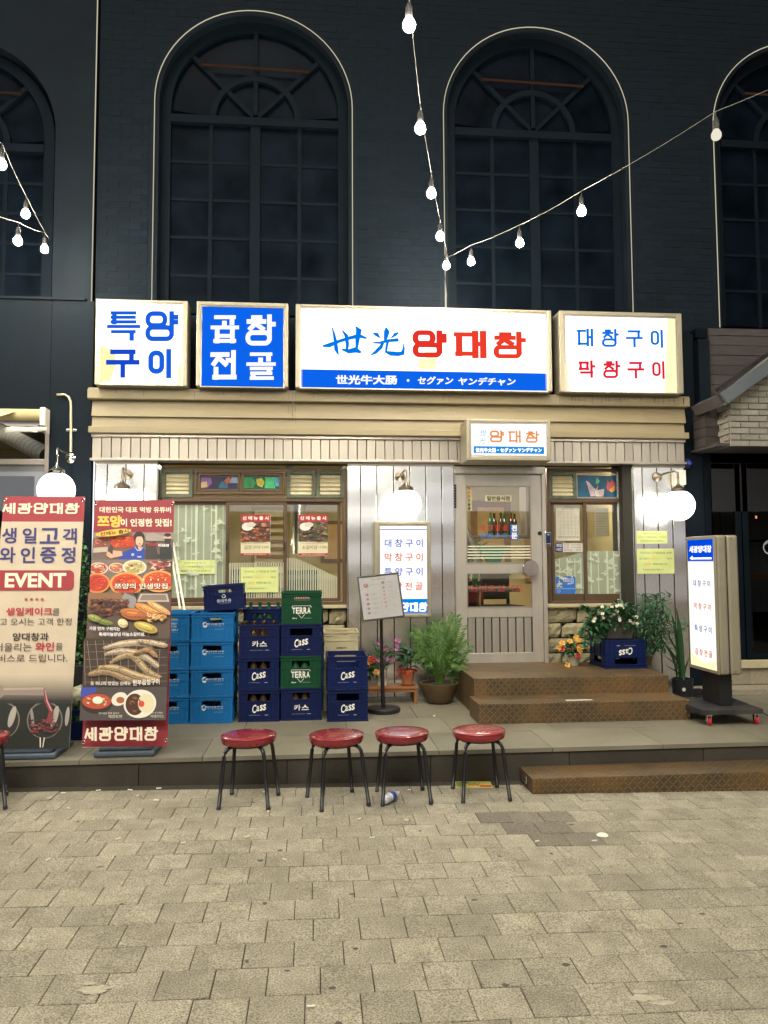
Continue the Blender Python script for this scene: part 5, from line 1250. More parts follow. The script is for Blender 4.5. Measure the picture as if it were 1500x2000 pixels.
# things inside the right shop
rr = thing('neighbour_room', 'dim bar room behind the black framed doors', 'room', (5, 9, PF))
M_dimw = mat('dark block wall', (.12, .11, .10), .8, var=.3)
for j in range(5):
    for i in range(5): box('wall_panel', M_dimw, rr, dx0 + .15 + i * .62, 8.6, .9 + j * .42, dx0 + .75 + i * .62, 8.66, 1.3 + j * .42, bevel=.004)
box('ceiling', M_dimw, rr, dx0 - .1, 7.7, 2.9, 7, 9, 2.95, bevel=0)
box('counter_top', M_wood, rr, dx0 + .45, 7.75, 1.30, 6.5, 8.1, 1.36); box('counter_leg', M_wood, rr, dx0 + .50, 7.76, .6, dx0 + .62, 7.86, 1.298)
for px, py, s_ in ((1407, 919.5, .030), (1430.5, 928, .026), (1473, 930, .026), (1497, 927, .022)):
    q = onY(px, py, 8.3); o = MB().sphere(q, s_, 12, sz=.7).build('ceiling_spotlight', emat('spot lamp', (1, .93, .75), 9) if px == 1407 else bpy.data.materials['spot lamp'], rr)
for px, py in ((1392, 985), (1384, 1011), (1495, 985), (1477, 1010)):
    q = onY(px, py, 7.9); t = thing('pendant_lamp', 'orange filament pendant behind the black framed doors, ' + {1392: 'upper one of the left door', 1384: 'lower one of the left door', 1495: 'upper one of the right door', 1477: 'lower one of the right door'}[px], 'pendant lamp', q, 'filament pendants in the right shop')
    MB().sphere(q, .03, 14).build('glass_bulb', M_glass, t, smooth=True); MB().tube([q + Vector((0, 0, -.014)), q + Vector((0, 0, .014))], .008, 8).build('filament', emat('filament', (1, .30, .12), 5), t); MB().tube([q + Vector((0, 0, .03)), (q.x, q.y, 2.9)], .003, 5).build('cord', M_cable, t)
q = onY(1504, 1069, RY - .004); pr = Print(); pr.ring(0, 0, .075, .075, .012, '#9aa0a2', 40); pr.ell(.0, 0, .012, .03, '#7f8486', 10, .4); pr.line([(-.05, .03), (-.02, .05), (.02, .03)], .008, '#9aa0a2')
rl = thing('round_decal', 'pale round emblem on the glass of the black framed door', 'sticker', q); pr.build('print', M_ink, rl, (q.x, RY - .003, q.z), XA, ZA)

# ------------------------------------------------------------------ steps of checkered plate
M_chk = checkermat('rusty checkered plate')
zl_, zu_ = .364, .510
stp = thing('entrance_steps', 'two rusty checkered steel steps up to the grey door', 'steps', (2.3, 6.8, PF))
def stepbox(x0, y0, x1, y1, z0, z1, name):
    return MB().box(x0, y0, z0, x1, y1, z1).build(name, M_chk, stp, bevel=.004)
stepbox(1.31, 6.135, 3.068, 6.50, PF + .001, zl_, 'lower_step')
stepbox(1.35, 6.503, 3.064, 7.445, PF + .001, zu_, 'upper_step')
q = onZ(1131, 1368, zl_); pw = MB().box(q.x - .11, q.y - .011, zl_ + .001, q.x + .11, q.y + .014, zl_ + .004).build('paper_strip', M_white, None); tag(pw, 'narrow white paper strip lying on the lower checkered step', 'paper')
gs = thing('ground_step', 'long low rusty checkered steel step on the paving at the lower right', 'step', (3, 5.2, 0))
gx0_, gy0, gy1, gzt = 1.423, 5.03, 5.342, .080
mb = MB(); xa, xb = gx0_, 4.6
vs = [(xa, gy0, gz(xa)), (3.5, gy0, gz(3.5)), (3.5, gy0 - 0, gz(3.5)), (xa, gy1, gz(xa)), (xa, gy0, gzt), (3.5, gy0, gzt - .0), (xa, gy1, gzt)]
MB().box(xa, gy0, -.06, xb - 1.15, gy1, gzt).build('tread', M_chk, gs, bevel=.004) if False else None
MB().add([(xa, gy0, gz(xa) + .004), (3.9, gy0, gz(3.9) + .004), (3.9, gy0, gzt), (xa, gy0, gzt), (xa, gy1, gz(xa) + .004), (3.22, gy1, gz(3.2) + .004), (3.22, gy1, gzt), (xa, gy1, gzt)],
         [(0, 1, 2, 3), (3, 2, 6, 7), (0, 3, 7, 4), (1, 5, 6, 2), (4, 7, 6, 5), (0, 4, 5, 1)]).build('tread', M_chk, gs, bevel=.004)
MB().box(xa - .014, gy0 + .10, .02, xa - .001, gy0 + .2, .065).build('handle_plate', M_chrome, gs, bevel=.004)

# ------------------------------------------------------------------ crates
M_cblue = mat('light blue crate plastic', (.007, .13, .36), .4, var=.07, vscale=3, objvar=.07, dirt=.25, dirtc=(.03, .12, .22), spec=.25)
M_cnavy = mat('navy crate plastic', (.002, .009, .058), .4, var=.1, vscale=3, objvar=.12, dirt=.2, dirtc=(.03, .04, .08), spec=.25)
M_cgreen = mat('green crate plastic', (.004, .052, .022), .4, var=.1, vscale=3, objvar=.1, dirt=.2, dirtc=(.03, .07, .04), spec=.25)
M_ccream = mat('cream crate plastic', (.50, .44, .26), .5, var=.12, vscale=5, dirt=.3, dirtc=(.25, .2, .12))
M_cteal = mat('teal crate plastic', (.008, .05, .16), .4, var=.1)
HOLE = {}
def crate_geo(w, d, h, hole=(.42, .60, .80), cells=True):
    """hollow crate; front at y=0, left at x=0, bottom z=0; hole: width share, bottom, top as shares of h"""
    mb = MB(); t = .006
    hw = w * hole[0] / 2; c = w / 2; zb_, zt_ = h * hole[1], h * hole[2]
    for (y0, y1) in ((0.004, .004 + t), (d - .004 - t, d - .004)):
        mb.box(.004, y0, .004, w - .004, y1, zb_); mb.box(.004, y0, zb_, c - hw, y1, zt_); mb.box(c + hw, y0, zb_, w - .004, y1, zt_); mb.box(.004, y0, zt_, w - .004, y1, h - .002)
        # rounded corners of the grip hole
        for s_ in (-1, 1):
            for (zc_, q) in ((zb_, 1), (zt_, -1)):
                r = (zt_ - zb_) * .32; P_ = [(c + s_ * hw, zc_)]
                for i in range(5): a = math.radians(90 * i / 4); P_.append((c + s_ * (hw - r + r * math.sin(a)), zc_ + q * (r - r * math.cos(a))))
                P_ = [(x, z) for x, z in P_]
                # fan wedge
                mb.prism(P_ if s_ * q > 0 else P_[::-1], y0, y1)
    dh = d * .22; cy = d / 2
    for (x0, x1) in ((.004, .004 + t), (w - .004 - t, w - .004)):
        mb.box(x0, .01, .004, x1, d - .01, zb_); mb.box(x0, .01, zb_, x1, cy - dh, zt_); mb.box(x0, cy + dh, zb_, x1, d - .01, zt_); mb.box(x0, .01, zt_, x1, d - .01, h - .002)
    mb.box(.012, .012, .002, w - .012, d - .012, .010)
    # lips and bands that run round
    def band(z0, z1, o):
        mb.box(-o, -o, z0, w + o, .012 - .0, z1) if False else None
        mb.box(-o, -o, z0, w + o, .0035, z1); mb.box(-o, d - .0035, z0, w + o, d + o, z1); mb.box(-o, .0036, z0, .0035, d - .0036, z1); mb.box(w - .0035, .0036, z0, w + o, d - .0036, z1)
    band(h - .014, h - .0, .003); band(h - .036, h - .026, .002); band(zb_ - .012, zb_ - .007, .001); band(.0, .014, .001)
    for fx in (.10, .22, .78, .90):
        x = w * fx
        for (z0, z1) in ((.0145, zb_ - .0125), (zb_ - .0065, h - .0365)):
            mb.box(x - .0025, -.0012, z0, x + .0025, .0038, z1)
    for fy in (.12, .3, .7, .88):
        y = d * fy
        for xx in ((-.0012, .0038), (w - .0038, w + .0012)): mb.box(xx[0], y - .0025, .0145, xx[1], y + .0025, zb_ - .0125)
    return mb
CR = {}
def logo_hite(p):
    p.text('하이트진로', .585, .44, .115, '#e2e6e6', .008, w=.42); p.ell(.325, .44, .058, .105, '#d8dcdc', 18); p.ell(.325, .415, .030, .05, (.007, .13, .36), 12); p.poly([(.335, .31), (.385, .335), (.35, .41)], (.007, .13, .36)); p.rect(.55, .60, .78, .608, '#9fb8cc')
def logo_soju(p):
    p.text('SOJU', .60, .62, .075, '#a8c4d8', .03, w=.24); p.text('露', .62, .44, .16, '#a8c4d8', .01); p.ring(.42, .46, .055, .075, .012, '#a8c4d8'); p.rect(.5, .69, .72, .70, '#7fa4c4')
def logo_lotte(p):
    p.text('롯데주류', .50, .62, .125, '#d2d5e0', .008, w=.35); p.ell(.50, .44, .052, .075, '#c9ccd8', 20); p.ell(.495, .45, .03, .04, (.01, .03, .12), 14); p.rect(.36, .70, .67, .706, '#9aa0b8'); p.rect(.38, .73, .64, .735, '#9aa0b8')
def logo_kas(p):
    p.text('카', .41, .60, .17, '#d6d4c8', .025); p.text('스', .60, .60, .15, '#d6d4c8', .025); p.rect(.27, .795, .60, .803, '#8f94a8'); p.rect(.64, .793, .74, .805, '#a9adb8')
def logo_cass(p):
    for ch, x, y, s_ in (('C', .385, .605, .24), ('a', .472, .60, .15), ('s', .555, .575, .17), ('s', .632, .555, .18)):
        p.text(ch, x, y, s_, '#e6e4d8', .014, shear=.2, rot=-.14, w=.066 if ch != 'C' else .092)
    p.ell(.675, .60, .006, .008, '#dcdace', 8); p.rect(.26, .795, .53, .803, '#8f94a8'); p.rect(.64, .792, .72, .804, '#b9bcc8')
def logo_terra(p):
    c = '#dcdccf'
    for i, ch in enumerate('TERRA'): p.text(ch, .31 + i * .093, .58, .20 - abs(i - 2) * .012, c, .03, w=.075)
    p.line([(.28, .43), (.72, .43)], .012, c); p.line([(.28, .43), (.26, .48)], .012, c); p.line([(.72, .43), (.74, .48)], .012, c); p.line([(.42, .70), (.5, .82), (.58, .70)], .014, c); p.text('500 ml', .33, .82, .035, c, .03, w=.11); p.rect(.55, .815, .74, .823, '#93b09c')
def logo_bohae(p):
    p.text('보해양조', .49, .62, .075, '#26241c', .03, w=.26); p.line([(.62, .57), (.66, .58), (.655, .66)], .012, '#26241c')
def mk_crate(kind):
    w, d, h, m, lg, hole = {'hite': (.345, .43, .2215, M_cblue, logo_hite, (.44, .60, .80)), 'soju': (.345, .43, .2215, M_cblue, logo_soju, (.44, .60, .80)),
        'lotte': (.335, .43, .205, M_cnavy, logo_lotte, (.40, .64, .82)), 'kas': (.335, .42, .2615, M_cnavy, logo_kas, (.42, .66, .86)), 'cass': (.335, .42, .2615, M_cnavy, logo_cass, (.58, .64, .86)),
        'terra': (.335, .42, .2615, M_cgreen, logo_terra, (.44, .65, .84)), 'cream': (.305, .40, .227, M_ccream, logo_bohae, (.5, .70, .90)), 'plain': (.345, .42, .2215, M_cnavy, None, (.5, .62, .80)), 'teal': (.345, .42, .2215, M_cteal, None, (.5, .62, .80))}[kind]
    root = bpy.data.objects.new('crate', None); COL.objects.link(root); OFF[root] = Vector((0, 0, 0)); root.empty_display_size = .05
    crate_geo(w, d, h, hole).build('body', m, root, bevel=.0015, seg=1, world=False)
    if kind != 'plain' or True:
        dv = MB()                                        # inner bottle cells
        for i in range(1, 4): dv.box(w * i / 4 - .0015, .012, .0105, w * i / 4 + .0015, d - .012, h * .5)
        for j in range(1, 5): dv.box(.012, d * j / 5 - .0015, .0106, w - .012, d * j / 5 + .0015, h * .499)
        dv.build('dividers', m, root, world=False)
    if lg:
        p = Print(lambda a, b: (a * w, (1 - b) * h)); lg(p); p.build('lettering', M_inkm, root, (0, .0038, 0), XA, ZA, base=.0008, step=.0001)
    return root, h
def crate(kind, x, y, z, label, rz=0, ry=0, rx=0, group=None):
    if kind not in CR: CR[kind] = mk_crate(kind); r = CR[kind][0]
    else: r = copy_tree(CR[kind][0])
    r.location = (x, y, z); r.rotation_euler = (rx, ry, rz)
    return tag(r, label, 'crate', group or 'drink crates stacked in front of the window')
e = .0005
ords = ['bottom', 'second lowest', 'second from the top', 'top']
H1, H2 = .2225, .2625
for k in range(4):
    crate('hite', -.996 + uni(-.004, .004), 6.42 + uni(-.004, .006), PF + e + H1 * k, f'light blue crate, {ords[k]} of the fully visible light blue stack', uni(-.01, .01))
    crate('hite' if k < 3 else 'soju', -1.352 + uni(-.004, .004), 6.43, PF + e + H1 * k, f'light blue crate, {ords[k]} of the stack half hidden by the food banner', uni(-.02, .02))
crate('lotte', -.905, 6.50, PF + H1 * 4 + .004, 'navy crate with a round emblem lying tilted on top of a light blue stack', .06, -math.radians(3.6))
for k, kd in enumerate(('cass', 'cass', 'kas')):
    crate(kd, -.617 + uni(-.003, .004), 6.445, PF + e + H2 * k, f'navy crate, {("bottom", "middle", "top")[k]} of the three beside the light blue stack', uni(-.02, .02))
for k, kd in enumerate(('kas', 'terra', 'cass', 'terra')):
    crate(kd, -.276 + (.004, 0, .003, .006)[k], 6.455, PF + e + H2 * k, ('navy crate, lowest under a green crate', 'green crate sandwiched between two navy crates', 'navy crate right under the topmost green crate', 'green crate on top of the tallest stack')[k], uni(-.01, .01))
od4 = ('bottom', 'second lowest', 'third', 'top')
for k in range(4):
    crate('plain' if k != 1 else 'teal', -.622, 6.90, PF + e + H1 * k, f'dark crate, {od4[k]} of the rear stack behind the navy crates')
    crate('plain' if k == 3 else 'teal', -.262, 6.90, PF + e + H1 * k, f'dark crate, {od4[k]} of the rear stack behind the green crates')
for k in range(3): crate('cream', .088 + uni(-.003, .003), 6.84, PF + e + .228 * k, f'cream crate, {("bottom", "middle", "top")[k]} of the stack behind the two navy crates', group='cream crates')
for k in range(2): crate('cass', .108, 6.37, PF + e + H2 * k, ('navy crate, lower of the pair by the menu stand', 'empty open navy crate, upper of the pair by the menu stand')[k], -.01 + .015 * k)
# scale rear crates up to their level (slightly taller stacks)
# bottles seen in grip holes and open tops
def bottles(cx, cy, z, m, where, rows=2, n=4, ws=.08):
    for j in range(rows):
        for i in range(n): bottle2(cx + .042 + i * ws, cy + .055 + j * .084, z + .011, m, f'{("first", "second", "third", "fourth")[i]} bottle from the left, {("front", "second", "third")[j]} row, in {where}', f'bottles in {where}')
bottles(-.617, 6.445, PF + H2 * 2, M_brg, 'the top crate right of light blue', 3)
bottles(-.617, 6.445, PF + H2 * 1, M_brg, 'the middle crate right of light blue', 1)
bottles(-.617, 6.445, PF, M_brg, 'the bottom crate right of light blue', 1)
bottles(-.276, 6.455, PF, M_brg, 'the bottom crate of the tallest stack', 1)
bottles(-.276, 6.455, PF + H2, M_dkg, 'the lower green crate', 1)
bottles(-.60, 6.90, PF + H1 * 3, M_dkg, 'the rear top crate', 1)
# crate at the left between the banners
crate('plain', -1.93, 5.92, PF + e, 'dark blue crate on the platform between the two banners', group='other crates')
bottles(-1.93, 5.92, PF, M_dkg, 'the crate between the banners', 2)
bag = MB(); random.seed(9)
for i in range(9):
    for j in range(9): pass
prof = [(.001, 0), (.08, .0), (.115, .03), (.12, .08), (.09, .12), (.04, .14), (.001, .15)]
bag.lathe(prof, (-1.76, 6.12, PF + .2225), 22)
bag.v = [Vector((v.x + uni(-.008, .008), v.y + uni(-.008, .008), v.z + (uni(-.006, .006) if v.z > PF + .23 else 0))) for v in bag.v]
bg_ = bag.build('plastic_bag', mat('cloudy plastic bag', (.45, .44, .30), .3, var=.6, vscale=25), None, smooth=True); tag(bg_, 'cloudy plastic bag lying on the crate between the banners', 'bag')
# crate under the planter on the steps, upside down
c9 = copy_tree(CR['cass'][0]); c9.location = (2.664 + .40, 6.94, .5115 + .2615); c9.rotation_euler = (0, math.pi, 0); c9.scale = (1.17, 1, 1)
tag(c9, 'upside down navy crate with inverted letters on the top step under the planter', 'crate', 'other crates')

# ------------------------------------------------------------------ stools
def mk_stool():
    t = bpy.data.objects.new('stool', None); COL.objects.link(t); OFF[t] = Vector((0, 0, 0))
    R_ = .172
    MB().lathe([(.001, .372), (.150, .372), (.162, .374), (.168, .382), (R_, .402), (.1705, .414), (.160, .4215), (.12, .426), (.06, .4275), (.001, .428)], (0, 0, 0), 48).build('seat', M_red, t, smooth='auto', world=False)
    pts = [(.1695 * math.cos(a), .1695 * math.sin(a), .4165) for a in [2 * math.pi * i / 48 for i in range(49)]]
    MB().tube(pts, .0032, 6, cap=False).build('piping', M_red, t, smooth=True, world=False)
    for a in (0, 90): 
        MB().tube([(-.168 * math.cos(math.radians(a + 35)), -.168 * math.sin(math.radians(a + 35)), .4185), (-.1 * math.cos(math.radians(a + 35)), -.1 * math.sin(math.radians(a + 35)), .4262), (0, 0, .4282), (.1 * math.cos(math.radians(a + 35)), .1 * math.sin(math.radians(a + 35)), .4262), (.168 * math.cos(math.radians(a + 35)), .168 * math.sin(math.radians(a + 35)), .4185)], .0009, 5).build('seam', M_red, t, world=False)
    MB().lathe([(.10, .358), (.13, .358), (.13, .3715), (.10, .3715), (.10, .358)], (0, 0, 0), 28).build('ring', M_blackm, t, world=False)
    for k in range(4):
        a = math.radians(45 + 90 * k); c, s = math.cos(a), math.sin(a)
        prof = [(.03, .362), (.11, .362), (.135, .359), (.155, .349), (.168, .332), (.174, .31), (.188, .2), (.215, .012)]
        l = MB().tube([(r * c, r * s, z) for r, z in prof], .0118, 10).build('leg', M_blackm, t, smooth=True, world=False)
        MB().tube([(.2135 * c, .2135 * s, .02), (.2155 * c, .2155 * s, 0)], .0135, 10).build('foot_cap', M_blackr, l, world=False)
    return t
st0 = mk_stool()
for i, (x, y, rz, lb) in enumerate(((-.399, 4.955, -9, 'first of the four complete red stools from the left, under the light blue crates'), (.148, 4.941, 17, 'red stool just left of the brightly shining stool'), (.57, 4.995, 2, 'red stool whose seat shines pale pink, right behind a plastic bottle'), (1.08, 5.031, 2, 'red stool nearest the low checkered step, over a crumpled leaflet'), (-2.03, 4.98, 20, 'red stool cut off by the left edge of the photograph'))):
    s = st0 if i == 0 else copy_tree(st0); s.location = (x, y, gz(x) + .003); s.rotation_euler = (0, -math.atan(-.016) * -1, math.radians(rz)); tag(s, lb, 'stool', 'red round stools in a row on the paving')

# ------------------------------------------------------------------ banners
M_banner = inkmat('vinyl banner', .55, noise=.05)
def banner(xl, xr, zb_, zt_, yb, yt, TL, TR, BR, BL, draw, label):
    t = thing('standing_banner', label, 'banner', ((xl + xr) / 2, yb + .15, PF), 'printed banners on the platform edge')
    W_, org = xr - xl, Vector((xl, yb, zb_)); V = Vector((-.03, yt - yb, zt_ - zb_)); H_ = V.length; V.normalize(); N = XA.cross(V)
    # cloth with a gentle bow
    nx, nz = 10, 24; vs = []; fs = []
    cl = MB()
    base = [org + XA * (W_ * i / nx) + V * (H_ * j / nz) - N * .0008 for j in range(nz + 1) for i in range(nx + 1)]
    fs = [(j * (nx + 1) + i, j * (nx + 1) + i + 1, (j + 1) * (nx + 1) + i + 1, (j + 1) * (nx + 1) + i) for j in range(nz) for i in range(nx)]
    cl.add(base, fs); cl.build('cloth', M_white, t)
    p = Print(quadtf(TL, TR, BR, BL, W_, H_)); draw(p); p.build('print', M_banner, t, org, XA, V, step=.00005, base=.0003)
    for (a, b) in ((.02, .02), (.98, .02), (.02, .985), (.98, .985)):
        c = org + XA * (W_ * a) + V * (H_ * b) + N * .002; cc = [c + XA * (.011 * math.cos(k)) + V * (.011 * math.sin(k)) + N * .003 for k in [2 * math.pi * q / 12 for q in range(13)]]
        MB().tube(cc, .0028, 6, cap=False).build('eyelet', M_chrome, t, smooth=True)
    hub = org + XA * (W_ / 2) + V * (H_ * .5) - N * .07
    for (a, b) in ((.02, .02), (.98, .02), (.02, .985), (.98, .985)): MB().tube([hub, org + XA * (W_ * a) + V * (H_ * b) - N * .012], .004, 6).build('rod', M_blackm, t)
    MB().tube([hub, (hub.x, yb + .22, PF + .055)], .009, 8).build('post', M_blackm, t)
    xm = (xl + xr) / 2
    M_b = bpy.data.materials.get('grey blue base') or mat('grey blue base', (.055, .075, .10), .5, var=.12)
    bs = MB().box(xm - .20, yb - .025, PF + .0005, xm + .20, yb + .38, PF + .038).build('water_base', M_b, t, bevel=.014, seg=3)
    MB().box(xm - .17, yb + .0, PF + .0385, xm + .17, yb + .35, PF + .062).build('water_base_top', M_b, bs, bevel=.01, seg=3)
    return t
RD = '#8c2631'; CRM = '#dccfb8'
def b2d(p):
    L = lambda y: 183 + (156 - 183) * (y - 976) / 484.0; Rr = lambda y: 342 + (325 - 342) * (y - 976) / 482.0
    def band(y0, y1, c): p.poly([(L(y0), y0), (Rr(y0), y0), (Rr(y1), y1), (L(y1), y1)], c)
    band(976, 1460, RD)
    p.text('대한민국 대표 먹방 유튜버', 263.5, 996.5, 11.5, CRM, .03, w=142); p.text('쯔양', 212, 1021, 23, '#e8b84a', .05, w=46); p.text('이 인정한 맛집!', 285, 1023.5, 15.5, CRM, .04, w=101)
    band(1044, 1168, '#6d5a50')
    # room in the picture: wall, framed pictures, lamp hood
    band(1044, 1058, '#8d7f76'); p.poly([(181, 1056), (208, 1052), (208, 1084), (180, 1086)], '#8a4a3c'); meat(p, 182, 1056, 206, 1074, 22, ['#b05040', '#7a3a30', '#c08060'], (2, 4), 2); p.poly([(180, 1076), (208, 1074), (208, 1084), (179, 1086)], '#b5aa98')
    p.poly([(212, 1055), (262, 1050), (262, 1075), (214, 1076)], '#c0401e'); meat(p, 214, 1054, 258, 1073, 30, ['#d0481e', '#e0762a', '#b83020'], (3, 7), 4)
    p.poly([(285, 1048), (300, 1044), (322, 1054), (322, 1062), (284, 1062)], '#9a8f86'); p.poly([(284, 1068), (304, 1062), (308, 1100), (284, 1100)], '#3b322e')
    # person in a blue shirt: arm, torso, neck, face, hair
    p.poly([(238, 1086), (262, 1074), (272, 1072), (282, 1078), (281, 1104), (240, 1104), (228, 1096)], '#24409c'); p.poly([(268, 1073), (276, 1073), (274, 1080), (270, 1081)], '#d9a68a')
    p.poly([(206, 1086), (214, 1081), (236, 1083), (238, 1092), (214, 1098), (206, 1092)], '#d6a184'); p.poly([(208, 1082), (214, 1068), (219, 1072), (218, 1090)], '#4a3a32')
    p.ell(271, 1055, 11, 13, '#2c211c', 20); p.ell(271.5, 1062, 7.6, 10.5, '#e2b497', 20); p.poly([(262.5, 1054), (265, 1048), (277, 1047), (281, 1056), (277, 1053), (266, 1053)], '#2c211c'); p.ell(268.5, 1060, 1.1, .7, '#2a1a16', 8); p.ell(275, 1060, 1.1, .7, '#2a1a16', 8); p.ell(272, 1068, 1.9, 1.5, '#a04038', 10)
    p.line([(262, 1074), (268, 1082), (274, 1081), (278, 1075)], 1.2, '#cfd4dc'); p.ell(258, 1090, 3.2, 3.2, '#9fb0dc', 10); p.rect(267, 1093, 275, 1096, '#9fb0dc')
    # masked assistant
    p.poly([(312, 1076), (320, 1069), (334, 1069), (337, 1078), (336, 1100), (312, 1100)], '#26282a'); p.ell(328, 1056, 7, 9.5, '#cfa68a', 16); p.poly([(321, 1057), (335, 1057), (333, 1066), (323, 1066)], '#2b2d30'); p.ell(328, 1049.5, 7, 4, '#222222', 14); p.poly([(302, 1084), (312, 1090), (314, 1098), (306, 1094)], '#303234')
    p.text('27인분', 297, 1069, 6, '#b02a2e', .04, w=20); p.text('이요?!?', 320, 1071, 6, '#e8e6e0', .05, w=21)
    # table full of plates
    band(1100, 1168, '#7a6a60')
    def plate(cx, cy, rx, ry, rim, food, n, sd_): 
        x0, x1 = L(cy) + .5, Rr(cy) - .5
        P_ = [(min(max(cx + rx * math.cos(2 * math.pi * i / 24), x0), x1), min(cy + ry * math.sin(2 * math.pi * i / 24), 1167.5)) for i in range(24)]; p.poly(P_, rim)
        P_ = [(min(max(cx + rx * .86 * math.cos(2 * math.pi * i / 24), x0), x1), min(cy + ry * .84 * math.sin(2 * math.pi * i / 24), 1167.5)) for i in range(24)]; p.poly(P_, food[0])
        meat(p, max(cx - rx * .7, x0 + 2), cy - ry * .65, min(cx + rx * .7, x1 - 2), min(cy + ry * .6, 1165), n, food, (2, 5), sd_)
    plate(190, 1118, 19, 12, '#d9cdbb', ['#b8402e', '#c8553a', '#d8c8a8'], 26, 1); plate(226, 1117, 16, 10, '#dccfbe', ['#b0644a', '#c07a5a', '#d0a070'], 26, 2); plate(262, 1116, 24, 15, '#e0d6c0', ['#c8b880', '#d8d0a0', '#b86a4a', '#a8a860'], 44, 3)
    p.poly([(286, 1108), (322, 1100), (338, 1104), (336, 1136), (318, 1130)], '#4c3c34'); meat(p, 292, 1104, 334, 1122, 40, ['#a84a40', '#c07064', '#d8b8a0', '#8a3a34'], (3, 6), 5)
    plate(188, 1148, 26, 20, '#d08a4a', ['#c03a22', '#d0522c', '#a82a1c'], 40, 6); plate(247, 1150, 34, 24, '#d89a50', ['#c84420', '#dc6a2a', '#b03018'], 50, 7); plate(311, 1145, 34, 22, '#d89a50', ['#c84826', '#e07a30', '#b03420'], 50, 8)
    p.poly([(226, 1068), (226, 1068.5), (226.5, 1068)], '#c84420')
    for i in range(4): p.ell(281 + i * 14.5, 1142, 1.6, 1.6, '#f0ead8', 10)
    p.text('쯔양의 인생맛집', 276, 1155, 11.5, '#4a1c10', .055, w=106); p.text('쯔양의 인생맛집', 276, 1155, 11, '#f0e8d6', .015, w=105)
    p.ell(222, 1046.5, 37, 7.5, '#2a1c10', 30, -.13); p.ell(222, 1046.5, 36, 6.7, '#e6b040', 30, -.13); p.text('신메뉴 출시', 224, 1046.5, 8, '#3a2410', .03, w=56, rot=-.13)
    # grilled meat picture
    band(1168, 1258, '#5b4a40'); p.poly([(L(1168), 1168), (235, 1168), (260, 1200), (L(1200), 1195)], '#8a6244'); p.poly([(243, 1168), (268, 1178), (262, 1200), (232, 1190)], '#8f8a86'); p.poly([(260, 1168), (272, 1168), (267, 1182)], '#26221f')
    p.poly([(275, 1170), (328, 1170), (332, 1186), (268, 1186)], '#b6aea4'); p.poly([(278, 1172), (325, 1172), (328, 1183), (273, 1183)], '#8b7668')
    meat(p, 176, 1182, 252, 1214, 130, ['#4a2a1c', '#6a3c26', '#7d4a30', '#38201a'], (5, 10), 9)
    for (cx, cy, rx, ry, c, ro) in ((275, 1210, 40, 10, '#b5733a', .15), (296, 1204, 34, 9, '#c48648', .4), (312, 1198, 26, 6, '#d0a068', .5), (262, 1212, 24, 9, '#a86230', .1), (286, 1236, 24, 9, '#b9a254', .3), (241, 1228, 10, 8, '#d8c494', .4), (206, 1226, 16, 5, '#6f7a34', .2), (186, 1218, 14, 6, '#87904a', .3)):
        p.ell(cx, cy + 1.2, rx * 1.03, ry * 1.08, tuple(v * .35 for v in col(c)), 22, ro); p.ell(cx, cy, rx, ry, c, 22, ro); p.ell(cx + 1, cy + ry * .3, rx * .8, ry * .5, tuple(v * .65 for v in col(c)), 16, ro); p.ell(cx - 1, cy - ry * .15, rx * .85, ry * .5, tuple(min(1, v * 1.2) for v in col(c)), 16, ro); p.ell(cx - 2, cy - ry * .45, rx * .5, ry * .2, tuple(min(1, v * 2.0) for v in col(c)), 12, ro)
        for k_ in range(int(rx)):
            kq = random.choice((.4, .55, .7, 1.5)); t_ = uni(-.85, .85); x = cx + rx * t_ * math.cos(ro); y = cy + rx * t_ * math.sin(ro) + uni(-.5, .5) * ry * (1 - t_ * t_); p.ell(x, y, uni(.6, 2), uni(.4, .9), tuple(min(1, v * kq) for v in col(c)), 6, uni(-1, 1))
    meat(p, 290, 1206, 322, 1226, 40, ['#e0c48a', '#d0a060', '#c89050'], (2, 5), 12)
    for i in range(7): p.line([(L(1240) + 2 + i * 24, 1240), (L(1240) + 14 + i * 22, 1256)], .9, '#8c5a3c')
    p.text('가장 먼저 구워지는', 206, 1239, 7, '#e8e8ec', .02, w=60, rot=.02); p.text('특제마늘양념 마늘소갈비살.', 240, 1250, 7, '#e8e8ec', .02, w=90)
    # long grilled strips on wire
    band(1258, 1350, '#3c3029')
    for i in range(11): p.line([(max(L(1300) + 1, 168 + i * 16 - 12), 1262), (168 + i * 14, 1346)], .8, '#a08468')
    for i in range(6): p.line([(L(1300) + 3, 1270 + i * 14), (Rr(1300) - 3, 1264 + i * 15)], .7, '#8c7058')
    def strip(pts, w_, c):
        Q = []; Wq = []; n_ = len(pts)
        for a in range(n_ - 1):
            p0, p1, p2, p3 = pts[max(a - 1, 0)], pts[a], pts[a + 1], pts[min(a + 2, n_ - 1)]
            for b in range(7):
                t_ = b / 7; f = lambda q: .5 * (2 * p1[q] + (p2[q] - p0[q]) * t_ + (2 * p0[q] - 5 * p1[q] + 4 * p2[q] - p3[q]) * t_ * t_ + (3 * p1[q] - p0[q] - 3 * p2[q] + p3[q]) * t_ ** 3)
                Q.append((f(0), f(1))); Wq.append((w_[a] * (1 - t_) + w_[a + 1] * t_) * uni(.9, 1.1))
        Q.append(pts[-1]); Wq.append(w_[-1] * .5); Wq[0] *= .5
        cc = col(c); p.line([(x, y + 1.2) for x, y in Q], [v * 1.12 for v in Wq], tuple(v * .35 for v in cc)); p.line(Q, Wq, c)
        for k_, (o_2, sc2, br) in enumerate(((1.6, .5, .62), (-.6, .55, 1.25), (-1.6, .25, 1.9))): p.line([(x, y + o_2) for x, y in Q], [v * sc2 * uni(.8, 1.15) for v in Wq], tuple(min(1, v * br) for v in cc))
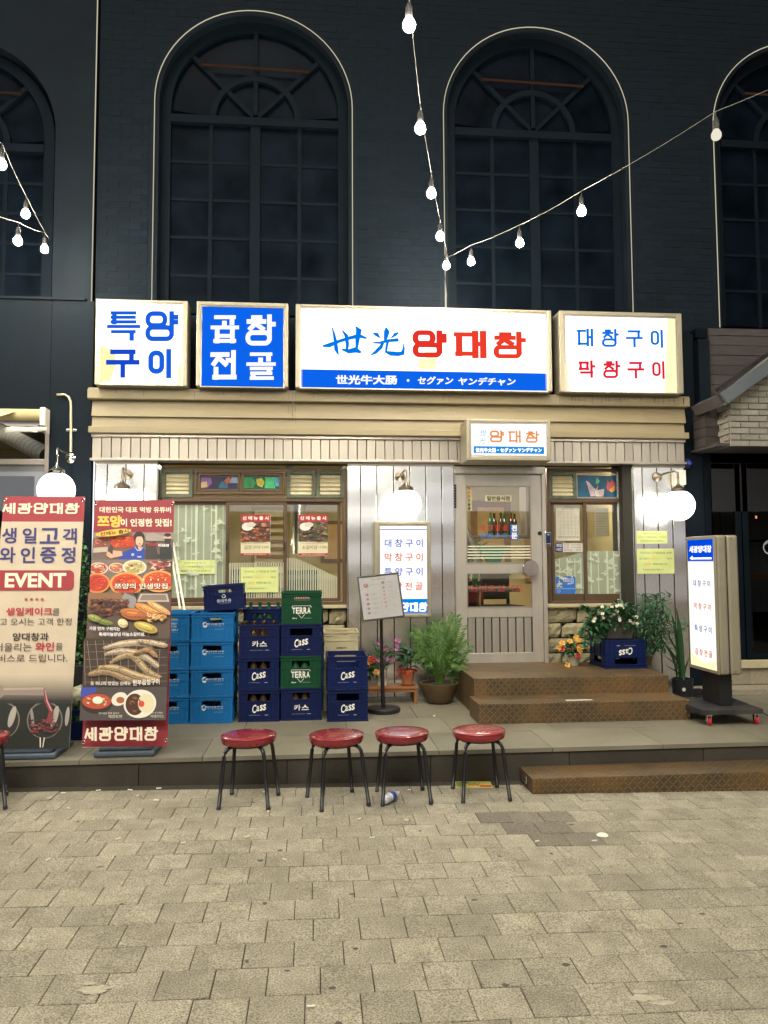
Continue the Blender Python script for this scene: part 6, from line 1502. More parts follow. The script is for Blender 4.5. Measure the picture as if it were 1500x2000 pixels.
        for k_ in range(len(Q) * 2):
            kq = random.choice((.45, .6, 1.3, 1.6)); x, y = random.choice(Q); r_2 = uni(.5, 1.6); p.ell(x + uni(-2, 2), y + uni(-3, 3), r_2 * 1.6, r_2 * .7, tuple(min(1, v * kq) for v in cc), 6, uni(-1, 1))
    for pts, w_, c in (([(205, 1276), (240, 1268), (275, 1266), (300, 1276)], [6, 11, 11, 7], '#a8977c'), ([(206, 1288), (240, 1282), (280, 1290), (312, 1312)], [5, 12, 13, 9], '#a3917a'), ([(216, 1305), (240, 1292), (262, 1292), (290, 1320), (315, 1332)], [5, 10, 12, 12, 8], '#94805f'),
        ([(175, 1326), (210, 1320), (250, 1334), (285, 1340)], [8, 13, 12, 7], '#8c7556'), ([(195, 1312), (230, 1314), (270, 1328), (312, 1338)], [5, 11, 12, 7], '#a08a66'), ([(272, 1262), (300, 1266), (328, 1272)], [5, 10, 9], '#a8957a'), ([(262, 1288), (290, 1280), (308, 1292)], [4, 9, 9], '#8f6f4c')): strip(pts, w_, c)
    p.text('또 하나의 맛있는 신메뉴', 219, 1343, 7, '#ece6dc', .015, w=78); p.text('한우곱창구이', 288, 1341, 10, '#ece6dc', .02, w=52, rot=-.05)
    # two bowls
    band(1350, 1411, '#4b4340'); p.poly([(L(1350), 1350), (192, 1350), (188, 1368), (L(1370), 1368)], '#3b48a0')
    p.ell(192, 1380, 30, 19, '#2c2220', 28); p.ell(192, 1376, 28, 14, '#b8462a', 28); meat(p, 170, 1368, 214, 1384, 40, ['#c8502e', '#d8a070', '#e0d8c0', '#6a9040'], (1.5, 4), 14); p.ell(194, 1374, 10, 7, '#dfe0cc', 14)
    p.ell(236, 1372, 16, 12, '#ddd6c8', 20, -.4); p.ell(238, 1374, 8, 6, '#a05a30', 14); p.ell(276, 1381, 32, 26, '#e0d9cc', 30, -.15); p.ell(266, 1382, 18, 20, '#4a2818', 24); p.ell(288, 1380, 16, 18, '#d8cfa8', 24); meat(p, 256, 1368, 276, 1396, 20, ['#5a3018', '#7a4a28', '#3a1c10'], (2, 5), 15); p.ell(279, 1381, 6, 6, '#c84a38', 12)
    p.text('해장탕면', 228, 1404, 6, '#e0d6c0', .01, w=26); p.text('한우곱창 듬뿍 들어간', 216, 1398, 3.5, '#e0d6c0', 0, w=40); p.text('카레라이스', 310, 1404, 6, '#e0d6c0', .01, w=26); p.text('별미 후식메뉴', 308, 1397.5, 3.5, '#e0d6c0', 0, w=26)
    p.word('세광양대창', 169, 1424, 312, 1449, 3.6, '#7a1a20', gap=.12, wv=4.6); p.word('세광양대창', 168, 1423, 311, 1448, 3.6, CRM, gap=.12, wv=4.6)
banner(-1.545, -.983, .272, 1.958, 5.40, 5.70, (183, 976), (342, 976), (325, 1458), (156, 1461), b2d, 'tall food banner with red top and bottom bands in front of the light blue crates')
def b1d(p):
    L = lambda y: 3 - 24 * (y - 968) / 489.0; Rr = lambda y: 160 - 20 * (y - 968) / 489.0
    def band(y0, y1, c): p.poly([(L(y0), y0), (Rr(y0), y0), (Rr(y1), y1), (L(y1), y1)], c)
    band(968, 1460, '#c3b49c'); band(968, 1021, '#962a34')
    p.word('세광양대창', 1, 983, 150, 1006, 3.5, '#6e1820', gap=.12, wv=4.6); p.word('세광양대창', 0, 982, 149, 1005, 3.5, CRM, gap=.12, wv=4.6)
    NV = '#33306e'
    for i, ch in enumerate('생일고객'): p.text(ch, 16 + i * 38.7, 1050 + i * .3, 31, NV, .022)
    for i, ch in enumerate('와인증정'): p.text(ch, 14 + i * 38.7, 1090, 31, NV, .022)
    p.rrect(-6, 1121, 142, 1161, 9, '#962b34'); p.text('EVENT', 69, 1141, 27, '#e8dac0', .035, w=114)
    for i in range(4): p.text('*', 52 + i * 10.2, 1179, 6, '#a8343c', .02)
    D = '#2a2524'
    p.text('생일케이크', 59, 1203, 15, '#b0303a', .028, w=86); p.text('를', 109.5, 1204, 14, D, .01); p.text('들고 오시는 고객 한정', 64, 1223, 14, D, .01, w=150)
    p.text('양대창과', 63, 1252, 15, D, .016, w=67); p.text('어울리는', 31, 1272, 16, D, .01, w=68); p.text('와인', 90, 1271, 16, '#b0303a', .03, w=34); p.text('을', 117, 1271, 14, D, .01); p.text('서비스로 드립니다.', 59, 1293, 15, D, .01, w=148)
    # wine picture
    for i in range(14):
        y0 = 1322 + i * 3.6; t_ = i / 13; a, b = col('#c3b49c'), col('#3d3733'); p.poly([(L(y0), y0), (Rr(y0), y0), (Rr(y0 + 3.6), y0 + 3.6), (L(y0 + 3.6), y0 + 3.6)], tuple(a[k] * (1 - t_) + b[k] * t_ for k in range(3)))
    band(1372, 1460, '#14170f'); p.poly([(L(1340) + 1, 1336), (6, 1340), (16, 1347), (92, 1346), (92, 1363), (18, 1362), (8, 1370), (L(1370) + 1, 1372)], '#8c7f74'); p.poly([(16, 1349), (90, 1348), (90, 1352), (16, 1353)], '#a89a8c')
    for (cx, w_) in ((16, 32), (94, 33)):
        p.ell(cx, 1408, w_, 34, '#6e6a60', 34); p.ell(cx, 1409, w_ - 2.5, 32, '#1c1e18', 34); p.poly([(cx - w_, 1380), (cx + w_, 1380), (cx + w_ * .7, 1384), (cx - w_ * .7, 1384)], '#8a857a') if False else None
        p.ell(cx + w_ * .55, 1402, 6, 20, '#a39c90', 16, .25); p.ell(cx - w_ * .7, 1404, 3, 18, '#8a8478', 14, -.15)
    p.rect(L(1374) + 1, 1372, Rr(1380) - 1, 1378, '#262620')
    meat(p, 68, 1408, 120, 1432, 70, ['#5a2024', '#7a3034', '#8f4a4c', '#2c1414'], (2, 6), 21); p.line([(92, 1350), (96, 1372), (106, 1392), (103, 1412)], [2, 7, 8, 12], '#7e3438'); p.line([(93, 1352), (98, 1374), (107, 1392)], [1, 2, 2], '#c89a94')
    p.poly([(86, 1440), (96, 1440), (93, 1458), (87, 1458)], '#c9c4b4'); p.poly([(88.5, 1440), (93.5, 1440), (91.6, 1458), (88.8, 1458)], '#1c1e18'); p.ell(136, 1402, 4, 18, '#9a948a', 14, .1)
bl0, bl1 = -2.19, -1.625
banner(bl0, bl1, .280, 1.985, 5.40, 5.74, (3, 968), (160, 968), (140, 1457), (-21, 1460), b1d, 'tall cream event banner with a red headline and wine glasses, at the left edge')

# ------------------------------------------------------------------ menu stand
ms = thing('menu_stand', 'black menu stand with a tilted framed menu board', 'menu stand', (.60, 6.75, PF))
MB().lathe([(.001, 0), (.14, .0), (.148, .006), (.148, .03), (.140, .038), (.001, .04)], (.60, 6.75, PF + .0005), 44).build('base', M_blackm, ms, smooth='auto')
MB().tube([(.60, 6.75, PF + .04), (.59, 6.75, .62)], .018, 14).tube([(.59, 6.75, .62), (.585, 6.745, 1.06)], .014, 14).build('pole', M_blackm, ms, smooth='auto')
TLp, TRp, BRp, BLp = onY(688, 1127, 6.72), onY(771, 1119, 6.72), onY(798, 1203, 6.60), onY(717, 1214, 6.60)
U = (TRp - TLp + BRp - BLp) / 2; V = (TLp - BLp + TRp - BRp) / 2; wU = U.length; U.normalize(); V = V - U * V.dot(U); wV = V.length * 1.0; V.normalize(); Nn = U.cross(V); O = (BLp + BRp + TLp + TRp) / 4 - U * wU / 2 - V * wV / 2
mm = Matrix((( U.x, -Nn.x, V.x, O.x), (U.y, -Nn.y, V.y, O.y), (U.z, -Nn.z, V.z, O.z), (0, 0, 0, 1)))   # local: x right, y back, z up
mb = MB(); mb.M = mm; mb.frame(0, 0, wU, wV, .014, -.006, .012); mb.build('board_frame', M_blackm, ms, bevel=.003)
mb = MB(); mb.M = mm; mb.box(.013, .002, .013, wU - .013, .012, wV - .013); mb.build('board', M_white, ms)
p = Print(lambda a, b: (.014 + a * (wU - .028), .014 + (1 - b) * (wV - .028)))
p.rect(0, 0, 1, 1, '#b9b6b2'); p.text('세광양대창 차림표', .5, .07, .045, '#77706c', 0, w=.36); p.rect(.5, .13, .502, .9, '#8f8c88')
random.seed(4)
for (x, y, r) in ((.16, .2, .07), (.16, .42, .045), (.16, .53, .04), (.16, .64, .045), (.16, .75, .04), (.16, .86, .04), (.60, .17, .05), (.60, .29, .035), (.60, .38, .035), (.60, .46, .035), (.60, .55, .035), (.60, .64, .04), (.60, .74, .035)):
    p.ell(x, y, r, r * .8, '#a0918f', 16); p.ell(x, y, r * .8, r * .6, random.choice(['#8a5a58', '#9a6a60', '#7d6a6c', '#a06a68']), 14); p.ell(x - .01, y - .01, r * .4, r * .25, '#b79a92', 9)
    for k in range(2): p.rect(x + .10, y - .012 + k * .025, x + .10 + uni(.1, .2), y - .007 + k * .025, '#8a8886')
    p.rect(x + .31, y - .004, x + .36, y + .002, '#8a8886')
for k in range(4): p.rect(.08, .30 + k * .022, uni(.3, .42), .304 + k * .022, '#9c9a98'); p.rect(.56, .84 + k * .022, uni(.75, .92), .844 + k * .022, '#9c9a98')
p.build('menu_print', M_ink, ms, O + Nn * -.0020, U, V)
mb = MB(); mb.M = mm; mb.box(.014, -.0045, .014, wU - .014, -.0035, wV - .014); mb.build('cover_sheet', glassmat('clear cover', (.98, .98, .98), .06), ms)

# ------------------------------------------------------------------ bench and plants
bn = thing('plant_bench', 'low wooden bench with flower pots in front of the middle steel pier', 'bench', (.66, 7.2, PF))
BX0, BX1, BY0, BY1, BZ = .30, .955, 7.08, 7.32, PF + .155
for i in range(3): MB().box(BX0, BY0 + .08 * i + .002, BZ - .02, BX1, BY0 + .08 * (i + 1) - .003, BZ).build('seat_slat', M_wood, bn, bevel=.003)
for x in (BX0 + .02, BX1 - .04):
    for y in (BY0 + .01, BY1 - .04): MB().box(x, y, PF + .001, x + .026, y + .026, BZ - .0205).build('leg', M_wood, bn, bevel=.002)
MB().box(BX0 + .046, BY0 + .014, BZ - .05, BX1 - .041, BY0 + .03, BZ - .0206).build('rail', M_wood, bn, bevel=.002)
def foliage(mb, c, r, n, l, w, up=.4, zs=1.0):
    c = Vector(c)
    for i in range(n):
        d = Vector((uni(-1, 1), uni(-1, 1), uni(-1, 1)))
        if d.length > 1 or d.length < .2: d = d.normalized() * uni(.4, 1)
        p = c + Vector((d.x * r, d.y * r, d.z * r * zs)); dd = Vector((d.x, d.y, d.z * .4 + up + uni(-.4, .4)))
        mb.leaf(p, dd, (0, 0, 1), l * uni(.7, 1.2), w * uni(.7, 1.2))
def flower(mb, c, r, n=5, ly=2):
    c = Vector(c); ax = Vector((uni(-.5, .5), -1, uni(0, .8))).normalized(); u = ax.cross(Vector((0, 0, 1))).normalized(); v = ax.cross(u)
    for L in range(ly):
        for k in range(n):
            a = 2 * math.pi * (k + L * .5) / n + uni(-.15, .15); d = (u * math.cos(a) + v * math.sin(a)) + ax * (.25 + .5 * L)
            mb.leaf(c, d, ax, r * (1 - .25 * L), r * .85 * (1 - .2 * L), fold=.15, droop=.1)
def plant(name, label, loc, cat='plant', group=None): return thing(name, label, cat, loc, group)
random.seed(21)
# orange and yellow begonia in a patterned pot on the bench
M_pattern = mat('brown patterned pot', '#b9ad93', .45, var=.7, vscale=22)
t = plant('potted_begonia', 'begonia with orange and red flowers beside the navy crates on the bench', (.42, 7.19, BZ)); c = Vector((.44, 7.19, BZ))
MB().lathe([(.001, .0), (.042, .0005), (.055, .12), (.05, .12), (.048, .10), (.001, .10)], c, 24).build('pot', M_pattern, t, smooth='auto')
mb = MB(); foliage(mb, c + Vector((.02, 0, .18)), .10, 60, .075, .055); mb.build('leaves', M_leafd, t); MB().tube([c + Vector((0, 0, .1)), c + Vector((.01, 0, .2))], .006, 5).build('stem', M_stem, t)
for (px, py, m) in ((724, 1287, M_petalr), (720, 1295, M_petalo), (735, 1313, M_petalo), (729, 1289, M_petalr)): mb = MB(); q = onY(px, py, 7.08); flower(mb, q, .032, 6, 3); mb.build('flower', m, t)
# purple flowers
t = plant('potted_flowers', 'purple and pink flowers in a white patterned pot behind the menu stand pole', (.58, 7.19, BZ)); c = Vector((.625, 7.19, BZ))
MB().lathe([(.001, .0), (.042, .0005), (.052, .05), (.055, .15), (.050, .15), (.048, .13), (.001, .13)], c, 24).build('pot', mat('white brown patterned pot', '#c9c4b2', .4, var=.75, vscale=16), t, smooth='auto')
mb = MB(); foliage(mb, c + Vector((.0, 0, .24)), .11, 150, .06, .016, up=.8, zs=1.2); mb.build('leaves', M_leaf, t)
for i in range(16):
    q = onY(uni(738, 782), uni(1256, 1292) if i % 3 else uni(1250, 1270), 7.15 + uni(-.05, .05)); mb = MB(); flower(mb, q, .022, 5, 2); mb.build('flower', M_petalp, t)
    MB().tube([c + Vector((uni(-.02, .02), 0, .13)), q], .0015, 4).build('stem', M_stem, t)
# poinsettia like pot with big dark leaves
t = plant('potted_poinsettia', 'plant with broad dark leaves and red lower bracts in a terracotta pot on the bench', (.86, 7.19, BZ)); c = Vector((.868, 7.19, BZ))
MB().lathe([(.001, .012), (.05, .0125), (.064, .115), (.068, .118), (.068, .145), (.060, .145), (.058, .12), (.001, .12)], c, 28).build('pot', M_terra, t, smooth='auto'); MB().lathe([(.001, .0), (.062, .0), (.072, .012), (.066, .012), (.05, .006), (.001, .006)], c, 28).build('saucer', M_terra, t, smooth='auto')
MB().tube([c + Vector((0, 0, .12)), c + Vector((0, 0, .28))], .006, 5).build('stem', M_stem, t)
for i in range(34):
    a = uni(0, 6.28); e_ = uni(-.1, 1.0); d = Vector((math.cos(a) * math.cos(e_), math.sin(a) * math.cos(e_) - .2, math.sin(e_))); mb = MB(); mb.leaf(c + Vector((0, 0, .17 + uni(0, .11))) + d * .03, d, (0, 0, 1), uni(.09, .13), .05, droop=.3); mb.build('leaf', M_leafd, t)
for i in range(9):
    a = uni(3.4, 6.1) if i < 7 else uni(0, 3); d = Vector((math.cos(a), math.sin(a), uni(-.4, .1))); mb = MB(); mb.leaf(c + Vector((0, 0, .15)) + d * .05, d, (0, 0, 1), .07, .03, droop=.3); mb.build('bract', M_petalr, t)
# feathery fern
t = plant('potted_fern', 'tall feathery green fern in a wide brown pot left of the steps', (1.15, 7.12, PF)); c = Vector((1.15, 7.12, PF))
MB().lathe([(.001, .001), (.10, .0015), (.125, .02), (.165, .13), (.178, .165), (.180, .185), (.165, .185), (.155, .16), (.001, .158)], c, 36).build('pot', M_brownpot, t, smooth='auto'); MB().lathe([(.001, .165), (.156, .163)], c, 24).build('soil', M_soil, t)
def frond(base, tip, droop, n=26, lw=.055, m=M_fern):
    base, tip = Vector(base), Vector(tip); mb = MB(); P_ = []
    for i in range(9): s_ = i / 8; v = base.lerp(tip, s_); v.z += droop * 4 * s_ * (1 - s_) * .5 - droop * .3 * s_ * s_; P_.append(v)
    mb.tube(P_, [.0028 * (1 - .8 * i / 8) for i in range(9)], 4)
    for i in range(n):
        s_ = .25 + .75 * i / n; k = min(int(s_ * 8), 7); a = P_[k].lerp(P_[k + 1], s_ * 8 - k); d = (P_[k + 1] - P_[k]).normalized(); side = d.cross(Vector((0, -1, .3))).normalized()
        for q in (-1, 1):
            dd = (side * q + d * .9 + Vector((0, uni(-.4, .2), uni(-.15, .15)))); L = lw * (1.1 - .8 * abs(s_ - .55)) * uni(.8, 1.2); mb.leaf(a, dd, (0, -1, .3), L, L * .10, droop=.4, fold=.1)
            mb.leaf(a + dd.normalized() * L * .5, dd + d * .8, (0, -1, .3), L * .55, L * .10, droop=.2, fold=.1); mb.leaf(a + dd.normalized() * L * .35, dd - d * .3, (0, -1, .3), L * .45, L * .11, droop=.2, fold=.1)
    return mb
tips = [(888, 1192), (893, 1200), (904, 1216), (870, 1206), (852, 1210), (842, 1216), (812, 1226), (806, 1230), (822, 1236), (812, 1268), (825, 1276), (918, 1252), (912, 1262), (903, 1280), (885, 1316), (848, 1300), (860, 1240), (878, 1228), (895, 1238), (836, 1254), (868, 1262), (882, 1290), (858, 1222), (899, 1228), (840, 1286), (908, 1292)]
for i, (px, py) in enumerate(tips):
    Y_ = 7.12 + uni(-.26, .18); q = onY(px, py, Y_); frond(c + Vector((uni(-.04, .04), uni(-.03, .03), .17)), q, uni(.03, .15), 17, .085).build('frond', M_fern, t)
# begonia by the door on the step
t = plant('potted_begonia', 'begonia with yellow, orange and pink flowers on the top step by the door', (2.47, 7.25, .511)); c = Vector((2.47, 7.22, .511))
MB().lathe([(.001, .0), (.045, .0005), (.058, .09), (.054, .09), (.05, .07), (.001, .07)], c, 24).build('pot', mat('glass jar pot', (.3, .28, .2), .2, var=.3), t, smooth='auto')
for i in range(44):
    a = uni(0, 6.28); e_ = uni(-.5, 1.1); d = Vector((math.cos(a) * math.cos(e_), math.sin(a) * math.cos(e_) - .25, math.sin(e_))); mb = MB(); mb.leaf(c + Vector((0, 0, .12 + uni(0, .12))) + d * uni(.02, .07), d, (0, 0, 1), uni(.06, .085), .055, droop=.3); mb.build('leaf', M_leafd, t)
MB().tube([c + Vector((0, 0, .08)), c + Vector((0, 0, .22))], .006, 5).build('stem', M_stem, t)
for (px, py, m) in ((1093, 1265, M_petalo), (1098, 1256, M_petalo), (1113, 1253, M_petalo), (1125, 1245, M_petalo), (1130, 1251, M_petalo), (1135, 1264, M_petalo), (1133, 1270, M_petalo), (1099, 1267, M_petalr), (1129, 1281, M_petalr), (1108, 1299, M_petalo), (1127, 1262, M_petalo)):
    mb = MB(); flower(mb, onY(px, py, 7.12 + uni(-.03, .03)), .033, 5, 3); mb.build('flower', m, t)
# white flowers in a grey planter on the upturned crate
t = plant('flower_planter', 'white begonias and trailing ivy in a grey planter on the upside down crate', (2.87, 7.05, .775)); c = Vector((2.83, 7.12, .775)); sc_ = 1
x0, x1, zt5 = 2.70, 2.985, .775 + .145
mb = MB(); mb.add([(x0 + .02, 7.0, .7755), (x1 - .03, 7.0, .7755), (x1 - .03, 7.2, .7755), (x0 + .02, 7.2, .7755), (x0, 6.98, zt5), (x1, 6.98, zt5), (x1, 7.22, zt5), (x0, 7.22, zt5)], [(0, 3, 2, 1), (4, 5, 6, 7), (0, 1, 5, 4), (1, 2, 6, 5), (2, 3, 7, 6), (3, 0, 4, 7)])
mb.build('planter_box', M_greypot, t, bevel=.008); MB().box(x0 - .006, 6.972, zt5 + .0, x1 + .006, 7.228, zt5 + .014).build('rim', M_greypot, t, bevel=.004)
mb = MB(); random.seed(31)
for i in range(430):
    px = uni(1148, 1240); py = 1178 + (1225 - 1178) * abs(uni(-1, 1)) ** .8 + (abs(px - 1200) * .28 if px < 1200 else abs(px - 1200) * .15); q = onY(px, py, 7.08 + uni(-.16, .14)); mb.leaf(q, (uni(-1, 1), uni(-1, .2), uni(-.5, .8)), (0, 0, 1), uni(.045, .075), uni(.035, .055), droop=.25)
for (pts) in (((1165, 1205), (1150, 1230), (1140, 1262)), ((1172, 1210), (1158, 1240), (1152, 1258)), ((1180, 1212), (1172, 1235), (1168, 1252)), ((1160, 1200), (1146, 1215), (1134, 1235)), ((1150, 1190), (1142, 1186), (1138, 1184)), ((1186, 1215), (1182, 1228), (1178, 1236))):
    Pn = [onY(a, b, 7.02 - .03 * i) for i, (a, b) in enumerate(pts)]; mb.tube(Pn, .002, 4)
    for i in range(34): s_ = uni(0, 1.99); k = int(s_); q = Pn[k].lerp(Pn[k + 1], s_ - k); mb.leaf(q, (uni(-1, 1), uni(-1, 0), uni(-1, .3)), (0, 0, 1), uni(.035, .055), .04, droop=.3)
mb.build('foliage', M_leafd, t)
for (px, py) in ((1176, 1185), (1167, 1194), (1171, 1196), (1177, 1199), (1195, 1186), (1205, 1184), (1209, 1182), (1213, 1182), (1216, 1187), (1205, 1194), (1192, 1203), (1198, 1201), (1209, 1206), (1210, 1211), (1162, 1208), (1160, 1213), (1231, 1213), (1237, 1217), (1244, 1218), (1243, 1205), (1208, 1173), (1178, 1207)):
    m_ = MB(); flower(m_, onY(px, py, 6.95 + uni(-.04, .04)), .019, 6, 3); m_.build('flower', M_petalw, t)
# nandina bush at the right pier
t = plant('nandina_shrub', 'feathery green shrub in front of the right steel pier', (3.20, 7.15, .51), 'shrub'); c = Vector((3.13, 7.16, .512)); random.seed(41)
tr = MB()
for (px, py) in ((1274, 1170), (1290, 1185), (1258, 1195), (1300, 1215), (1250, 1220), (1270, 1225), (1290, 1240), (1340, 1215)): tr.tube([c, c + Vector((uni(-.02, .02), 0, .25)), onY(px, py, 7.15 + uni(-.1, .1))], [.008, .006, .002], 5)
tr.build('stems', M_twig, t); tr = None
mb = MB()
for i in range(900):
    px = random.gauss(1277, 20); py = uni(1172, 1272)
    if not ((px - 1277) / 44) ** 2 + ((py - 1222) / 56) ** 2 < 1: 
        if i % 4: continue
        px = uni(1325, 1346); py = uni(1205, 1232)
    q = onY(px, py, 7.13 + uni(-.17, .17)); mb.leaf(q, (uni(-1, 1), uni(-.8, .4), uni(-.6, .7)), (0, 0, 1), uni(.045, .075), uni(.014, .022), droop=.3)
for (px, py) in ((1274, 1168), (1262, 1172), (1288, 1176), (1298, 1180), (1305, 1168), (1255, 1165), (1270, 1178), (1282, 1166)):
    q = onY(px, py, 7.1)
    for k in range(6): mb.leaf(q + Vector((uni(-.03, .03), 0, uni(-.02, .02))), (uni(-1, 1), uni(-.4, .2), uni(.1, 1)), (0, 0, 1), .075, .018, droop=.3)
mb.build('foliage', M_leafb, t)
MB().lathe([(.001, 0), (.07, .0005), (.085, .08), (.001, .08)], c, 20).build('pot', M_brownpot, t, smooth='auto')
# sword plant in a dark pot
t = plant('sword_plant', 'tall stiff sword leaves in a dark pot right of the steps', (3.50, 7.2, PF)); c = Vector((3.47, 7.08, PF)); random.seed(51)
MB().lathe([(.001, .0), (.085, .0005), (.09, .01), (.098, .17), (.100, .185), (.09, .185), (.088, .16), (.001, .158)], c, 32).build('pot', M_darkpot, t, smooth='auto')
for (px, py, w_) in ((1321, 1187, .085), (1312, 1200, .06), (1329, 1215, .06), (1285, 1238, .035), (1290, 1250, .035), (1297, 1280, .03), (1346, 1285, .035), (1305, 1240, .05), (1335, 1290, .035), (1300, 1300, .03)):
    tp = onY(px, py, 7.08 + uni(-.06, .06)); b0_ = c + Vector((uni(-.03, .03) + (tp.x - c.x) * .12, uni(-.04, .03), .17)); mb = MB(); n = 10; vs = []; fs = []
    bend = Vector(((tp.x - b0_.x) * -.25, 0, 0)); yaw = uni(-.5, .5)
    for i in range(n + 1):
        s_ = i / n; q = b0_.lerp(tp, s_) + bend * math.sin(math.pi * s_) ; w2 = w_ * (.45 + .9 * s_ - 1.35 * s_ ** 3.2) * .95 + .001; sv = Vector((math.cos(yaw), math.sin(yaw), 0)); vs += [q - sv * w2 / 2, q + Vector((0, .012, 0)), q + sv * w2 / 2]
    for i in range(n): k = i * 3; fs += [(k, k + 1, k + 4, k + 3), (k + 1, k + 2, k + 5, k + 4)]
    mb.add(vs, fs); mb.build('leaf', M_snake, t, smooth=True)
q = onY(1336, 1347, c.y - .10); MB().lathe([(.001, -.002), (.016, -.0018), (.018, .002)], q, 16, axis='y').build('tag', M_white, t)
# climbing shrub between the banners
t = plant('climbing_shrub', 'leafy climbing shrub on the black pier between the two banners', (-2.12, 7.0, .6), 'shrub'); random.seed(61)
MB().box(-2.35, 6.95, PF + .001, -1.98, 7.2, .62).build('planter_box', M_blackm, t, bevel=.006)
mb = MB(); tw = MB()
for k in range(9):
    x = -2.12 + uni(-.12, .08); P_ = [Vector((x, 7.05, .62))]
    for i in range(7): P_.append(P_[-1] + Vector((uni(-.06, .06), uni(-.03, .03), uni(.10, .19))))
    tw.tube(P_, .0025, 4)
    for i in range(150): s_ = uni(0, 6.99); j = int(s_); q = P_[j].lerp(P_[j + 1], s_ - j) + Vector((uni(-.04, .04), uni(-.04, .04), uni(-.03, .03))); mb.leaf(q, (uni(-1, 1), uni(-1, .3), uni(-.6, .8)), (0, 0, 1), uni(.035, .055), .028, droop=.2)
tw.build('stems', M_twig, t); mb.build('foliage', M_leaf, t)

# ------------------------------------------------------------------ small things
# broom and pole handles leaning at the window
br_ = MB().tube([onY(338, 1060, 7.42), onY(362, 1200, 6.95)], .010, 8).build('broom_stick', M_white, None, smooth=True); tag(br_, 'pale broom stick leaning on the window left of the navy crate', 'stick')
br_ = MB().tube([onY(333, 1072, 7.40), onY(352, 1190, 6.95)], .009, 8).build('broom_stick', M_white, None, smooth=True); tag(br_, 'second thinner pale stick leaning close to the food banner edge', 'stick')
M_butt = mat('cigarette paper', '#d8d4c4', .8); M_tip = mat('orange filter', '#b07a3c', .8)
BP = [((192, 1547), 25, 'butt'), ((254, 1546), -20, 'bent butt'), ((310, 1543), 5, ''), ((270, 1557), 60, ''), ((305, 1566), -8, ''), ((134, 1582), -35, ''), ((97, 1562), 30, ''), ((124, 1552), 0, ''), ((231, 1642), 35, ''), ((94, 1683), 55, ''), ((483, 1638), 35, ''), ((518, 1550), 0, ''), ((525, 1588), -5, ''), ((703, 1603), 25, ''), ((796, 1606), -10, ''), ((799, 1546), 15, ''), ((358, 1650), 10, ''), ((1049, 1647), 15, ''), ((1161, 1646), 5, ''), ((607, 1972), 2, ''), ((727, 1640), 10, ''), ((556, 1683), -30, '')]
where = ['left of the platform foot under the food banner', 'bent one below the food banner base', 'right below the corner of the food banner', 'second row of pavers below the food banner', 'long one on the second paver row', 'slanting one at the far left of the paving', 'one near the left stool leg', 'short one by the platform foot at the left', 'one four rows out at the left', 'lowest of those at the far left', 'one out in front of the first stool', 'one behind the first stool leg', 'one touching the front leg of the first stool', 'one before the gap of the second and third stools', 'one in front of the third stool', 'one between the third and fourth stools', 'small one in the left middle of the paving', 'left of two near the dark pavers', 'right of two near the dark pavers', 'nearest one, at the bottom of the paving', 'one lying before the second stool', 'tiny one in the middle of the paving']
for ((px, py), a, _), wz_ in zip(BP, where):
    q = onG(px, py); a = math.radians(a); L = uni(.024, .034); d = Vector((math.cos(a), math.sin(a) * 1.2, 0)).normalized(); z = gz(q.x) + .0115
    o = thing('cigarette_butt', 'white cigarette butt on the pavers, ' + wz_, 'cigarette butt', (q.x, q.y, z), 'cigarette butts on the paving')
    c0_ = Vector((q.x, q.y, z)); MB().tube([c0_ - d * L * .5, c0_ + d * L * .2], .0038, 7).build('paper', M_butt, o); MB().tube([c0_ + d * L * .2, c0_ + d * L * .5], .0039, 7).build('filter', M_butt if rnd() < .7 else M_tip, o)
q = onG(1178, 1634); mb = MB(); n = 9; mb.add([(q.x, q.y, gz(q.x) + .012)] + [(q.x + .034 * (1 + uni(-.3, .3)) * math.cos(2 * math.pi * i / n), q.y + .036 * (1 + uni(-.3, .3)) * math.sin(2 * math.pi * i / n), gz(q.x) + .0075 + uni(0, .004)) for i in range(n)], [(0, 1 + i, 1 + (i + 1) % n) for i in range(n)])
tag(mb.build('paper_scrap', M_white, None), 'white torn paper scrap on the pavers below the low checkered step', 'paper')
q = onZ(1395, 1484, gzt); mb = MB().sphere((q.x, q.y, gzt + .008), .011, 8, sz=.6); tag(mb.build('paper_scrap', M_white, None), 'tiny crumpled white scrap at the back of the low checkered step', 'paper')
q = onZ(848, 1400, PF); tag(MB().sphere((q.x, q.y, PF + .008), .011, 8, sz=.6).build('paper_scrap', M_white, None), 'tiny white crumb on the platform behind the third and fourth stools', 'paper')
# leaflet
q = onG(922, 1534); lf = thing('leaflet', 'colourful yellow and red leaflet flat on the pavers behind the right stool', 'leaflet', (q.x, q.y, gz(q.x) + .006))
p = Print(); p.rect(0, 0, .245, .15, '#b8ae5c'); p.rect(.004, .01, .08, .14, '#8fa04a'); p.rect(.16, .02, .24, .06, '#b0362c'); p.rect(.165, .07, .235, .09, '#d8c040'); p.text('할인행사', .12, .11, .03, '#3a6a2c', .03, w=.1); p.text('SALE', .12, .06, .03, '#b0362c', .04, w=.07)
for i in range(6): p.rect(.01, .02 + i * .02, .07, .026 + i * .02, '#4a4a34')
p.build('print', M_inkm, lf, (q.x - .12, q.y - .07, gz(q.x) + .0068), Vector((1, -.1, 0)).normalized(), Vector((.1, 1, 0)).normalized())
mb = MB(); u, v = Vector((1, -.1, 0)).normalized(), Vector((.1, 1, 0)).normalized(); o_ = Vector((q.x - .12, q.y - .07, gz(q.x) + .0066)); mb.add([o_, o_ + u * .245, o_ + u * .245 + v * .15, o_ + v * .15], [(0, 1, 2, 3)]); mb.build('sheet', M_white, lf)
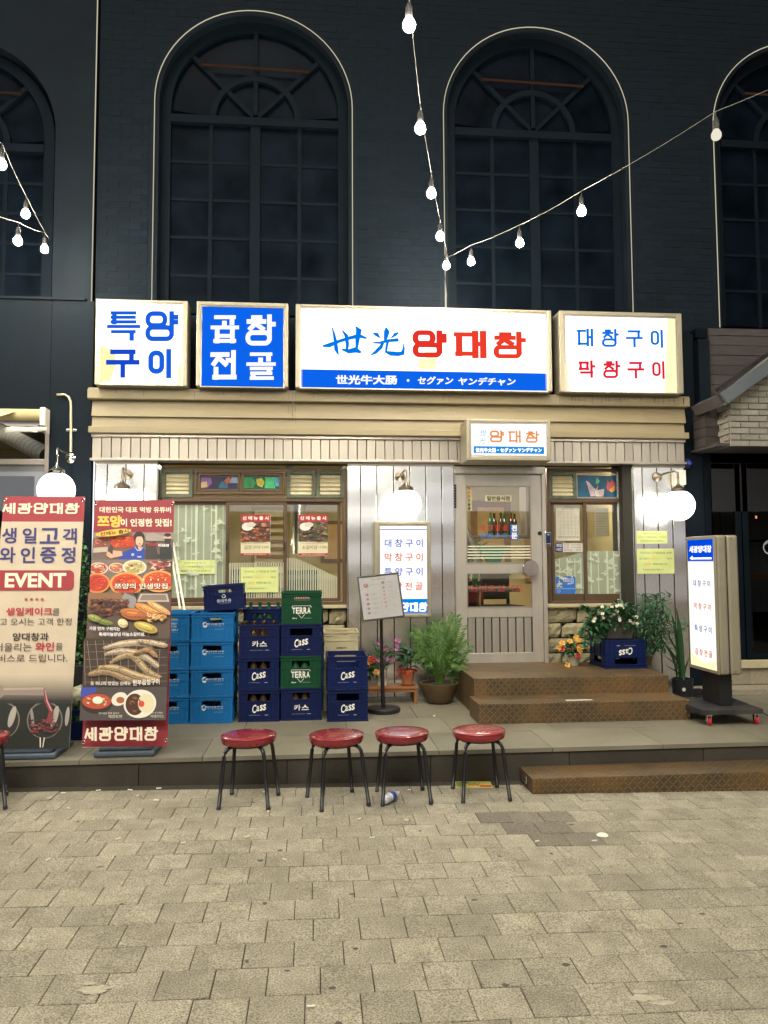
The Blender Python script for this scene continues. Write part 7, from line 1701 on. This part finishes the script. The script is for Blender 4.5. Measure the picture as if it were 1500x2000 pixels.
# plastic bottle
q = onG(766, 1570); pb_ = thing('plastic_bottle', 'crushed clear plastic bottle with a blue label by the third stool leg', 'bottle', (q.x, q.y, gz(q.x) + .03))
prof = [(.001, 0), (.026, .003), (.030, .012), (.0305, .03), (.027, .045), (.031, .058), (.031, .10), (.028, .12), (.014, .142), (.012, .15), (.014, .152), (.014, .168), (.001, .169)]
mb = MB(); mb.M = Matrix.Translation((q.x - .055, q.y - .05, gz(q.x) + .042)) @ Matrix.Rotation(math.radians(52), 4, 'Z') @ Matrix.Rotation(math.radians(90), 4, 'Y'); mb.lathe(prof, (0, 0, 0), 18)
mb.build('shell', mat('clear crushed plastic', (.5, .52, .55), .12, var=.5, vscale=60, bump=.5, bscale=80), pb_, smooth=True)
mb = MB(); mb.M = Matrix.Translation((q.x - .055, q.y - .05, gz(q.x) + .042)) @ Matrix.Rotation(math.radians(52), 4, 'Z') @ Matrix.Rotation(math.radians(90), 4, 'Y'); mb.lathe([(.0316, .06), (.0318, .098)], (0, 0, 0), 18)
mb.build('label', mat('blue label', (.03, .05, .25), .4), pb_, smooth=True)
# sign cable and socket block
cb = MB().tube([(3.27, 6.32, .36), (3.2, 6.7, .24), (3.3, 6.95, PF + .06), (3.4, 7.05, PF + .05), (3.62, 7.2, PF + .04)], .006, 6).build('power_cable', M_cable, None, smooth=True); tag(cb, 'black cable curling from the standing sign to the wall', 'cable')
cb = MB().tube([(3.36, 6.3, .40), (3.62, 6.25, .30), (3.72, 6.1, PF + .02), (4.1, 5.95, PF + .008), (4.8, 5.9, PF + .008)], .006, 6).build('power_cable', M_cable, None, smooth=True); tag(cb, 'black cable running along the platform right of the standing sign', 'cable')
tag(MB().box(3.58, 7.12, PF + .001, 3.70, 7.20, PF + .07).build('socket_block', M_blackm, None, bevel=.006), 'small dark socket block beside the sword plant pot', 'socket')

# ------------------------------------------------------------------ the other side of the street, behind the viewer (seen in the steel and the glass)
op = thing('opposite_building', 'row of lit shops across the street behind the viewer', 'building', (0, -7.4, 0))
MB().box(-14, -8.0, -.1, 14, -7.6, 9).build('wall', mat('dim opposite wall', (.05, .05, .05), .8), op)
M_o1 = emat('opposite shop window', (.88, .86, .80), .45); M_o2 = emat('opposite cool sign', (.93, .93, 1), 1.9); M_o3 = emat('opposite red glow band', (1, .16, .10), .5)
M_o4 = emat('opposite low glow band', (1, .86, .62), 1.1)
for i in range(7):  # glowing bands added, their heights laid out for the reflections in the steel
    x = -12 + i * 3.6
    MB().box(x, -7.56, 1.45, x + 3.6, -7.52, 2.2).build('window', M_o1, op)
    MB().box(x, -7.58, 3.0, x + 3.6, -7.50, 4.1).build('signboard', M_o2, op)
    MB().box(x, -7.58, 1.0, x + 3.6, -7.50, 1.15).build('low_glow_band', M_o4, op)
    MB().box(x + .2, -7.58, .30, x + 2.6, -7.50, .72).build('red_glow_band', M_o3, op)
tag(MB().add([(-30, -12, 10), (-29.9, -12, 10), (-29.9, -11.9, 10)], [(0, 1, 2)]).build('x', M_black, None), 'x', 'x') if False else None
